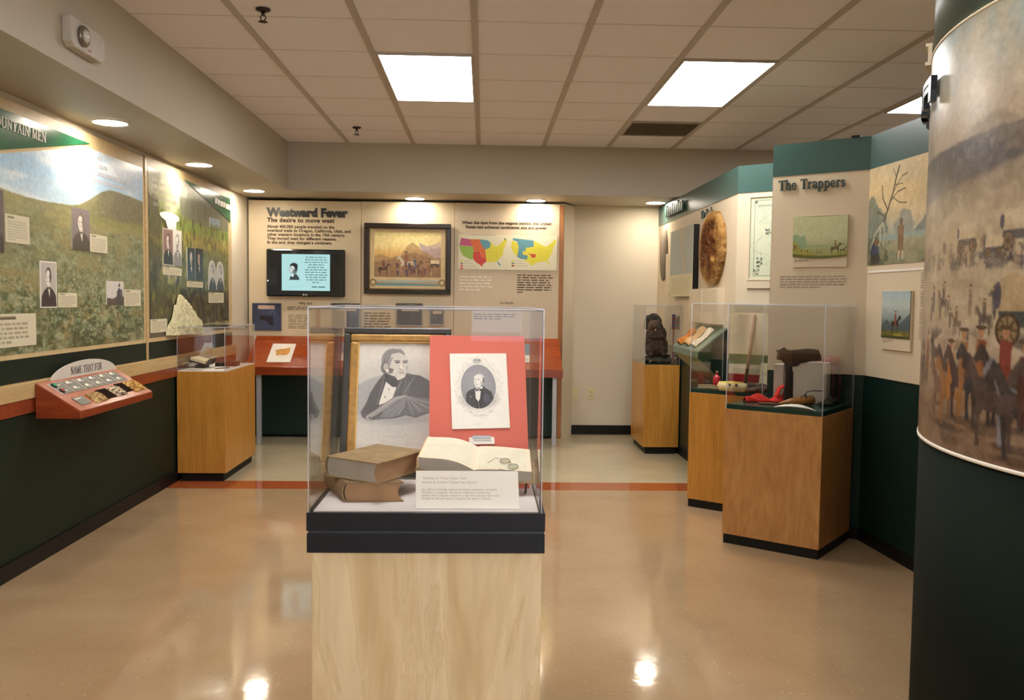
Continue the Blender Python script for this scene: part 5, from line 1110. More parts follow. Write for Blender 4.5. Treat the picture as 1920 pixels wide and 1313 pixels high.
M['tanhide'] = plain('tan_hide', 'c79f6c', .8, var=.2, scale=30, bump=.4); M['orangefur'] = plain('orange_fur', 'b06a22', .9, var=.4, scale=60, bump=1, bscale=200); M['whitehide'] = plain('white_mottled_hide', 'cfc0a4', .85, var=.35, scale=60, bump=.5)
roll('orange_fur', 'small orange fur piece on the green slanted shelf, left of the tan hide', 7.12, 7.26, .035, 'orangefur', .1, .7)
roll('rolled_hide', 'tan rolled hide in the middle of the green slanted shelf', 6.88, 7.05, .035, 'tanhide')
roll('spotted_roll', 'pale mottled roll at the right of the green slanted shelf', 6.67, 6.80, .03, 'whitehide')

# ------------------------------------------------------------------ curved mural wall
CX, CY, CR = 2.505, 2.32, 1.19
def cyl(px, py, r=CR):
    d = ray(px, py); a = d.x ** 2 + d.y ** 2; b_ = -2 * (d.x * CX + d.y * CY); c = CX ** 2 + CY ** 2 - r * r; D = b_ * b_ - 4 * a * c
    D = max(D, 0); t_ = (-b_ - math.sqrt(D)) / (2 * a); x, y, z = d.x * t_, d.y * t_, EYE + d.z * t_
    th = math.degrees(math.atan2(y - CY, x - CX)) % 360; return (th, z)
t = thing('curved_wall', 'large curved dark green wall with a wagon train mural at the right edge', 'curved wall', (CX, CY, 0))
def band(nm, r, z0, z1, mat, n=96, thk=None):
    mb = MB().lathe([(r - (thk or .05), z0), (r, z0), (r, z1), (r - (thk or .05), z1), (r - (thk or .05), z0)], (CX, CY, 0), n); return obj(nm, mb, mat, t)
band('green_base', CR - .004, .0, ZG, plain('olive_green_laminate', '111a14', .85, spec=.1, var=.06, scale=3)); band('upper_green_band', CR - .004, ZC, 2.60, plain('upper_green', '3a4f48', .4, var=.05)); band('mural_backing', CR - .006, ZG, ZC, 'cream')
band('lower_rim', CR + .003, ZG - .002, ZG + .008, 'white', thk=.01); band('upper_rim', CR + .003, ZC - .003, ZC + .004, 'cream', thk=.01)
TH0, TH1 = 118.0, 236.0; s2m = R(1) * CR
cv = Cv(TH0, TH1, ZC, ZG + .008, 640, 330)
def cp(px, py): return cyl(px, py)
cv.vgrad([(ZC, '98a8a6'), (2.08, 'a6aca4'), (1.98, 'b6ab98'), (1.9, 'b0a08a'), (1.7, 'a4947c'), (1.5, 'b0a48e'), (1.3, 'a4947e'), (1.15, '87705a'), (.98, '6d5646')])
sk = cv.mpoly([(100, 2.3), (240, 2.3), (240, 1.95), (100, 1.93)], 10); cv.tex('c4b496', .12, 5, 4, .45, .7, .7, sk); cv.tex('8d9c98', .1, 4, 14, .55, .72, .5, sk)
rd = random.Random(5)
def ridge(pts, c, a, soft, low, rg=.0): 
    P_ = [cp(*p) for p in pts]; cv.poly([(100, P_[0][1] - .05)] + P_ + [(240, P_[-1][1] + .02), (240, low), (100, low)], c, a, soft)
rp = [(1757, 292), (1775, 280), (1800, 268), (1825, 255), (1850, 246), (1880, 232), (1905, 228), (1919, 222)]
ridge(rp, '504d4f', .95, 2, 1.60); 
hz_ = cv.mpoly([(100, cp(*rp[0])[1] - .05)] + [cp(*p) for p in rp] + [(240, cp(*rp[-1])[1] + .02), (240, 1.8), (100, 1.8)], 3); cv.tex('4a4749', .8, 30, 8, .45, .6, .55, hz_); cv.tex('8d8478', .9, 40, 18, .52, .66, .5, hz_)
ridge([(1760, 372), (1790, 352), (1830, 332), (1870, 312), (1919, 290)], '93846e', .9, 7, 1.4); ridge([(1760, 388), (1800, 360), (1850, 330), (1919, 300)], 'aa9a7e', .7, 5, 1.35)
cv.tex('7c6c5a', .25, 16, 12, .5, .62, .5, cv.mpoly([(100, 1.9), (240, 1.9), (240, 1.45), (100, 1.45)], 10)); cv.line([cp(1765, 352), cp(1830, 345), cp(1919, 325)], .006, '6c5c48', .8)
ridge([(1760, 430), (1830, 378), (1880, 352), (1919, 330)], 'a8967a', .5, 3, 1.35)
ux = 1 / s2m
class Sc:                               # draws figures in metres on the curved canvas
    def __init__(s): s.o = cv.X
    def __enter__(s): s.o = cv.X; cv.X = (cv.X - TH0) * s2m; s.px = cv.px; cv.px = cv.px * s2m; return s
    def __exit__(s, *a): cv.X = s.o; cv.px = s.px
def mm(px, py): a = cp(px, py); return ((a[0] - TH0) * s2m, a[1])
with Sc():
    Wm = (TH1 - TH0) * s2m
    cols = ['4a3e3c', '5a4a40', '403a40', '6a5848', '78644e', '332e30']
    band_ = lambda za, zb, so: cv.mpoly([(0, za), (4, za), (4, zb), (0, zb)], so)
    cv.tex('5c5450', 26, 60, 51, .50, .62, .75, band_(1.545, 1.50, 5)); cv.tex('b9ab98', 5, 22, 52, .48, .62, .7, band_(1.50, 1.40, 8))
    for px, py, h in ((1812, 462, .055), (1912, 452, .07), (1862, 470, .04)): x, z = mm(px, py); cv.wagon(x, z - .02, h, cov='b3a184', body='4c4444')
    for i in range(150): cv.person(rd.uniform(.1, Wm), rd.uniform(1.49, 1.56), rd.uniform(.03, .05), rd.choice(cols), a=.6)
    for i in range(60): cv.horse(rd.uniform(.1, Wm), rd.uniform(1.48, 1.53), rd.uniform(.022, .032), rd.choice(cols), f=rd.choice((-1, -1, 1)), a=.7, rider=rd.choice(cols))
    for i in range(26): cv.person(rd.uniform(.35, .75), rd.uniform(1.36, 1.46), rd.uniform(.05, .09), rd.choice(cols), a=.55)
    for i in range(60): cv.person(rd.uniform(.1, Wm), rd.uniform(1.31, 1.42), rd.uniform(.05, .08), rd.choice(cols), a=.55, hat='3a3028')
    for i in range(16): cv.horse(rd.uniform(.1, Wm), rd.uniform(1.30, 1.38), rd.uniform(.045, .06), rd.choice(cols), f=-1, a=.65, rider=rd.choice(cols))
    cv.tex('3c3634', 16, 18, 33, .50, .62, .7, band_(1.33, 1.17, 14)); cv.tex('94806a', 20, 24, 35, .55, .66, .6, band_(1.33, 1.12, 10))
    x, z = mm(1900, 652); cv.wagon(x + .05, z, .125, cov='a08a68', body='363c3e')
    for k in (1.0, 1.7): cv.wagon(x + k, 1.25, .13, cov='a08a68', body='363c3e')
    for i in range(26): cv.horse(rd.uniform(.15, Wm), rd.uniform(1.12, 1.22), rd.uniform(.08, .11), rd.choice(['3c3230', '5a4838', '7a6450', '2d2a2e']), f=-1, a=.75)
    for i in range(14): cv.person(rd.uniform(.3, 1.0), rd.uniform(1.10, 1.20), rd.uniform(.11, .14), rd.choice(['7c4f34', '8a5c38', '4a3a38', '8a6a46', '40322e']), a=.8, hat='6a5438')
    cv.poly([(0, 1.10), (4, 1.10), (4, .97), (0, .97)], '77604e', .8, 10); cv.tex('8d7660', 6, 18, 6, .5, .64, .5, band_(1.11, .97, 5)); cv.tex('4c3c30', 7, 26, 16, .52, .66, .6, band_(1.12, .98, 5))
    for px, py, h, c, rc, f_ in ((1762, 792, .14, '6a5040', None, -1), (1778, 800, .145, '8a6038', 'a06c38', -1), (1802, 790, .15, '3c3436', '8a5e38', -1), (1834, 792, .15, '2c2d34', '7a4a28', -1), (1848, 812, .15, '3a3230', None, -1), (1880, 806, .155, '332c2a', '6b2a20', -1), (1906, 846, .165, '6c6c70', None, -1), (1919, 872, .18, '34302e', '4a2a24', -1)):
        x, z = mm(min(px, 1919), py); cv.ell(x, z, h * .6, h * .07, '4a3a30', .6, .6); cv.horse(x, max(z, 1.0), h, c, f=f_, rider=rc)
        cv.ell(x + .02, z + h * .8, h * .25, h * .10, '8c7c6c', .3, .6)
    for k in range(9): cv.horse(1.38 + k * .2, 1.03 + .02 * (k % 3), .16, rd.choice(['4a3c38', '7a6450', '8c8c8e', '33343c']), f=-1, rider=rd.choice([None, '6b2f24', '8a5a30']))
cv.grain(.07, .5, 30, 3); cv.grain(.05, 1.6, 90, 9)
def fnM(U, V):
    th = np.radians(TH0 + (TH1 - TH0) * U); z = ZC - (ZC - ZG - .008) * V
    return np.stack([CX + CR * np.cos(th), CY + CR * np.sin(th), z], -1)
cv_obj('mural_print', cv, fnM, 'printg', t)
# letters standing off the wall, seen almost edge-on at the left rim of the curve
tl = thing('standoff_letters', 'dark raised letters standing off the upper curved mural wall', 'lettering', (1.43, 2.78, 2.0))
def arcbox(mb, th0, th1, z0, z1, r0, r1, n=4):
    for i in range(n):
        a, b = R(th0 + (th1 - th0) * i / n), R(th0 + (th1 - th0) * (i + 1) / n)
        p = [(CX + r * math.cos(q), CY + r * math.sin(q)) for r, q in ((r0, a), (r1, a), (r1, b), (r0, b))]; mb.prism([(x, y, z0) for x, y in p], (0, 0, z1 - z0))
def letter(kind, th, wdt, z0, z1):
    mb = MB(); h = z1 - z0; th1 = th + wdt; k = .018; w_ = wdt * .22; r0, r1 = CR + .008, CR + .026
    if kind == 'I': arcbox(mb, th + wdt * .3, th + wdt * .7, z0, z1, r0, r1)
    if kind == 'I': arcbox(mb, th, th1, z0, z0 + k, r0, r1); arcbox(mb, th, th1, z1 - k, z1, r0, r1)
    if kind == 'R':
        arcbox(mb, th, th + w_, z0, z1, r0, r1); arcbox(mb, th, th1, z1 - k, z1, r0, r1); arcbox(mb, th, th1, z0 + h * .5 - k / 2, z0 + h * .5 + k / 2, r0, r1); arcbox(mb, th1 - w_, th1, z0 + h * .5, z1, r0, r1); arcbox(mb, th1 - w_ * 1.1, th1, z0, z0 + h * .5, r0, r1)
    if kind == 'A':
        arcbox(mb, th, th + w_, z0, z1, r0, r1); arcbox(mb, th1 - w_, th1, z0, z1, r0, r1); arcbox(mb, th, th1, z1 - k, z1, r0, r1); arcbox(mb, th, th1, z0 + h * .45, z0 + h * .45 + k, r0, r1)
    for q in (th + wdt * .3, th + wdt * .7): a = R(q); mb.tube([(CX + (CR - .002) * math.cos(a), CY + (CR - .002) * math.sin(a), z0 + h * .5), (CX + r0 * math.cos(a), CY + r0 * math.sin(a), z0 + h * .5)], .004, 6)
    return obj('letter', mb, 'letnavy', tl)
M['letnavy'] = plain('dark_blue_letters', '232c36', .35)
z1_, z0_ = cyl(1770, 113, CR + .04)[1], cyl(1770, 163, CR + .04)[1]
for i, kd in enumerate(('A', 'R', 'I', 'A')): letter(kd, 126 + 10.5 * i, 7.5, z0_, z1_)
tb = thing('standoff_bracket', 'small pale bracket on the upper left rim of the curved wall', 'bracket', (1.44, 2.86, 2.2))
mb = MB(); arcbox(mb, 146, 152, 2.185, 2.195, CR, CR + .02); arcbox(mb, 146, 152, 2.245, 2.255, CR, CR + .02); arcbox(mb, 146, 152, 2.195, 2.245, CR, CR + .012); obj('bracket', mb, 'cream', tb)

# ------------------------------------------------------------------ display cases
def acry(parent, o, ax, ay, z0, z1, th=.005, inset=.004, edge=.0028):
    o, ax, ay = pv(o), Vector((ax[0], ax[1], 0)), Vector((ay[0], ay[1], 0)); a, b_ = ax.normalized(), ay.normalized()
    o = o + (a + b_) * inset; ax = ax - a * 2 * inset; ay = ay - b_ * 2 * inset; z = Vector((0, 0, z0)); h = Vector((0, 0, z1 - z0)); mb = MB()
    mb.obox(o + z, ax, b_ * th, h); mb.obox(o + ay - b_ * th + z, ax, b_ * th, h)
    mb.obox(o + b_ * th + z, a * th, ay - b_ * 2 * th, h); mb.obox(o + ax - a * th + b_ * th + z, a * th, ay - b_ * 2 * th, h)
    mb.obox(o + Vector((0, 0, z1)), ax, ay, (0, 0, th))
    cov = obj('acrylic_cover', mb, 'acr', parent)
    mb = MB(); e = edge
    for c in (o, o + ax, o + ay, o + ax + ay): mb.tube([c + Vector((0, 0, z0)), c + Vector((0, 0, z1 + th))], e, 6)
    q = [o, o + ax, o + ax + ay, o + ay]
    for i in range(4): mb.tube([q[i] + Vector((0, 0, z1 + th)), q[(i + 1) % 4] + Vector((0, 0, z1 + th))], e, 6)
    obj('polished_edges', mb, 'acre', cov); return cov
def ped(label, o, ax, ay, zw, wmat, deckmat, zd, ztop, plinth=.065, inset=.025, cat='display case'):
    o3, a3, b3 = pv(o), Vector((ax[0], ax[1], 0)), Vector((ay[0], ay[1], 0)); a, b_ = a3.normalized(), b3.normalized()
    c = o3 + (a3 + b3) / 2; t = thing('display_case', label, cat, tuple(c))
    obj('black_plinth', MB().obox(o3 + (a + b_) * inset, a3 - a * 2 * inset, b3 - b_ * 2 * inset, (0, 0, plinth)), 'black', t)
    obj('wooden_pedestal', MB().obox(o3 + Vector((0, 0, plinth)), a3, b3, (0, 0, zw - plinth)), wmat, t, .002)
    obj('deck', MB().obox(o3 + (a + b_) * .006 + Vector((0, 0, zw)), a3 - a * .012, b3 - b_ * .012, (0, 0, zd - zw)), deckmat, t, .001)
    acry(t, o, ax, ay, zw + .001, ztop); return t
ped('left birch display case with open book beside the mural wall', (-2.300, 6.67), (.362, 0), (0, .86), .835, 'birch', 'white', .842, 1.165)
AX, AY = Vector((-.436, .356)), Vector((.357, .437))
P1, P2 = (1.842, 4.687), (1.846, 5.594)
ped('nearest right birch display case holding a red cloth and leather gear', P1, AX, AY * .985, .788, 'birch2', 'darkdeck', .815, 1.388, .055, .006)
ped('middle right birch display case holding a striped blanket and small red bottle', P2, AX, AY * .94, .788, 'birch', 'darkdeck', .812, 1.388, .055, .006)
ped('far right birch display case holding the dark beaver', (1.475, 8.0), (.328, 0), (0, .66), .825, 'birch', 'darkdeck', .832, 1.365)
# centre case
t = thing('display_case', 'large front display case of pale maple with black band and clear cover', 'display case', (-.142, 2.555, 0))
obj('black_plinth', MB().box(-.42, .14, 2.285, 2.83, 0, .07), 'black', t)
obj('wooden_pedestal', MB().box(-.4385, .158, 2.256, 2.852, .07, .744), 'maple', t, .002)
obj('lower_black_band', MB().box(-.4495, .1645, 2.250, 2.862, .744, .794), 'blackband', t, .0015)
obj('upper_black_band', MB().box(-.4505, .1650, 2.250, 2.862, .801, .8485), 'blackband', t, .0015)
obj('groove_strip', MB().box(-.446, .160, 2.2545, 2.858, .794, .801), plain('dark_groove', '2c3440', .4), t)
obj('deck', MB().box(-.434, .148, 2.262, 2.845, .8485, .851), 'deck', t)
mb = MB(); mb.box(-.440, -.434, 2.258, 2.85, .8485, .853); mb.box(.148, .154, 2.258, 2.85, .8485, .853); obj('black_gasket', mb, 'black', t)
acry(t, (-.4455, 2.252), (.600, 0), (0, .604), .849, 1.372, th=.005, inset=0, edge=.0017)
DK = .851
# ---- framed engraving
def onP(px, py, p, n): d = ray(px, py); e = Vector((0, 0, EYE)); return e + d * ((Vector(p) - e).dot(Vector(n)) / d.dot(Vector(n)))
TL = onY(648.5, 618, 2.80); TR = onY(847, 617, 2.80); z_t = (TL.z + TR.z) / 2
BL = Vector((TL.x - .001, 2.685, DK + .001)); u = (Vector((BL.x, 2.80, z_t)) - BL).normalized(); H_ = (Vector((BL.x, 2.80, z_t)) - BL).length; W_ = TR.x - TL.x; n = Xn.cross(u).normalized(); n = n if n.y < 0 else -n
t = thing('framed_print', 'black and gold framed engraving of a man in a cloak inside the front case', 'framed print', tuple(BL + Xn * W_ / 2))
obj('outer_frame', frame_mb(BL, Xn, u, n, W_, H_, .020, .022), plain('black_frame_paint', '17191c', .35), t, .004)
fm = frame_mb(BL + Xn * .019 + u * .019, Xn, u, n, W_ - .038, H_ - .038, .026, .020); obj('gold_moulding', fm, 'gold', t, .006)
obj('gilt_slip', frame_mb(BL + Xn * .043 + u * .043, Xn, u, n, W_ - .086, H_ - .086, .005, .016), plain('bright_gilt', 'cfa65a', .3, metal=.4), t, .001)
obj('backing', MB().obox(BL + Xn * .01 + u * .01, Xn * (W_ - .02), u * (H_ - .02), n * .004), 'black', t)
x0, x1, y0_, y1_ = 90, 1063, 5, 1560
c = Cv(x0, x1, y0_, y1_, 420, base='d6d0c6'); S = 'd6d0c6'
c.ell(620, 760, 620, 420, 'a3a2a2', .75, .9); c.poly([(90, 560), (250, 470), (420, 420), (300, 900), (120, 960), (90, 960)], '8f9092', .6, 14); c.ell(560, 1010, 480, 60, '8c8a88', .5, .9)
CO, CD, CL = '5b5a5c', '3d3c3f', '828082'
c.poly([(425, 395), (330, 520), (250, 660), (200, 800), (130, 920), (150, 985), (230, 1030), (400, 1010), (560, 1000), (700, 960), (830, 990), (1063, 900), (1063, 560), (960, 480), (860, 430), (790, 420), (700, 400)], CO, 1, 2)
c.poly([(425, 395), (330, 520), (250, 660), (200, 800), (150, 930), (240, 950), (345, 870), (330, 790), (370, 640), (430, 470)], '4d4c50', 1, 2)
c.poly([(432, 405), (440, 520), (520, 590), (590, 595), (660, 500), (700, 420), (690, 470), (610, 500), (520, 455)], CD, 1, 1)
c.poly([(436, 512), (400, 640), (350, 770), (345, 830), (430, 800), (530, 730), (560, 650), (595, 590), (520, 585)], 'dad4ca', 1, 1)
c.poly([(430, 398), (480, 420), (560, 450), (585, 492), (640, 490), (695, 470), (690, 440), (560, 430)], 'e3ded6', 1, 1)
c.poly([(425, 400), (445, 420), (440, 520), (405, 640), (365, 780), (355, 850), (330, 840), (345, 740), (385, 600), (420, 480)], CD, 1, 1); c.line([(418, 440), (400, 560), (360, 700), (335, 820)], 10, CL, .7)
c.poly([(745, 430), (860, 430), (960, 480), (1063, 560), (1063, 740), (860, 720), (700, 690), (740, 560)], '454449', .95, 6); c.poly([(600, 500), (700, 420), (760, 450), (660, 690), (560, 720), (530, 730)], '4c4b4f', 1, 2)
for k in range(5): c.line([(640 + 28 * k, 480 + 10 * k), (600 + 34 * k, 600 + 12 * k), (590 + 30 * k, 690)], 8, ['7c7a7c', '38373a'][k % 2], .6)
c.line([(800, 450), (730, 560), (670, 690)], 14, CL, .7); c.line([(640, 520), (560, 640), (540, 720)], 8, 'a09e9c', .6)
c.poly([(560, 715), (700, 690), (720, 720), (600, 760), (480, 850), (340, 950), (240, 1010), (200, 1000), (215, 960), (330, 880), (450, 790)], '8e8c8a', 1, 2); c.line([(215, 985), (340, 905), (470, 805), (590, 725), (700, 700)], 9, 'bab6b0', .8); c.line([(240, 1015), (350, 960), (490, 860), (610, 765), (700, 725)], 9, CD, .8)
c.poly([(600, 770), (700, 720), (690, 850), (620, 950), (500, 990), (380, 990), (420, 900)], '77767a', 1, 6); c.poly([(700, 700), (760, 880), (860, 930), (1063, 880), (1063, 760), (860, 730)], '6b6a6e', 1, 4)
for k in range(7): c.line([(705, 712), (760 + 44 * k, 830 - 14 * k + 60), (800 + 48 * k, 950 - 22 * k)], 9, ['aaa7a4', '4a494c'][k % 2], .7)
for k in range(5): c.line([(690, 720), (670 - 10 * k, 830), (600 - 40 * k, 960 - 6 * k)], 7, ['9a9896', '504f53'][k % 2], .6)
c.poly([(205, 970), (260, 955), (270, 1010), (240, 1030), (205, 1010)], 'a9a5a0', 1, 2); c.ell(248, 995, 14, 18, '4a494c', .9)
# head
c.ell(515, 235, 140, 160, '827f82', 1, .12); c.ell(590, 190, 85, 112, '827f82', 1, .2); c.ell(420, 330, 50, 80, '67656a', 1, .25); c.ell(700, 250, 16, 26, '8e8b8c', .8, .4); c.ell(700, 335, 12, 30, '8e8b8c', .7, .4)
for k in range(9): c.line([(430 + 14 * k, 150 - 6 * k), (400 + 20 * k, 200 - 4 * k), (395 + 14 * k, 270)], 7, ['a09d9c', '59575b'][k % 2], .7)
c.poly([(500, 150), (600, 125), (670, 165), (690, 240), (692, 330), (695, 400), (680, 450), (630, 485), (570, 460), (490, 400), (460, 330), (480, 240)], 'c9c3ba', 1, 3)
c.poly([(470, 200), (530, 190), (500, 250), (480, 330), (535, 350), (520, 400), (470, 400), (440, 350)], '918d8c', .9, 3); c.poly([(470, 340), (530, 345), (520, 400), (480, 395)], '6b686b', .9, 3)
c.ell(428, 320, 28, 46, 'b9b3aa', 1, .2); c.line([(415, 300), (435, 320), (425, 350)], 7, '66646a', .8); c.ell(450, 370, 18, 22, 'dcd6cc', 1, .3)
c.ell(578, 255, 34, 14, '66636a', .9, .4); c.ell(582, 262, 16, 9, '2f2d32', 1, .4); c.line([(540, 240), (580, 228), (615, 240)], 9, '56535a', .9); c.ell(672, 255, 24, 12, '66636a', .9, .4); c.ell(672, 262, 12, 8, '2f2d32', 1, .4); c.line([(648, 238), (680, 230), (700, 240)], 9, '56535a', .9)
c.poly([(620, 240), (645, 300), (665, 345), (640, 362), (610, 345), (612, 300)], 'ddd7ce', 1, 2); c.line([(608, 335), (625, 355), (655, 352)], 8, '66636a', .9); c.line([(636, 262), (662, 335)], 7, '8f8a88', .8)
c.line([(600, 390), (640, 385), (672, 395)], 9, '69666a', .9); c.ell(636, 408, 30, 8, 'a8a29c', .8, .4); c.ell(640, 445, 38, 22, 'd4cec4', .8, .5); c.line([(590, 340), (580, 400), (560, 440)], 7, 'a39e98', .6); c.line([(560, 175), (650, 185)], 5, 'a39e98', .6); c.line([(560, 200), (640, 205)], 5, 'b0aaa4', .6)
c.ell(480, 618, 8, 10, '6a5a4c'); c.ell(433, 720, 9, 11, '6a5a4c')
for k in range(24): c.line([(500 + 8 * k, 1076 + 3 * math.sin(k)), (508 + 8 * k, 1078)], 4, '8f8a84', .35)
for k in range(22): c.line([(430 + 12 * k, 1236 + 8 * math.sin(k * 2.3)), (440 + 12 * k, 1234 - 8 * math.cos(k * 1.9))], 4, '9c978f', .6)
c.grain(.035, .03, .03); c.grain(.03, .2, .2)
pu = u * (H_ - .096); o0 = BL + Xn * .048 + u * (H_ - .048) + n * .009
cv_obj('engraving', c, flat(o0, Xn * (W_ - .096), -pu), 'printg', t)
# ---- red mat portrait
TLm, TRm = onY(806, 630, 2.70), onY(983, 630, 2.70); zt = (TLm.z + TRm.z) / 2
BLm, BRm = Vector((-.1545, 2.545, DK)), Vector((.140, 2.545, DK)); TLm.z = TRm.z = zt
nm_ = (BRm - BLm).cross(TLm - BLm).normalized(); nm_ = nm_ if nm_.y < 0 else -nm_
t = thing('matted_portrait', 'coral red mat board with an oval portrait print inside the front case', 'portrait', tuple((BLm + BRm) / 2))
obj('red_mat', MB().prism([BLm, BRm, TRm, TLm], -nm_ * .004), plain('coral_red_mat', 'cb6253', .75, var=.02, scale=300), t)
pm = BLm + nm_ * .001
q = [onP(830 + a / 6.907, 650 + b / 6.907, pm, nm_) for a, b in ((90, 95), (822, 92), (872, 1055), (123, 1072))]
c = Cv(90, 870, 95, 1072, 330, base='e6e2d8')
c.ell(467, 530, 300, 350, 'd2cec6', .5, .35)
for k in range(46):
    a = 2 * PI * k / 46; r_ = 1.22 + .10 * math.sin(k * 2.4); x, y = 467 + 242 * r_ * math.cos(a), 530 + 292 * r_ * math.sin(a); c.line([(x + 22 * math.cos(a * 3 + j), y + 22 * math.sin(a * 2 + j)) for j in (0, .9, 1.8, 2.7)], 5, 'b3b0aa', .8)
for k in range(60):
    a = 2 * PI * k / 60; c.line([(467 + 262 * math.cos(a), 530 + 312 * math.sin(a)), (467 + 268 * math.cos(a + .1), 530 + 318 * math.sin(a + .1))], 4, 'c0bdb6', .9)
c.ell(462, 195, 60, 34, 'a9a7a3', .8, .5); c.ell(490, 185, 22, 18, '85837f', .7, .4); c.ell(440, 180, 20, 16, '8f8d89', .7, .4)
c.ell(467, 530, 246, 294, 'f0ede6', 1, .01); c.ell(467, 530, 240, 288, '8a8a90', 1, .02); c.ell(467, 480, 150, 200, '9a9a9e', .5, .8); c.ell(467, 700, 240, 110, '6c6c72', .4, .6)
mO = np.clip((1 - np.sqrt(((c.X - 467) / 240) ** 2 + ((c.Y - 530) / 288) ** 2)) / .01 + .5, 0, 1)
g = Cv(90, 870, 95, 1072, 330); g.A = c.A.copy()
g.poly([(300, 620), (330, 585), (415, 550), (430, 520), (530, 515), (560, 550), (640, 600), (670, 700), (680, 850), (280, 850)], '34353d', 1, 2)
g.poly([(420, 570), (500, 570), (485, 680), (470, 820), (440, 800), (425, 690)], 'dcd9d4', 1, 2); g.poly([(425, 690), (440, 700), (455, 730), (490, 680), (500, 600), (540, 560), (520, 700), (490, 830), (430, 830)], '26272e', 1, 1)
g.line([(455, 720), (470, 820)], 5, 'b9b7b4', .8); g.poly([(425, 560), (470, 580), (515, 555), (512, 590), (470, 585), (432, 592)], '1f1f24', 1, 1); g.poly([(420, 530), (440, 550), (480, 555), (530, 520), (520, 560), (430, 560)], 'ecebe6', 1, 1)
g.poly([(540, 620), (600, 640), (620, 720), (560, 760), (530, 700)], '575a78', .6, 5); g.ell(360, 662, 9, 7, 'a8a8ac'); g.line([(330, 610), (340, 700), (360, 800)], 8, '4c4d55', .7)
g.ell(490, 420, 62, 55, 'c6c3bf', 1, .15); g.ell(540, 450, 18, 34, '6f6d70', 1, .3); g.poly([(415, 400), (450, 375), (510, 385), (530, 430), (525, 500), (490, 545), (440, 545), (412, 500), (408, 450)], 'dedad2', 1, 2)
g.line([(412, 438), (438, 436)], 7, '5a585c', .9); g.line([(458, 440), (492, 438)], 7, '5a585c', .9); g.line([(438, 445), (426, 480), (442, 486)], 5, '8c888a', .9); g.line([(430, 505), (466, 505)], 6, '77747a', .9); g.poly([(500, 450), (530, 470), (520, 520), (495, 520)], 'aaa6a4', .8, 3)
c.A = c.A * (1 - mO[..., None]) + g.A * mO[..., None]
for k in range(20): c.line([(375 + 11 * k, 905 + 14 * math.sin(k * 1.9)), (388 + 11 * k, 905 - 14 * math.cos(k * 1.3))], 5, '8b8886', .6)
for k in range(12): c.line([(460 + 8 * k, 938 + 4 * math.sin(k * 2)), (468 + 8 * k, 936)], 4, '9b9894', .6)
for x in (345, 625): c.ell(x, 855, 26, 22, 'b9b6b0', .5, .5)
c.lines(360, 580, 1005, 1020, 1, 'a5a29c', .5, 3)
c.grain(.03, .05, .05)
q2 = [p + nm_ * .003 for p in q]; cv_obj('portrait_print', c, quadmap(*q2), 'print', t, .002, 'd8cdb0', tuple(nm_))
q = [onP(a, b, pm, nm_) + nm_ * .008 for a, b in ((879.5, 821.5), (926.5, 820.5), (927.5, 833.5), (880, 834.5))]
obj('name_tag', MB().prism([q[3], q[2], q[1], q[0]], -nm_ * .003), 'white', t)
q = [onP(a, b, pm, nm_) + nm_ * .0095 for a, b in ((886, 818), (920, 818), (920, 824), (886, 824))]
obj('tag_clip', MB().prism([q[3], q[2], q[1], q[0]], -nm_ * .001), plain('clear_grey_clip', 'a9b0b6', .2), t)
mb = MB(); a_ = [onP(888 + 2.2 * k, 827.5 + (.8 * math.sin(k * 2.2) if 6 < k < 12 else 0), pm, nm_) + nm_ * .0085 for k in range(16)]; mb.tube(a_, .00045, 4); obj('signature', mb, 'ink', t)

# ---- closed books
M['pages'] = plain('old_page_edges', 'a8977c', .85, var=.14, scale=14); M['pagesb'] = plain('brown_page_edges', '94714f', .8, var=.18, scale=14); M['greypages'] = plain('grey_page_edges', '9f988e', .85, var=.12, scale=14)
for k_m in ('pages', 'pagesb', 'greypages'):
    nt = M[k_m].node_tree; b = nt.nodes['Principled BSDF']; tc = N(nt, 'ShaderNodeTexCoord'); mp_ = N(nt, 'ShaderNodeMapping'); mp_.inputs['Scale'].default_value = (6, 6, 420); nt.links.new(tc.outputs['Object'], mp_.inputs[0])
    n2 = N(nt, 'ShaderNodeTexNoise', i_Scale=1.0, i_Detail=2.0); nt.links.new(mp_.outputs[0], n2.inputs['Vector']); bp = N(nt, 'ShaderNodeBump', i_Strength=.7, i_Distance=.001); nt.links.new(n2.outputs['Fac'], bp.inputs['Height']); nt.links.new(bp.outputs[0], b.inputs['Normal'])
M['cover'] = plain('worn_tan_leather', '8d7550', .55, var=.28, scale=22, bump=.3, bscale=200); M['coverd'] = plain('worn_brown_leather', '7a6244', .6, var=.3, scale=24, bump=.3)
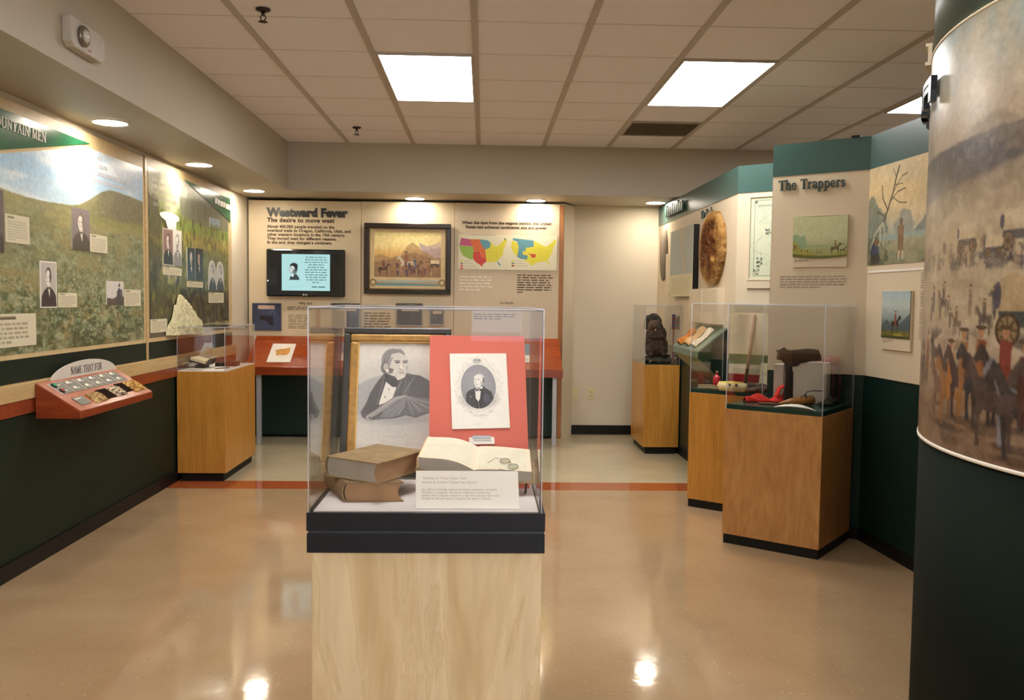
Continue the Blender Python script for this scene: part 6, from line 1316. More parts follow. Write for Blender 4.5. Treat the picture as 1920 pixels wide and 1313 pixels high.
def book(label, o, ax, ay, z0, z1, edge_mat, cmat):
    """ax spine to fore edge, ay tail to head, both 2-D"""
    o, a, b_ = Vector((o[0], o[1], 0)), Vector((ax[0], ax[1], 0)), Vector((ay[0], ay[1], 0)); an, bn = a.normalized(), b_.normalized(); c_ = .0035
    t = thing('book', label, 'book', tuple(o + (a + b_) / 2 + Vector((0, 0, z0))), 'old leather books in the front case')
    nb = 10; zz = [z0 + c_ + (z1 - z0 - 2 * c_) * i / nb for i in range(nb + 1)]
    def prof(i, ex): w = (2 * i / nb - 1) ** 2; return ex - .011 * (1 - w)
    mb = MB(); front = []; 
    for i in range(nb + 1): front.append((prof(i, a.length - .004), zz[i]))
    poly = [(.004 - .006 * (1 - (2 * i / nb - 1) ** 2), zz[i]) for i in range(nb, -1, -1)]
    pts = [o + an * x + bn * .003 + Vector((0, 0, z)) for x, z in front + poly]
    mb.prism(pts, b_ - bn * .006); obj('page_block', mb, edge_mat[0], t)
    if edge_mat[1]:
        mb = MB()
        for i in range(nb): mb.quad([o + an * (front[i][0] + .0006) + bn * .003 + Vector((0, 0, front[i][1])), o + an * (front[i][0] + .0006) + b_ - bn * .003 + Vector((0, 0, front[i][1])), o + an * (front[i + 1][0] + .0006) + b_ - bn * .003 + Vector((0, 0, front[i + 1][1])), o + an * (front[i + 1][0] + .0006) + bn * .003 + Vector((0, 0, front[i + 1][1]))], 0, True)
        e_ = obj('fore_edge', mb, edge_mat[1], t); e_['label'] = 'darker fore edge of the pages'
    for nm, z in (('front_board', z1 - c_), ('back_board', z0)): obj(nm, MB().obox(o + Vector((0, 0, z)), a, b_, (0, 0, c_)), cmat, t, .0012)
    sp_ = MB(); n_ = 8
    outer = [(-.001 - .009 * math.sin(PI * i / n_), z0 + (z1 - z0) * i / n_) for i in range(n_ + 1)]; inner = [(x + .003, z) for x, z in reversed(outer)]
    sp_.prism([o + an * x + Vector((0, 0, z)) for x, z in outer + inner], b_, sm=False); obj('spine', sp_, cmat, t); return t
book('lower closed book lying flat with its worn page edges facing front', (-.366, 2.355), (.155, .012), (-.085, .20), DK, .9055, ('pagesb', None), 'coverd')
book('thick closed book lying aslant on the lower book in the front case', (-.429, 2.434), (.152, -.106), (.112, .213), .9065, .963, ('greypages', 'pagesb'), 'cover')
# ---- open book on its cradle
t = thing('open_book', 'open book with blank-looking yellowed pages, spectacles lying on it', 'book', (0, 2.5, .88))
LB, SB, RB = onY(785, 857, 2.43), onY(889, 882, 2.42), onY(997, 885, 2.44); LT, ST, RT = onY(803, 819, 2.535), onY(896, 838, 2.54), onY(993, 843, 2.548)
def page(A_, B_, C_, D_, bulge, sgn, off=0):     # A bottom-left, B bottom-right, C top-right, D top-left
    def f(u, v):
        p = (A_ * (1 - u) + B_ * u) * (1 - v) + (D_ * (1 - u) + C_ * u) * v; h = bulge * math.sin(PI * (u ** 1.3 if sgn > 0 else u ** .6)); return p + Vector((0, -.15, 1)) * (h + off)
    return f
dn = Vector((.004, .0, -.034))
PGc = plain('yellowed_page', 'dccfb6', .75, var=.03, scale=8); PGe = plain('page_margin', 'd8b98c', .75, var=.06)
for nm, f, A_, D_ in (('left_page_block', page(LB, SB, ST, LT, .012, 1), LB, LT), ('right_page_block', page(SB, RB, RT, ST, .004, -1), SB, ST)):
    mb = MB(); nu, nv = 24, 8
    top = [[f(i / nu, j / nv) for j in range(nv + 1)] for i in range(nu + 1)]
    def low(i, j): 
        e = (i / nu) if nm[0] == 'l' else 1 - i / nu; th = .036 * (1 - e) + .012 * e if nm[0] == 'l' else .030 * (1 - e) + .030 * e
        base = (LB * (1 - i / nu) + SB * (i / nu)) * (1 - j / nv) + (LT * (1 - i / nu) + ST * (i / nu)) * (j / nv) if nm[0] == 'l' else (SB * (1 - i / nu) + RB * (i / nu)) * (1 - j / nv) + (ST * (1 - i / nu) + RT * (i / nu)) * (j / nv)
        th = .034 - .004 * e if nm[0] == 'l' else .028
        return base + Vector((.0, .004, -th))
    mb.sheet(lambda u, v: f(u, v), nu, nv)
    for i in range(nu):
        mb.quad([low(i, 0), low(i + 1, 0), top[i + 1][0], top[i][0]], 1); mb.quad([low(i + 1, nv), low(i, nv), top[i][nv], top[i + 1][nv]], 1)
    for j in range(nv):
        for i in (0, nu): q = [low(i, j), low(i, j + 1), top[i][j + 1], top[i][j]]; mb.quad(q if i else q[::-1], 1)
    mb.quad([low(0, 0), low(0, nv), low(nu, nv), low(nu, 0)], 1)
    obj(nm, mb, [PGc, 'greypages'], t)
    ys = MB().sheet(lambda u, v: f(.06 + .86 * u, .06 + .88 * v) + Vector((0, -.0001, .0007)), 20, 8); p_ = obj('printed_area', ys, plain('aged_print_area', 'cfcab4', .75, var=.05, scale=30), t)
cb = MB(); off = Vector((0, .004, -.036)); e1, e2 = Vector((-.010, -.003, .002)), Vector((.010, -.003, 0))
cb.prism([LB + off + e1, SB + off + Vector((0, 0, .0)), ST + off, LT + off + e1], (0, 0, -.004)); obj('left_cover', cb, 'cover', t)
cb = MB().prism([SB + off + Vector((0, 0, .004)), RB + off + e2 + Vector((0, 0, .006)), RT + off + e2 + Vector((0, 0, .006)), ST + off + Vector((0, 0, .004))], (0, 0, -.004)); obj('right_cover', cb, 'cover', t)
mbe = MB()
for i in range(3): mbe.prism([LB + Vector((-.002 * i - .001, 0, -.030 + .004 * i)), LB + Vector((-.002 * i, 0, -.002 * i)), LT + Vector((-.002 * i, 0, -.002 * i)), LT + Vector((-.002 * i - .001, 0, -.030 + .004 * i))], (-.0012, 0, 0))
obj('loose_leaves', mbe, PGe, t)
t = thing('book_cradle', 'thin black cradle holding up the open book', 'stand', (0, 2.5, DK))
mb = MB(); g_ = DK
z_of = lambda p: p + off + Vector((0, 0, -.006))
for pa, pb, pc in ((z_of(LB) + Vector((.012, .02, 0)), z_of(LT) + Vector((.01, -.01, 0)), -.03), (z_of(RB) + Vector((-.012, .02, .006)), z_of(RT) + Vector((-.01, -.02, .006)), .0)):
    mb.tube([(pa.x, pa.y, pa.z), (pa.x - .004, pa.y + .004, g_ + .003)], .0028, 8); mb.tube([pa, pb], .0028, 8); mb.tube([pb, (pb.x, pb.y, g_ + .003)], .0028, 8); mb.tube([(pa.x - .004, pa.y + .004, g_ + .003), (pb.x, pb.y, g_ + .003)], .0028, 8)
obj('wire_frame', mb, 'black', t)
# ---- spectacles
t = thing('spectacles', 'small wire-rimmed spectacles lying on the right page of the open book', 'spectacles', tuple(onY(955, 872, 2.46)))
pr = (RB - SB).cross(ST - SB).normalized(); pr = pr if pr.z > 0 else -pr; pp = SB + pr * .0085
rr1 = (RB - SB).normalized(); uu1 = pr.cross(rr1)
g1, g2 = onP(947, 864.5, pp, pr), onP(962.5, 875, pp, pr); dirg = (g2 - g1).normalized(); perp = pr.cross(dirg)
M['wire'] = plain('tarnished_wire', '4a4a44', .3, metal=.8)
gl = acrylic('spectacle_lens', (.93, .96, .93), 1.5)
for gc in (g1, g2):
    pts = [gc + dirg * (.0125 * math.cos(a)) + perp * (.0155 * math.sin(a)) for a in [2 * PI * i / 28 for i in range(29)]]
    r_ = obj('rim', MB().tube(pts, .0008, 6, cap=False), M['wire'], t); obj('lens', MB().prism(pts[:-1], pr * .0006), gl, r_)
mid = (g1 + g2) / 2
obj('bridge', MB().tube([g1 + dirg * .0125, mid + perp * .006 + pr * .003, g2 - dirg * .0125], .0008, 6), M['wire'], t)
obj('temple', MB().tube([g1 - dirg * .0125, g1 - dirg * .015 + rr1 * -.02 + perp * .002 + pr * .001, onP(925, 862, pp, pr), onP(914, 868, pp, pr)], .0006, 6), M['wire'], t)
obj('temple', MB().tube([g2 + dirg * .0125, g2 + dirg * .013 - perp * .012, onP(950, 882, pp, pr), onP(935, 880, pp, pr)], .0006, 6), M['wire'], t)
# ---- caption card in the front
q = [onY(780, 883, 2.300), onY(971, 884, 2.300), onY(974, 956, 2.287), onY(779, 956, 2.287)]; q[2].z = q[3].z = DK + .001
nc = (q[2] - q[3]).cross(q[0] - q[3]).normalized(); nc = nc if nc.y < 0 else -nc
t = thing('caption_card', 'cream caption card leaning in front of the open book', 'card', tuple((q[2] + q[3]) / 2))
obj('card', MB().prism([q[3], q[2], q[1], q[0]], -nc * .003), plain('cream_card', 'f8f6ee', .7, var=.01), t)
cr, cu_ = (q[2] - q[3]).normalized(), (q[0] - q[3]).normalized()
cu_ = (cu_ - cr * cu_.dot(cr)).normalized()
def ct(body, px, py, size): text('caption_text', body, size, onP(px, py, q[3], nc) + nc * .0003, cr, cu_, nc, 'capink', t, 0, 0, sp_c, line_c) 
M['capink'] = plain('pale_ink', 'bdb49e', .8)
def cap(body, px, py, size, sx=1.0): text('caption_text', body, size, onP(px, py, q[3], nc), cr, cu_, nc, 'capink', t, 0, .00008, 'LEFT', 1.08, 1.0, sx)
cap('Volumes of "Thirty Years\' View"', 792.5, 898.5, .0082); cap('written by Senator Thomas Hart Benton', 791.5, 906, .0080, 1.0)
cap('Sen. Benton strongly supported western expansion during his\n30 years in Congress. He was so influential in American\npolitics that Congress closed for a day when Benton died, even\nthough he had not been in Congress for nearly a decade.', 791, 919.5, .0078, .93)

# ------------------------------------------------------------------ left case contents
t = thing('open_book', 'small open dark-covered book propped in the left display case', 'book', (-2.2, 6.93, .842))
mb = MB(); mb.prism([(-2.275, 6.88, .905), (-2.15, 6.88, .872), (-2.15, 7.08, .872), (-2.275, 7.08, .905)], (0, 0, -.008)); mb.prism([(-2.15, 6.88, .865), (-2.125, 6.88, .905), (-2.125, 7.08, .905), (-2.15, 7.08, .865)], (0, 0, .006)); obj('cover', mb, 'leather', t)
mb = MB(); mb.prism([(-2.27, 6.885, .908), (-2.155, 6.885, .876), (-2.155, 7.075, .876), (-2.27, 7.075, .908)], (0, 0, .022)); mb.prism([(-2.155, 6.885, .876), (-2.118, 6.885, .925), (-2.118, 7.075, .925), (-2.155, 7.075, .898)], (0, 0, .004)); obj('pages', mb, plain('cream_pages', 'cdbf9b', .8), t)
mb = MB(); mb.box(-2.25, -2.17, 6.93, 7.03, .842, .868); obj('prop_block', mb, 'leather', t)
def smallbox(x0, x1, y0, y1, z0, z1, lab, mat, cat='box', nm='leather_case'):
    t = thing(nm, lab, cat, ((x0 + x1) / 2, (y0 + y1) / 2, z0)); obj('body', MB().box(x0, x1, y0, y1, z0, z0 + (z1 - z0) * .62), mat, t, .003); obj('lid', MB().box(x0 - .001, x1 + .001, y0 - .001, y1 + .001, z0 + (z1 - z0) * .64, z1), mat, t, .003); return t
smallbox(-2.145, -2.085, 7.10, 7.20, .842, .874, 'small dark case just right of the propped book in the left display case', 'leather')
M['maroon'] = plain('maroon_leather', '4a2319', .4, var=.2)
smallbox(-2.075, -1.985, 7.12, 7.24, .842, .880, 'maroon leather case at the right in the left display case', 'maroon')
tt = thing('paper_sheet', 'pale printed paper lying at the front of the left display case', 'paper', (-2.2, 6.78, .8425)); obj('paper', MB().box(-2.27, -2.13, 6.72, 6.80, .8425, .8435), plain('grey_paper', 'b2aca4', .7), tt); obj('print_lines', MB().box(-2.26, -2.14, 6.74, 6.745, .8436, .844).box(-2.26, -2.15, 6.76, 6.765, .8436, .844), 'faintink', tt)
tt = thing('pen', 'thin dark pen lying in the left display case near its front right corner', 'pen', (-2.02, 6.85, .843)); obj('barrel', MB().tube([(-2.06, 6.83, .847), (-1.99, 6.95, .847)], [.003, .004], 8), 'leather', tt); obj('nib', MB().tube([(-2.06, 6.83, .847), (-2.066, 6.82, .8455)], [.003, .0008], 8), 'metal', tt)

# ------------------------------------------------------------------ blobs joined into one surface
def blob(name, ells, vox, mat, parent, noise=0.0, ns=30.0, rots=None):
    mb = MB()
    for i, e in enumerate(ells): mb.ell(e[0], e[1], n=18, rot=(e[2].to_matrix() if len(e) > 2 else None))
    me = bpy.data.meshes.new('tmp'); me.from_pydata([tuple(p) for p in mb.v], [], mb.f); o = bpy.data.objects.new('tmp', me); C.objects.link(o)
    m_ = o.modifiers.new('r', 'REMESH'); m_.mode = 'VOXEL'; m_.voxel_size = vox; s_ = o.modifiers.new('s', 'SMOOTH'); s_.factor = .6; s_.iterations = 4
    m2 = bpy.data.meshes.new_from_object(o.evaluated_get(bpy.context.evaluated_depsgraph_get())); bpy.data.objects.remove(o)
    if noise:
        n_ = len(m2.vertices); co = np.empty(n_ * 3, 'f'); m2.vertices.foreach_get('co', co); co = co.reshape(-1, 3); no = np.empty(n_ * 3, 'f'); m2.vertices.foreach_get('normal', no); no = no.reshape(-1, 3)
        f = fbm(co[:, 0] * ns + co[:, 1] * ns * .7 + 40, co[:, 2] * ns * .6 + co[:, 1] * ns * .5 + 40, 3, 4) - .5; m2.vertices.foreach_set('co', (co + no * (f * noise * 2)[:, None]).astype('f').ravel())
    m2.polygons.foreach_set('use_smooth', [True] * len(m2.polygons)); m2.name = name; return finish(name, m2, mat, parent)
from mathutils import Euler
# beaver
bx, by, bz = 1.615, 8.20, .90
t = thing('beaver', 'dark brown beaver sitting upright on a rock in the far right case', 'beaver', (bx, by, bz - .03))
M['bfur'] = plain('dark_beaver_fur', '3c2b22', .8, var=.45, scale=40, bump=1.0, bscale=90)
V_ = lambda x, y, z: (bx + x, by + y, bz + z)
body = [(V_(.005, .02, .10), (.112, .095, .120)), (V_(.004, .01, .20), (.098, .085, .095)), (V_(-.008, -.006, .275), (.072, .070, .058)), (V_(-.022, -.055, .268), (.034, .040, .030)), (V_(-.048, 0, .325), (.013, .010, .014)), (V_(.026, 0, .328), (.013, .010, .014)),
        (V_(-.055, -.06, .19), (.022, .045, .022), Euler((.5, 0, .3))), (V_(.05, -.06, .19), (.022, .045, .022), Euler((.5, 0, -.3))), (V_(-.025, -.085, .175), (.018, .022, .014)), (V_(.02, -.085, .175), (.018, .022, .014)), (V_(-.06, -.03, .05), (.042, .06, .05)), (V_(.062, -.03, .05), (.042, .06, .05)), (V_(-.06, -.09, .01), (.024, .045, .014)), (V_(.06, -.09, .01), (.024, .045, .014))]
obj_b = blob('body', body, .0065, M['bfur'], t, .008, 45)
obj('tail', MB().sheet(lambda u, v: V_(.05 + .17 * u * .5 + 0.02, .06 + .03 * u + (.05 * (v - .5)) * (1 + math.sin(u * PI)) * 1.2, .012 - .012 * u), 12, 6, thick=.014), M['leather'], t)
for dx in (-.042, -.004): obj('eye', MB().ell(V_(dx, -.062, .292), (.005, .004, .005)), plain('black_glass_eye', '050505', .08), t)
obj('teeth', MB().box(bx - .030, bx - .016, by - .094, by - .090, bz + .235, bz + .252), plain('pale_teeth', 'b9986a', .4), t)
obj('nose', MB().ell(V_(-.024, -.094, .277), (.012, .006, .009)), M['leather'], t)
t = thing('rock_base', 'dark rough rock base under the beaver in the far right case', 'rock', (bx, by, .833))
blob('rock', [((1.58, 8.2, .865), (.09, .12, .035)), ((1.68, 8.22, .862), (.09, .13, .032)), ((1.62, 8.10, .855), (.10, .05, .024)), ((1.72, 8.12, .853), (.05, .05, .022))], .008, plain('dark_rock', '35322a', .7, var=.4, scale=20, bump=.8), t, .010, 30)
for i, (x0, y0, x1, y1) in enumerate(((1.53, 8.05, 1.58, 8.10), (1.74, 8.06, 1.77, 8.13))):
    tt = thing('wood_chip', ('gnawed pale twig at the left foot of the beaver rock', 'gnawed pale twig at the right foot of the beaver rock')[i], 'twig', (x0, y0, .833)); obj('twig', MB().tube([(x0, y0, .842), ((x0 + x1) / 2, (y0 + y1) / 2, .86), (x1, y1, .85)], [.005, .006, .004], 8), plain('gnawed_wood', '9a7c50', .7), tt)
t = thing('fur_hat', 'round black fur hat on a post behind the beaver in the far right case', 'hat', (1.60, 8.50, 1.20))
p0 = onY(1224, 605, 8.5)
blob('crown', [((p0.x, 8.5, p0.z + .01), (.085, .08, .075)), ((p0.x, 8.5, p0.z - .035), (.095, .09, .04)), ((p0.x - .015, 8.45, p0.z + .07), (.02, .02, .02))], .007, plain('black_fur', '1f1a19', .95, var=.5, scale=60, bump=1), t, .012, 40)
obj('support_post', MB().tube([(p0.x, 8.50, .833), (p0.x, 8.50, p0.z - .06)], .006, 10), 'metal', t); obj('foot', MB().lathe([(0, 0), (.05, 0), (.05, .01), (0, .012)], (p0.x, 8.5, .833), 20), 'metal', t)
t = thing('gray_pelt_disc', 'grey oval pelt standing at the back right of the far right case', 'fur', (1.74, 8.52, .833))
p0 = onY(1270, 618, 8.50); o_ = MB().ell((p0.x, 8.5, p0.z), (.075, .02, .115)); obj('pelt', o_, plain('grey_pelt', '6e6259', .9, var=.3, scale=50, bump=.8), t); obj('stand', MB().tube([(p0.x, 8.51, .833), (p0.x, 8.51, p0.z - .09)], .006, 8), 'metal', t)
t = thing('trade_ribbon', 'narrow red and blue woven strip at the right end of the far right case', 'ribbon', (1.79, 8.3, .833))
p0 = onY(1290, 590, 8.25); p1 = onY(1290, 618, 8.25); x_ = min(p0.x, 1.797)
mb = MB(); 
for k in range(6): mb.box(x_ - .022, x_ + .004, 8.246, 8.252, p1.z + (p0.z - p1.z) * k / 6, p1.z + (p0.z - p1.z) * (k + 1) / 6, k % 2)
mb.box(x_ - .010, x_ - .004, 8.252, 8.256, .833, p0.z); obj('woven_strip', mb, [plain('dull_red_weave', '7c2a24', .8), plain('blue_weave', '3e4270', .8)], t)

# ------------------------------------------------------------------ middle right case contents
a2 = Vector((AX.x, AX.y, 0)).normalized(); b2 = Vector((AY.x, AY.y, 0)).normalized(); Q2 = pv(P2)
Z2 = .8125
bk0 = Q2 + a2 * .545 + b2 * .50; bl = Vector(onV(1372, 640, (1.78, 6.30), (2.16, 5.99))); br = Vector(onV(1446, 640, (1.78, 6.30), (2.16, 5.99)))
t = thing('wool_blanket', 'cream wool blanket with a green and a red stripe hanging in the middle right case', 'blanket', (bl.x, bl.y, Z2))
d_ = Vector((br.x - bl.x, br.y - bl.y, 0)); nb_ = Vector((d_.y, -d_.x, 0)).normalized(); nb_ = nb_ if nb_.y < 0 else -nb_
cvb = Cv(0, 1, 1.325, Z2, 70, 120, base='ddcdad'); cvb.tex('cbb995', 3, 6, 2, .45, .65, .6); cvb.rect(-.1, 1.1, 1.035, .965, '5f6f3c'); cvb.rect(-.1, 1.1, .893, .835, '9c1d22'); cvb.grain(.04, 30, 60)
def fnb(U, V):
    z = 1.325 + (Z2 + .002 - 1.325) * V; base = np.array((bl.x, bl.y, 0.0)) + U[..., None] * np.array(tuple(d_ * 1.0)); wv_ = .034 + .008 * np.sin(U * 9 + V * 3) + .009 * np.sin(U * 4 - V * 5); r = base + wv_[..., None] * np.array(tuple(nb_)); r[..., 2] = z; return r
bo = cv_obj('blanket_cloth', cvb, fnb, painted('wool_print', .95, .1, bump=.5), t); sm_ = bo.modifiers.new('thickness', 'SOLIDIFY'); sm_.thickness = .005; sm_.offset = 0
obj('hanging_bar', MB().box(min(bl.x, br.x), max(bl.x, br.x), 0, .001, 0, .001) if 0 else MB().tube([bl + nb_ * .026 + Vector((0, 0, 1.326 - bl.z)), br + nb_ * .026 + Vector((0, 0, 1.326 - br.z))], .006, 10), 'tanwood', t)
for p_ in (bl, br): pass
t = thing('wooden_stick', 'slim brown stick leaning against the striped blanket', 'stick', (1.88, 6.15, Z2))
s1_, s0_ = onV(1415, 590, (1.76, 6.25), (2.13, 5.95)), onV(1397, 712, (1.74, 6.20), (2.10, 5.90)); s0_.z = Z2 + .012; obj('stick', MB().tube([s0_, (s0_ + s1_) / 2 + Vector((.004, 0, 0)), s1_], [.013, .012, .010], 10), plain('brown_stick', '9b7148', .6, var=.2), t)
t = thing('red_bottle', 'small glass bottle of red powder in the middle right case', 'bottle', (1.65, 6.13, Z2))
c_ = (1.645, 6.13, Z2); obj('bottle', MB().lathe([(0, .002), (.024, .002), (.026, .01), (.026, .062), (.018, .074), (.010, .078), (.010, .094), (.012, .096), (0, .096)], c_, 24), plain('red_glass', 'c01f2c', .12, coat=.5, var=.03), t); obj('cork', MB().lathe([(0, .096), (.009, .096), (.010, .108), (0, .108)], c_, 16), plain('cork_brown', 'a58a60', .8), t)
t = thing('beaded_pouch', 'yellow and white beaded roll with two dark dots in the middle right case', 'pouch', (1.67, 5.75, Z2))
pa, pb = Vector((1.565, 5.80, Z2 + .036)), Vector((1.735, 5.70, Z2 + .034)); dv = (pb - pa); obj('roll', MB().tube([pa, pa + dv * .06, pa + dv * .5, pa + dv * .94, pb], [.016, .030, .032, .028, .018], 18), plain('cream_beadwork', 'd3c28e', .5, var=.12, scale=120, bump=.6, bscale=300), t)
obj('yellow_band', MB().tube([pa + dv * .04 + Vector((0, 0, .006)), pa + dv * .5 + Vector((0, -.002, .010)), pa + dv * .9 + Vector((0, 0, .006))], [.024, .027, .022], 14), plain('yellow_beads', 'd0b43a', .5, var=.15, scale=120), t)
nf = Vector((dv.y, -dv.x, 0)).normalized(); nf = nf if nf.y < 0 else -nf
for k in (.44, .66): obj('dark_dot', MB().ell(pa + dv * k + nf * .029 + Vector((0, 0, .014)), (.010, .010, .010)), plain('dark_bead', '2a1c2a', .3), t)
t = thing('quill_bundle', 'bundle of pale quills at the left front of the middle right case', 'quills', (1.54, 5.95, Z2)); mb = MB(); rq = random.Random(2)
for k in range(12): a = rq.uniform(-.25, .25); o0 = Vector((1.475 + rq.uniform(-.008, .008), 5.955 + rq.uniform(-.015, .015), Z2 + .006 + rq.random() * .02)); mb.tube([o0, o0 + Vector((.06, -.05 + a * .1, .002)), o0 + Vector((.12, -.10 + a * .2, 0))], [.003, .004, .002], 6)
obj('quills', mb, plain('pale_quill', 'b5a684', .6, var=.3), t); obj('dark_tie', MB().ell((1.585, 5.862, Z2 + .015), (.012, .012, .014)), 'leather', t)
def lump(nm, lab, cat, pts, mat, vox=.006, nz=.004): t = thing(nm, lab, cat, (pts[0][0][0], pts[0][0][1], Z2)); return blob(nm + '_body', pts, vox, mat, t, nz, 60)
lump('leather_bundle', 'brown leather bundle at the near corner of the middle right case', 'bundle', [((1.80, 5.68, Z2 + .022), (.055, .035, .022)), ((1.75, 5.70, Z2 + .018), (.04, .03, .018)), ((1.835, 5.665, Z2 + .026), (.03, .03, .024))], plain('brown_hide', '5b3c24', .6, var=.4, scale=30, bump=.5))
lump('fur_bundle', 'dark furry bundle behind the brown leather bundle in the middle right case', 'bundle', [((1.79, 5.80, Z2 + .03), (.05, .04, .03)), ((1.85, 5.77, Z2 + .028), (.04, .035, .028))], plain('dark_fur', '47382a', .9, var=.5, scale=60, bump=1))
lump('blue_cloth', 'small crumpled blue cloth in the middle right case', 'cloth', [((1.94, 5.86, Z2 + .022), (.035, .03, .022)), ((1.965, 5.88, Z2 + .034), (.02, .03, .03))], plain('blue_cloth', '353c66', .8, var=.2))
t = thing('caption_card', 'cream standing card against the right side of the striped blanket', 'card', (1.95, 6.02, Z2)); k0, k1 = Vector((1.925, 6.07, Z2 + .001)), Vector((2.01, 6.00, Z2 + .001)); obj('card', MB().prism([k0, k1, k1 + Vector((.012, .012, .17)), k0 + Vector((.016, .012, .17))], (.006, .008, 0)), plain('cream_card_b', 'c9bb95', .7, var=.03), t)
obj('print_lines', MB().obox(k0 + Vector((.016, -.003, .10)), (k1 - k0) * .6, (0, .001, 0), (0, 0, .003)).obox(k0 + Vector((.014, -.003, .085)), (k1 - k0) * .6, (0, .001, 0), (0, 0, .003)), 'faintink', t)

# ------------------------------------------------------------------ nearest right case contents
Z1 = .8155; Q1 = pv(P1); a1 = a2; b1 = b2
def r1(px, py, z=Z1): return onZ(px, py, z)
t = thing('white_tusk', 'curved white carved piece along the front edge of the nearest right case', 'tusk', (1.75, 4.82, Z1))
def tk(u, v): 
    p = Vector((1.655, 4.915, Z1 + .002)) * (1 - u) + Vector((1.832, 4.755, Z1 + .002)) * u; w_ = .004 + .018 * math.sin(PI * min(1, u * 1.05) ** .8); return p + b1 * (w_ * (v * 2 - 1) - .010 + .03 * u * (1 - u)) + Vector((0, 0, .014 * math.sin(PI * v) * math.sin(PI * u) + .010 * math.sin(PI * u)))
obj('tusk', MB().sheet(tk, 30, 10, thick=.003), plain('bone_white', 'e0dccf', .4, var=.05, scale=60, bump=.2), t)
mb = MB(); 
for k in range(14): u_ = .3 + .3 * ((k * 37) % 14) / 14; mb.ell(tk(u_, .5 + .2 * math.sin(k)) + Vector((0, 0, .001)), (.004, .0025, .001), n=8)
obj('etching', mb, plain('grey_etching', '6b6558', .6), t)
t = thing('wooden_stock', 'brown wooden gun-stock shaped piece in the nearest right case', 'stock', (1.80, 5.0, Z1))
pa, pb, pc = r1(1456, 757) , r1(1475, 756), r1(1503, 751)
pa, pb, pc = Vector((1.70, 4.985, Z1 + .010)), Vector((1.765, 4.965, Z1 + .024)), Vector((1.895, 5.00, Z1 + .030))
obj('stock', MB().tube([pa, pa * .5 + pb * .5, pb, pb * .5 + pc * .5, pc], [.006, .012, .020, .025, .027], 16), plain('varnished_stock', 'a56f33', .35, var=.2, scale=20), t)
obj('dark_butt', MB().tube([pc, pc + (pc - pb).normalized() * .012], [.0272, .022], 16), plain('dark_butt', '5a2f14', .4), t)
obj('ramrod', MB().tube([pa + Vector((-.10, .05, -.004)), pa + Vector((.03, -.012, -.002))], .006, 10), plain('dark_rod', '6a4428', .5), t)
t = thing('red_cloth', 'bright red folded cloth in the nearest right case', 'cloth', (1.68, 5.16, Z1)); RC = plain('bright_red_cloth', 'c4200f', .85, var=.1, scale=40, bump=.4, bscale=500)
def rc(u, v):
    x = 1.555 + .235 * u; y = 5.17 - .03 * u + .075 * (v - .5); hump = .028 + .014 * math.sin(u * 7) + .012 * math.sin(u * 13 + v * 5) + (.05 * max(0, (u - .62) / .38)); z = Z1 + .003 + hump * (max(0, math.sin(PI * v)) ** .6) * (.35 + .65 * math.sin(PI * min(1, u * 1.02 + .08)) ** .4); return (x, y, z)
obj('cloth_fold', MB().sheet(rc, 40, 20, thick=.004), RC, t)
lp = [Vector((1.735, 5.15, Z1 + .035)), Vector((1.755, 5.15, Z1 + .085)), Vector((1.79, 5.15, Z1 + .105)), Vector((1.805, 5.15, Z1 + .07)), Vector((1.785, 5.15, Z1 + .03))]
mb = MB()
def lpf(u, v):
    k = u * (len(lp) - 1); i = min(int(k), len(lp) - 2); f_ = k - i; p = lp[i] * (1 - f_) + lp[i + 1] * f_; return p + Vector((0, -.03 + .06 * v, .004 * math.sin(v * 6)))
obj('cloth_loop', mb.sheet(lpf, 24, 8, thick=.007), RC, t)
def block(lab, px0, px1, y, ztop, dep, wd=None):
    p0, p1 = onY(px0, 720, y), onY(px1, 720, y); t = thing('white_block', lab, 'block', ((p0.x + p1.x) / 2, y, Z1)); obj('block', MB().prism([(p0.x, y, Z1), (p1.x, y + .0, Z1), (p1.x + dep * .75, y + dep, Z1), (p0.x + dep * .75, y + dep, Z1)], (0, 0, ztop - Z1)), plain('white_riser', 'cfc8ba', .6, var=.02), t, .002); return p0, p1
zt1 = onY(1500, 680, 5.06).z; block('wide white riser block in the nearest right case', 1487, 1550, 5.06, zt1, .06)
zt2 = onY(1455, 683, 5.22).z; block('narrow white riser block left of the wide one in the nearest right case', 1450, 1468, 5.22, zt2, .05)
t = thing('leather_holster', 'dark brown leather holster and strap draped over the white blocks', 'holster', (1.86, 5.05, Z1))
LH = 5.045
def hp(px, py, y=LH): return onY(px, py, y)
obj('pouch', MB().prism([hp(1484, 657), hp(1518, 654), hp(1536, 656), hp(1541, 670), hp(1541, 677), hp(1520, 678), hp(1500, 682), hp(1499, 686), hp(1488, 688), hp(1482, 686)], (0, .045, 0)), 'leather', t, .008)
obj('holster_head', MB().prism([hp(1457, 657), hp(1470, 650), hp(1476, 655), hp(1487, 658), hp(1487, 684), hp(1478, 688), hp(1468, 676), hp(1459, 675), hp(1461, 661)], (0, .04, 0)), plain('brown_leather', '4a3728', .5, var=.3, scale=30, bump=.5), t, .006)
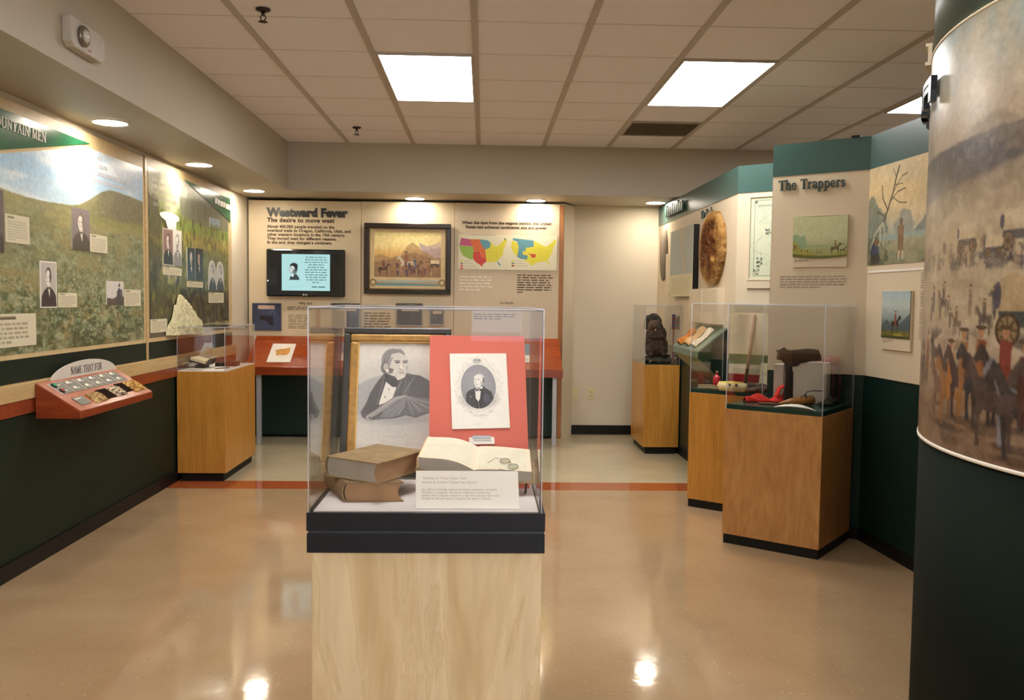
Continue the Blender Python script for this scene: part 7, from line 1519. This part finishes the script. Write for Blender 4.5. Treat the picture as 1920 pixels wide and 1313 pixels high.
def stf(u, v): p = hp(1471 + 2 * math.sin(u * 5), 682 + 72 * u, LH - .004 - .01 * math.sin(u * 3)); q_ = hp(1486, 684 + 72 * u, LH - .004); r = p * (1 - v) + q_ * v; r.z = max(r.z, Z1 + .004); return r
obj('strap', MB().sheet(stf, 20, 4, thick=.006), 'leather', t)
t = thing('iron_hook', 'thin curved iron hook on a post in front of the wide white block', 'hook', (1.90, 4.95, Z1))
hk = [onY(px, py, 4.97) for px, py in ((1497, 748), (1508, 742), (1513, 735), (1524, 733), (1543, 733.5))]
obj('hook', MB().tube(hk, .0028, 8), 'leather', t); obj('post', MB().tube([onY(1511, 739, 4.97), Vector((onY(1511, 739, 4.97).x, 4.97, Z1))], .0045, 8), 'leather', t)
t = thing('iron_trap_jaw', 'dark low iron piece at the right of the nearest right case', 'trap', (1.98, 4.98, Z1)); blob('trap_body', [((1.965, 4.965, Z1 + .014), (.045, .04, .014)), ((2.00, 5.0, Z1 + .022), (.03, .03, .018))], .006, 'leather', t, .003, 40)
t = thing('red_reflection_lantern', 'dark red wire lantern shape standing in for a reflection of the red cloth, at the back right of the nearest right case', 'lantern', (2.10, 5.18, Z1))  # lantern shape built for what looks like a reflection of the red cloth
lc = Vector((2.075, 5.16, Z1)); hh = onY(1570, 668, 5.16).z - Z1; RL = plain('dark_red_enamel', '8a1c22', .3, var=.1)
obj('base', MB().lathe([(0, 0), (.055, 0), (.055, .012), (.045, .035), (0, .035)], lc, 20), plain('dark_base', '2c1214', .4), t); obj('cap', MB().lathe([(.05, hh - .05), (.058, hh - .045), (.055, hh - .015), (.03, hh), (0, hh)], lc, 20), RL, t)
for k in range(6): a = 2 * PI * k / 6 + .3; obj('cage_bar', MB().tube([lc + Vector((.05 * math.cos(a), .05 * math.sin(a), .03)), lc + Vector((.052 * math.cos(a), .052 * math.sin(a), hh - .05))], .003, 6), RL, t)
obj('globe', MB().lathe([(.03, .035), (.042, .09), (.035, hh - .07), (.03, hh - .05)], lc, 20), acrylic('smoky_red_glass', (.55, .25, .25)), t)
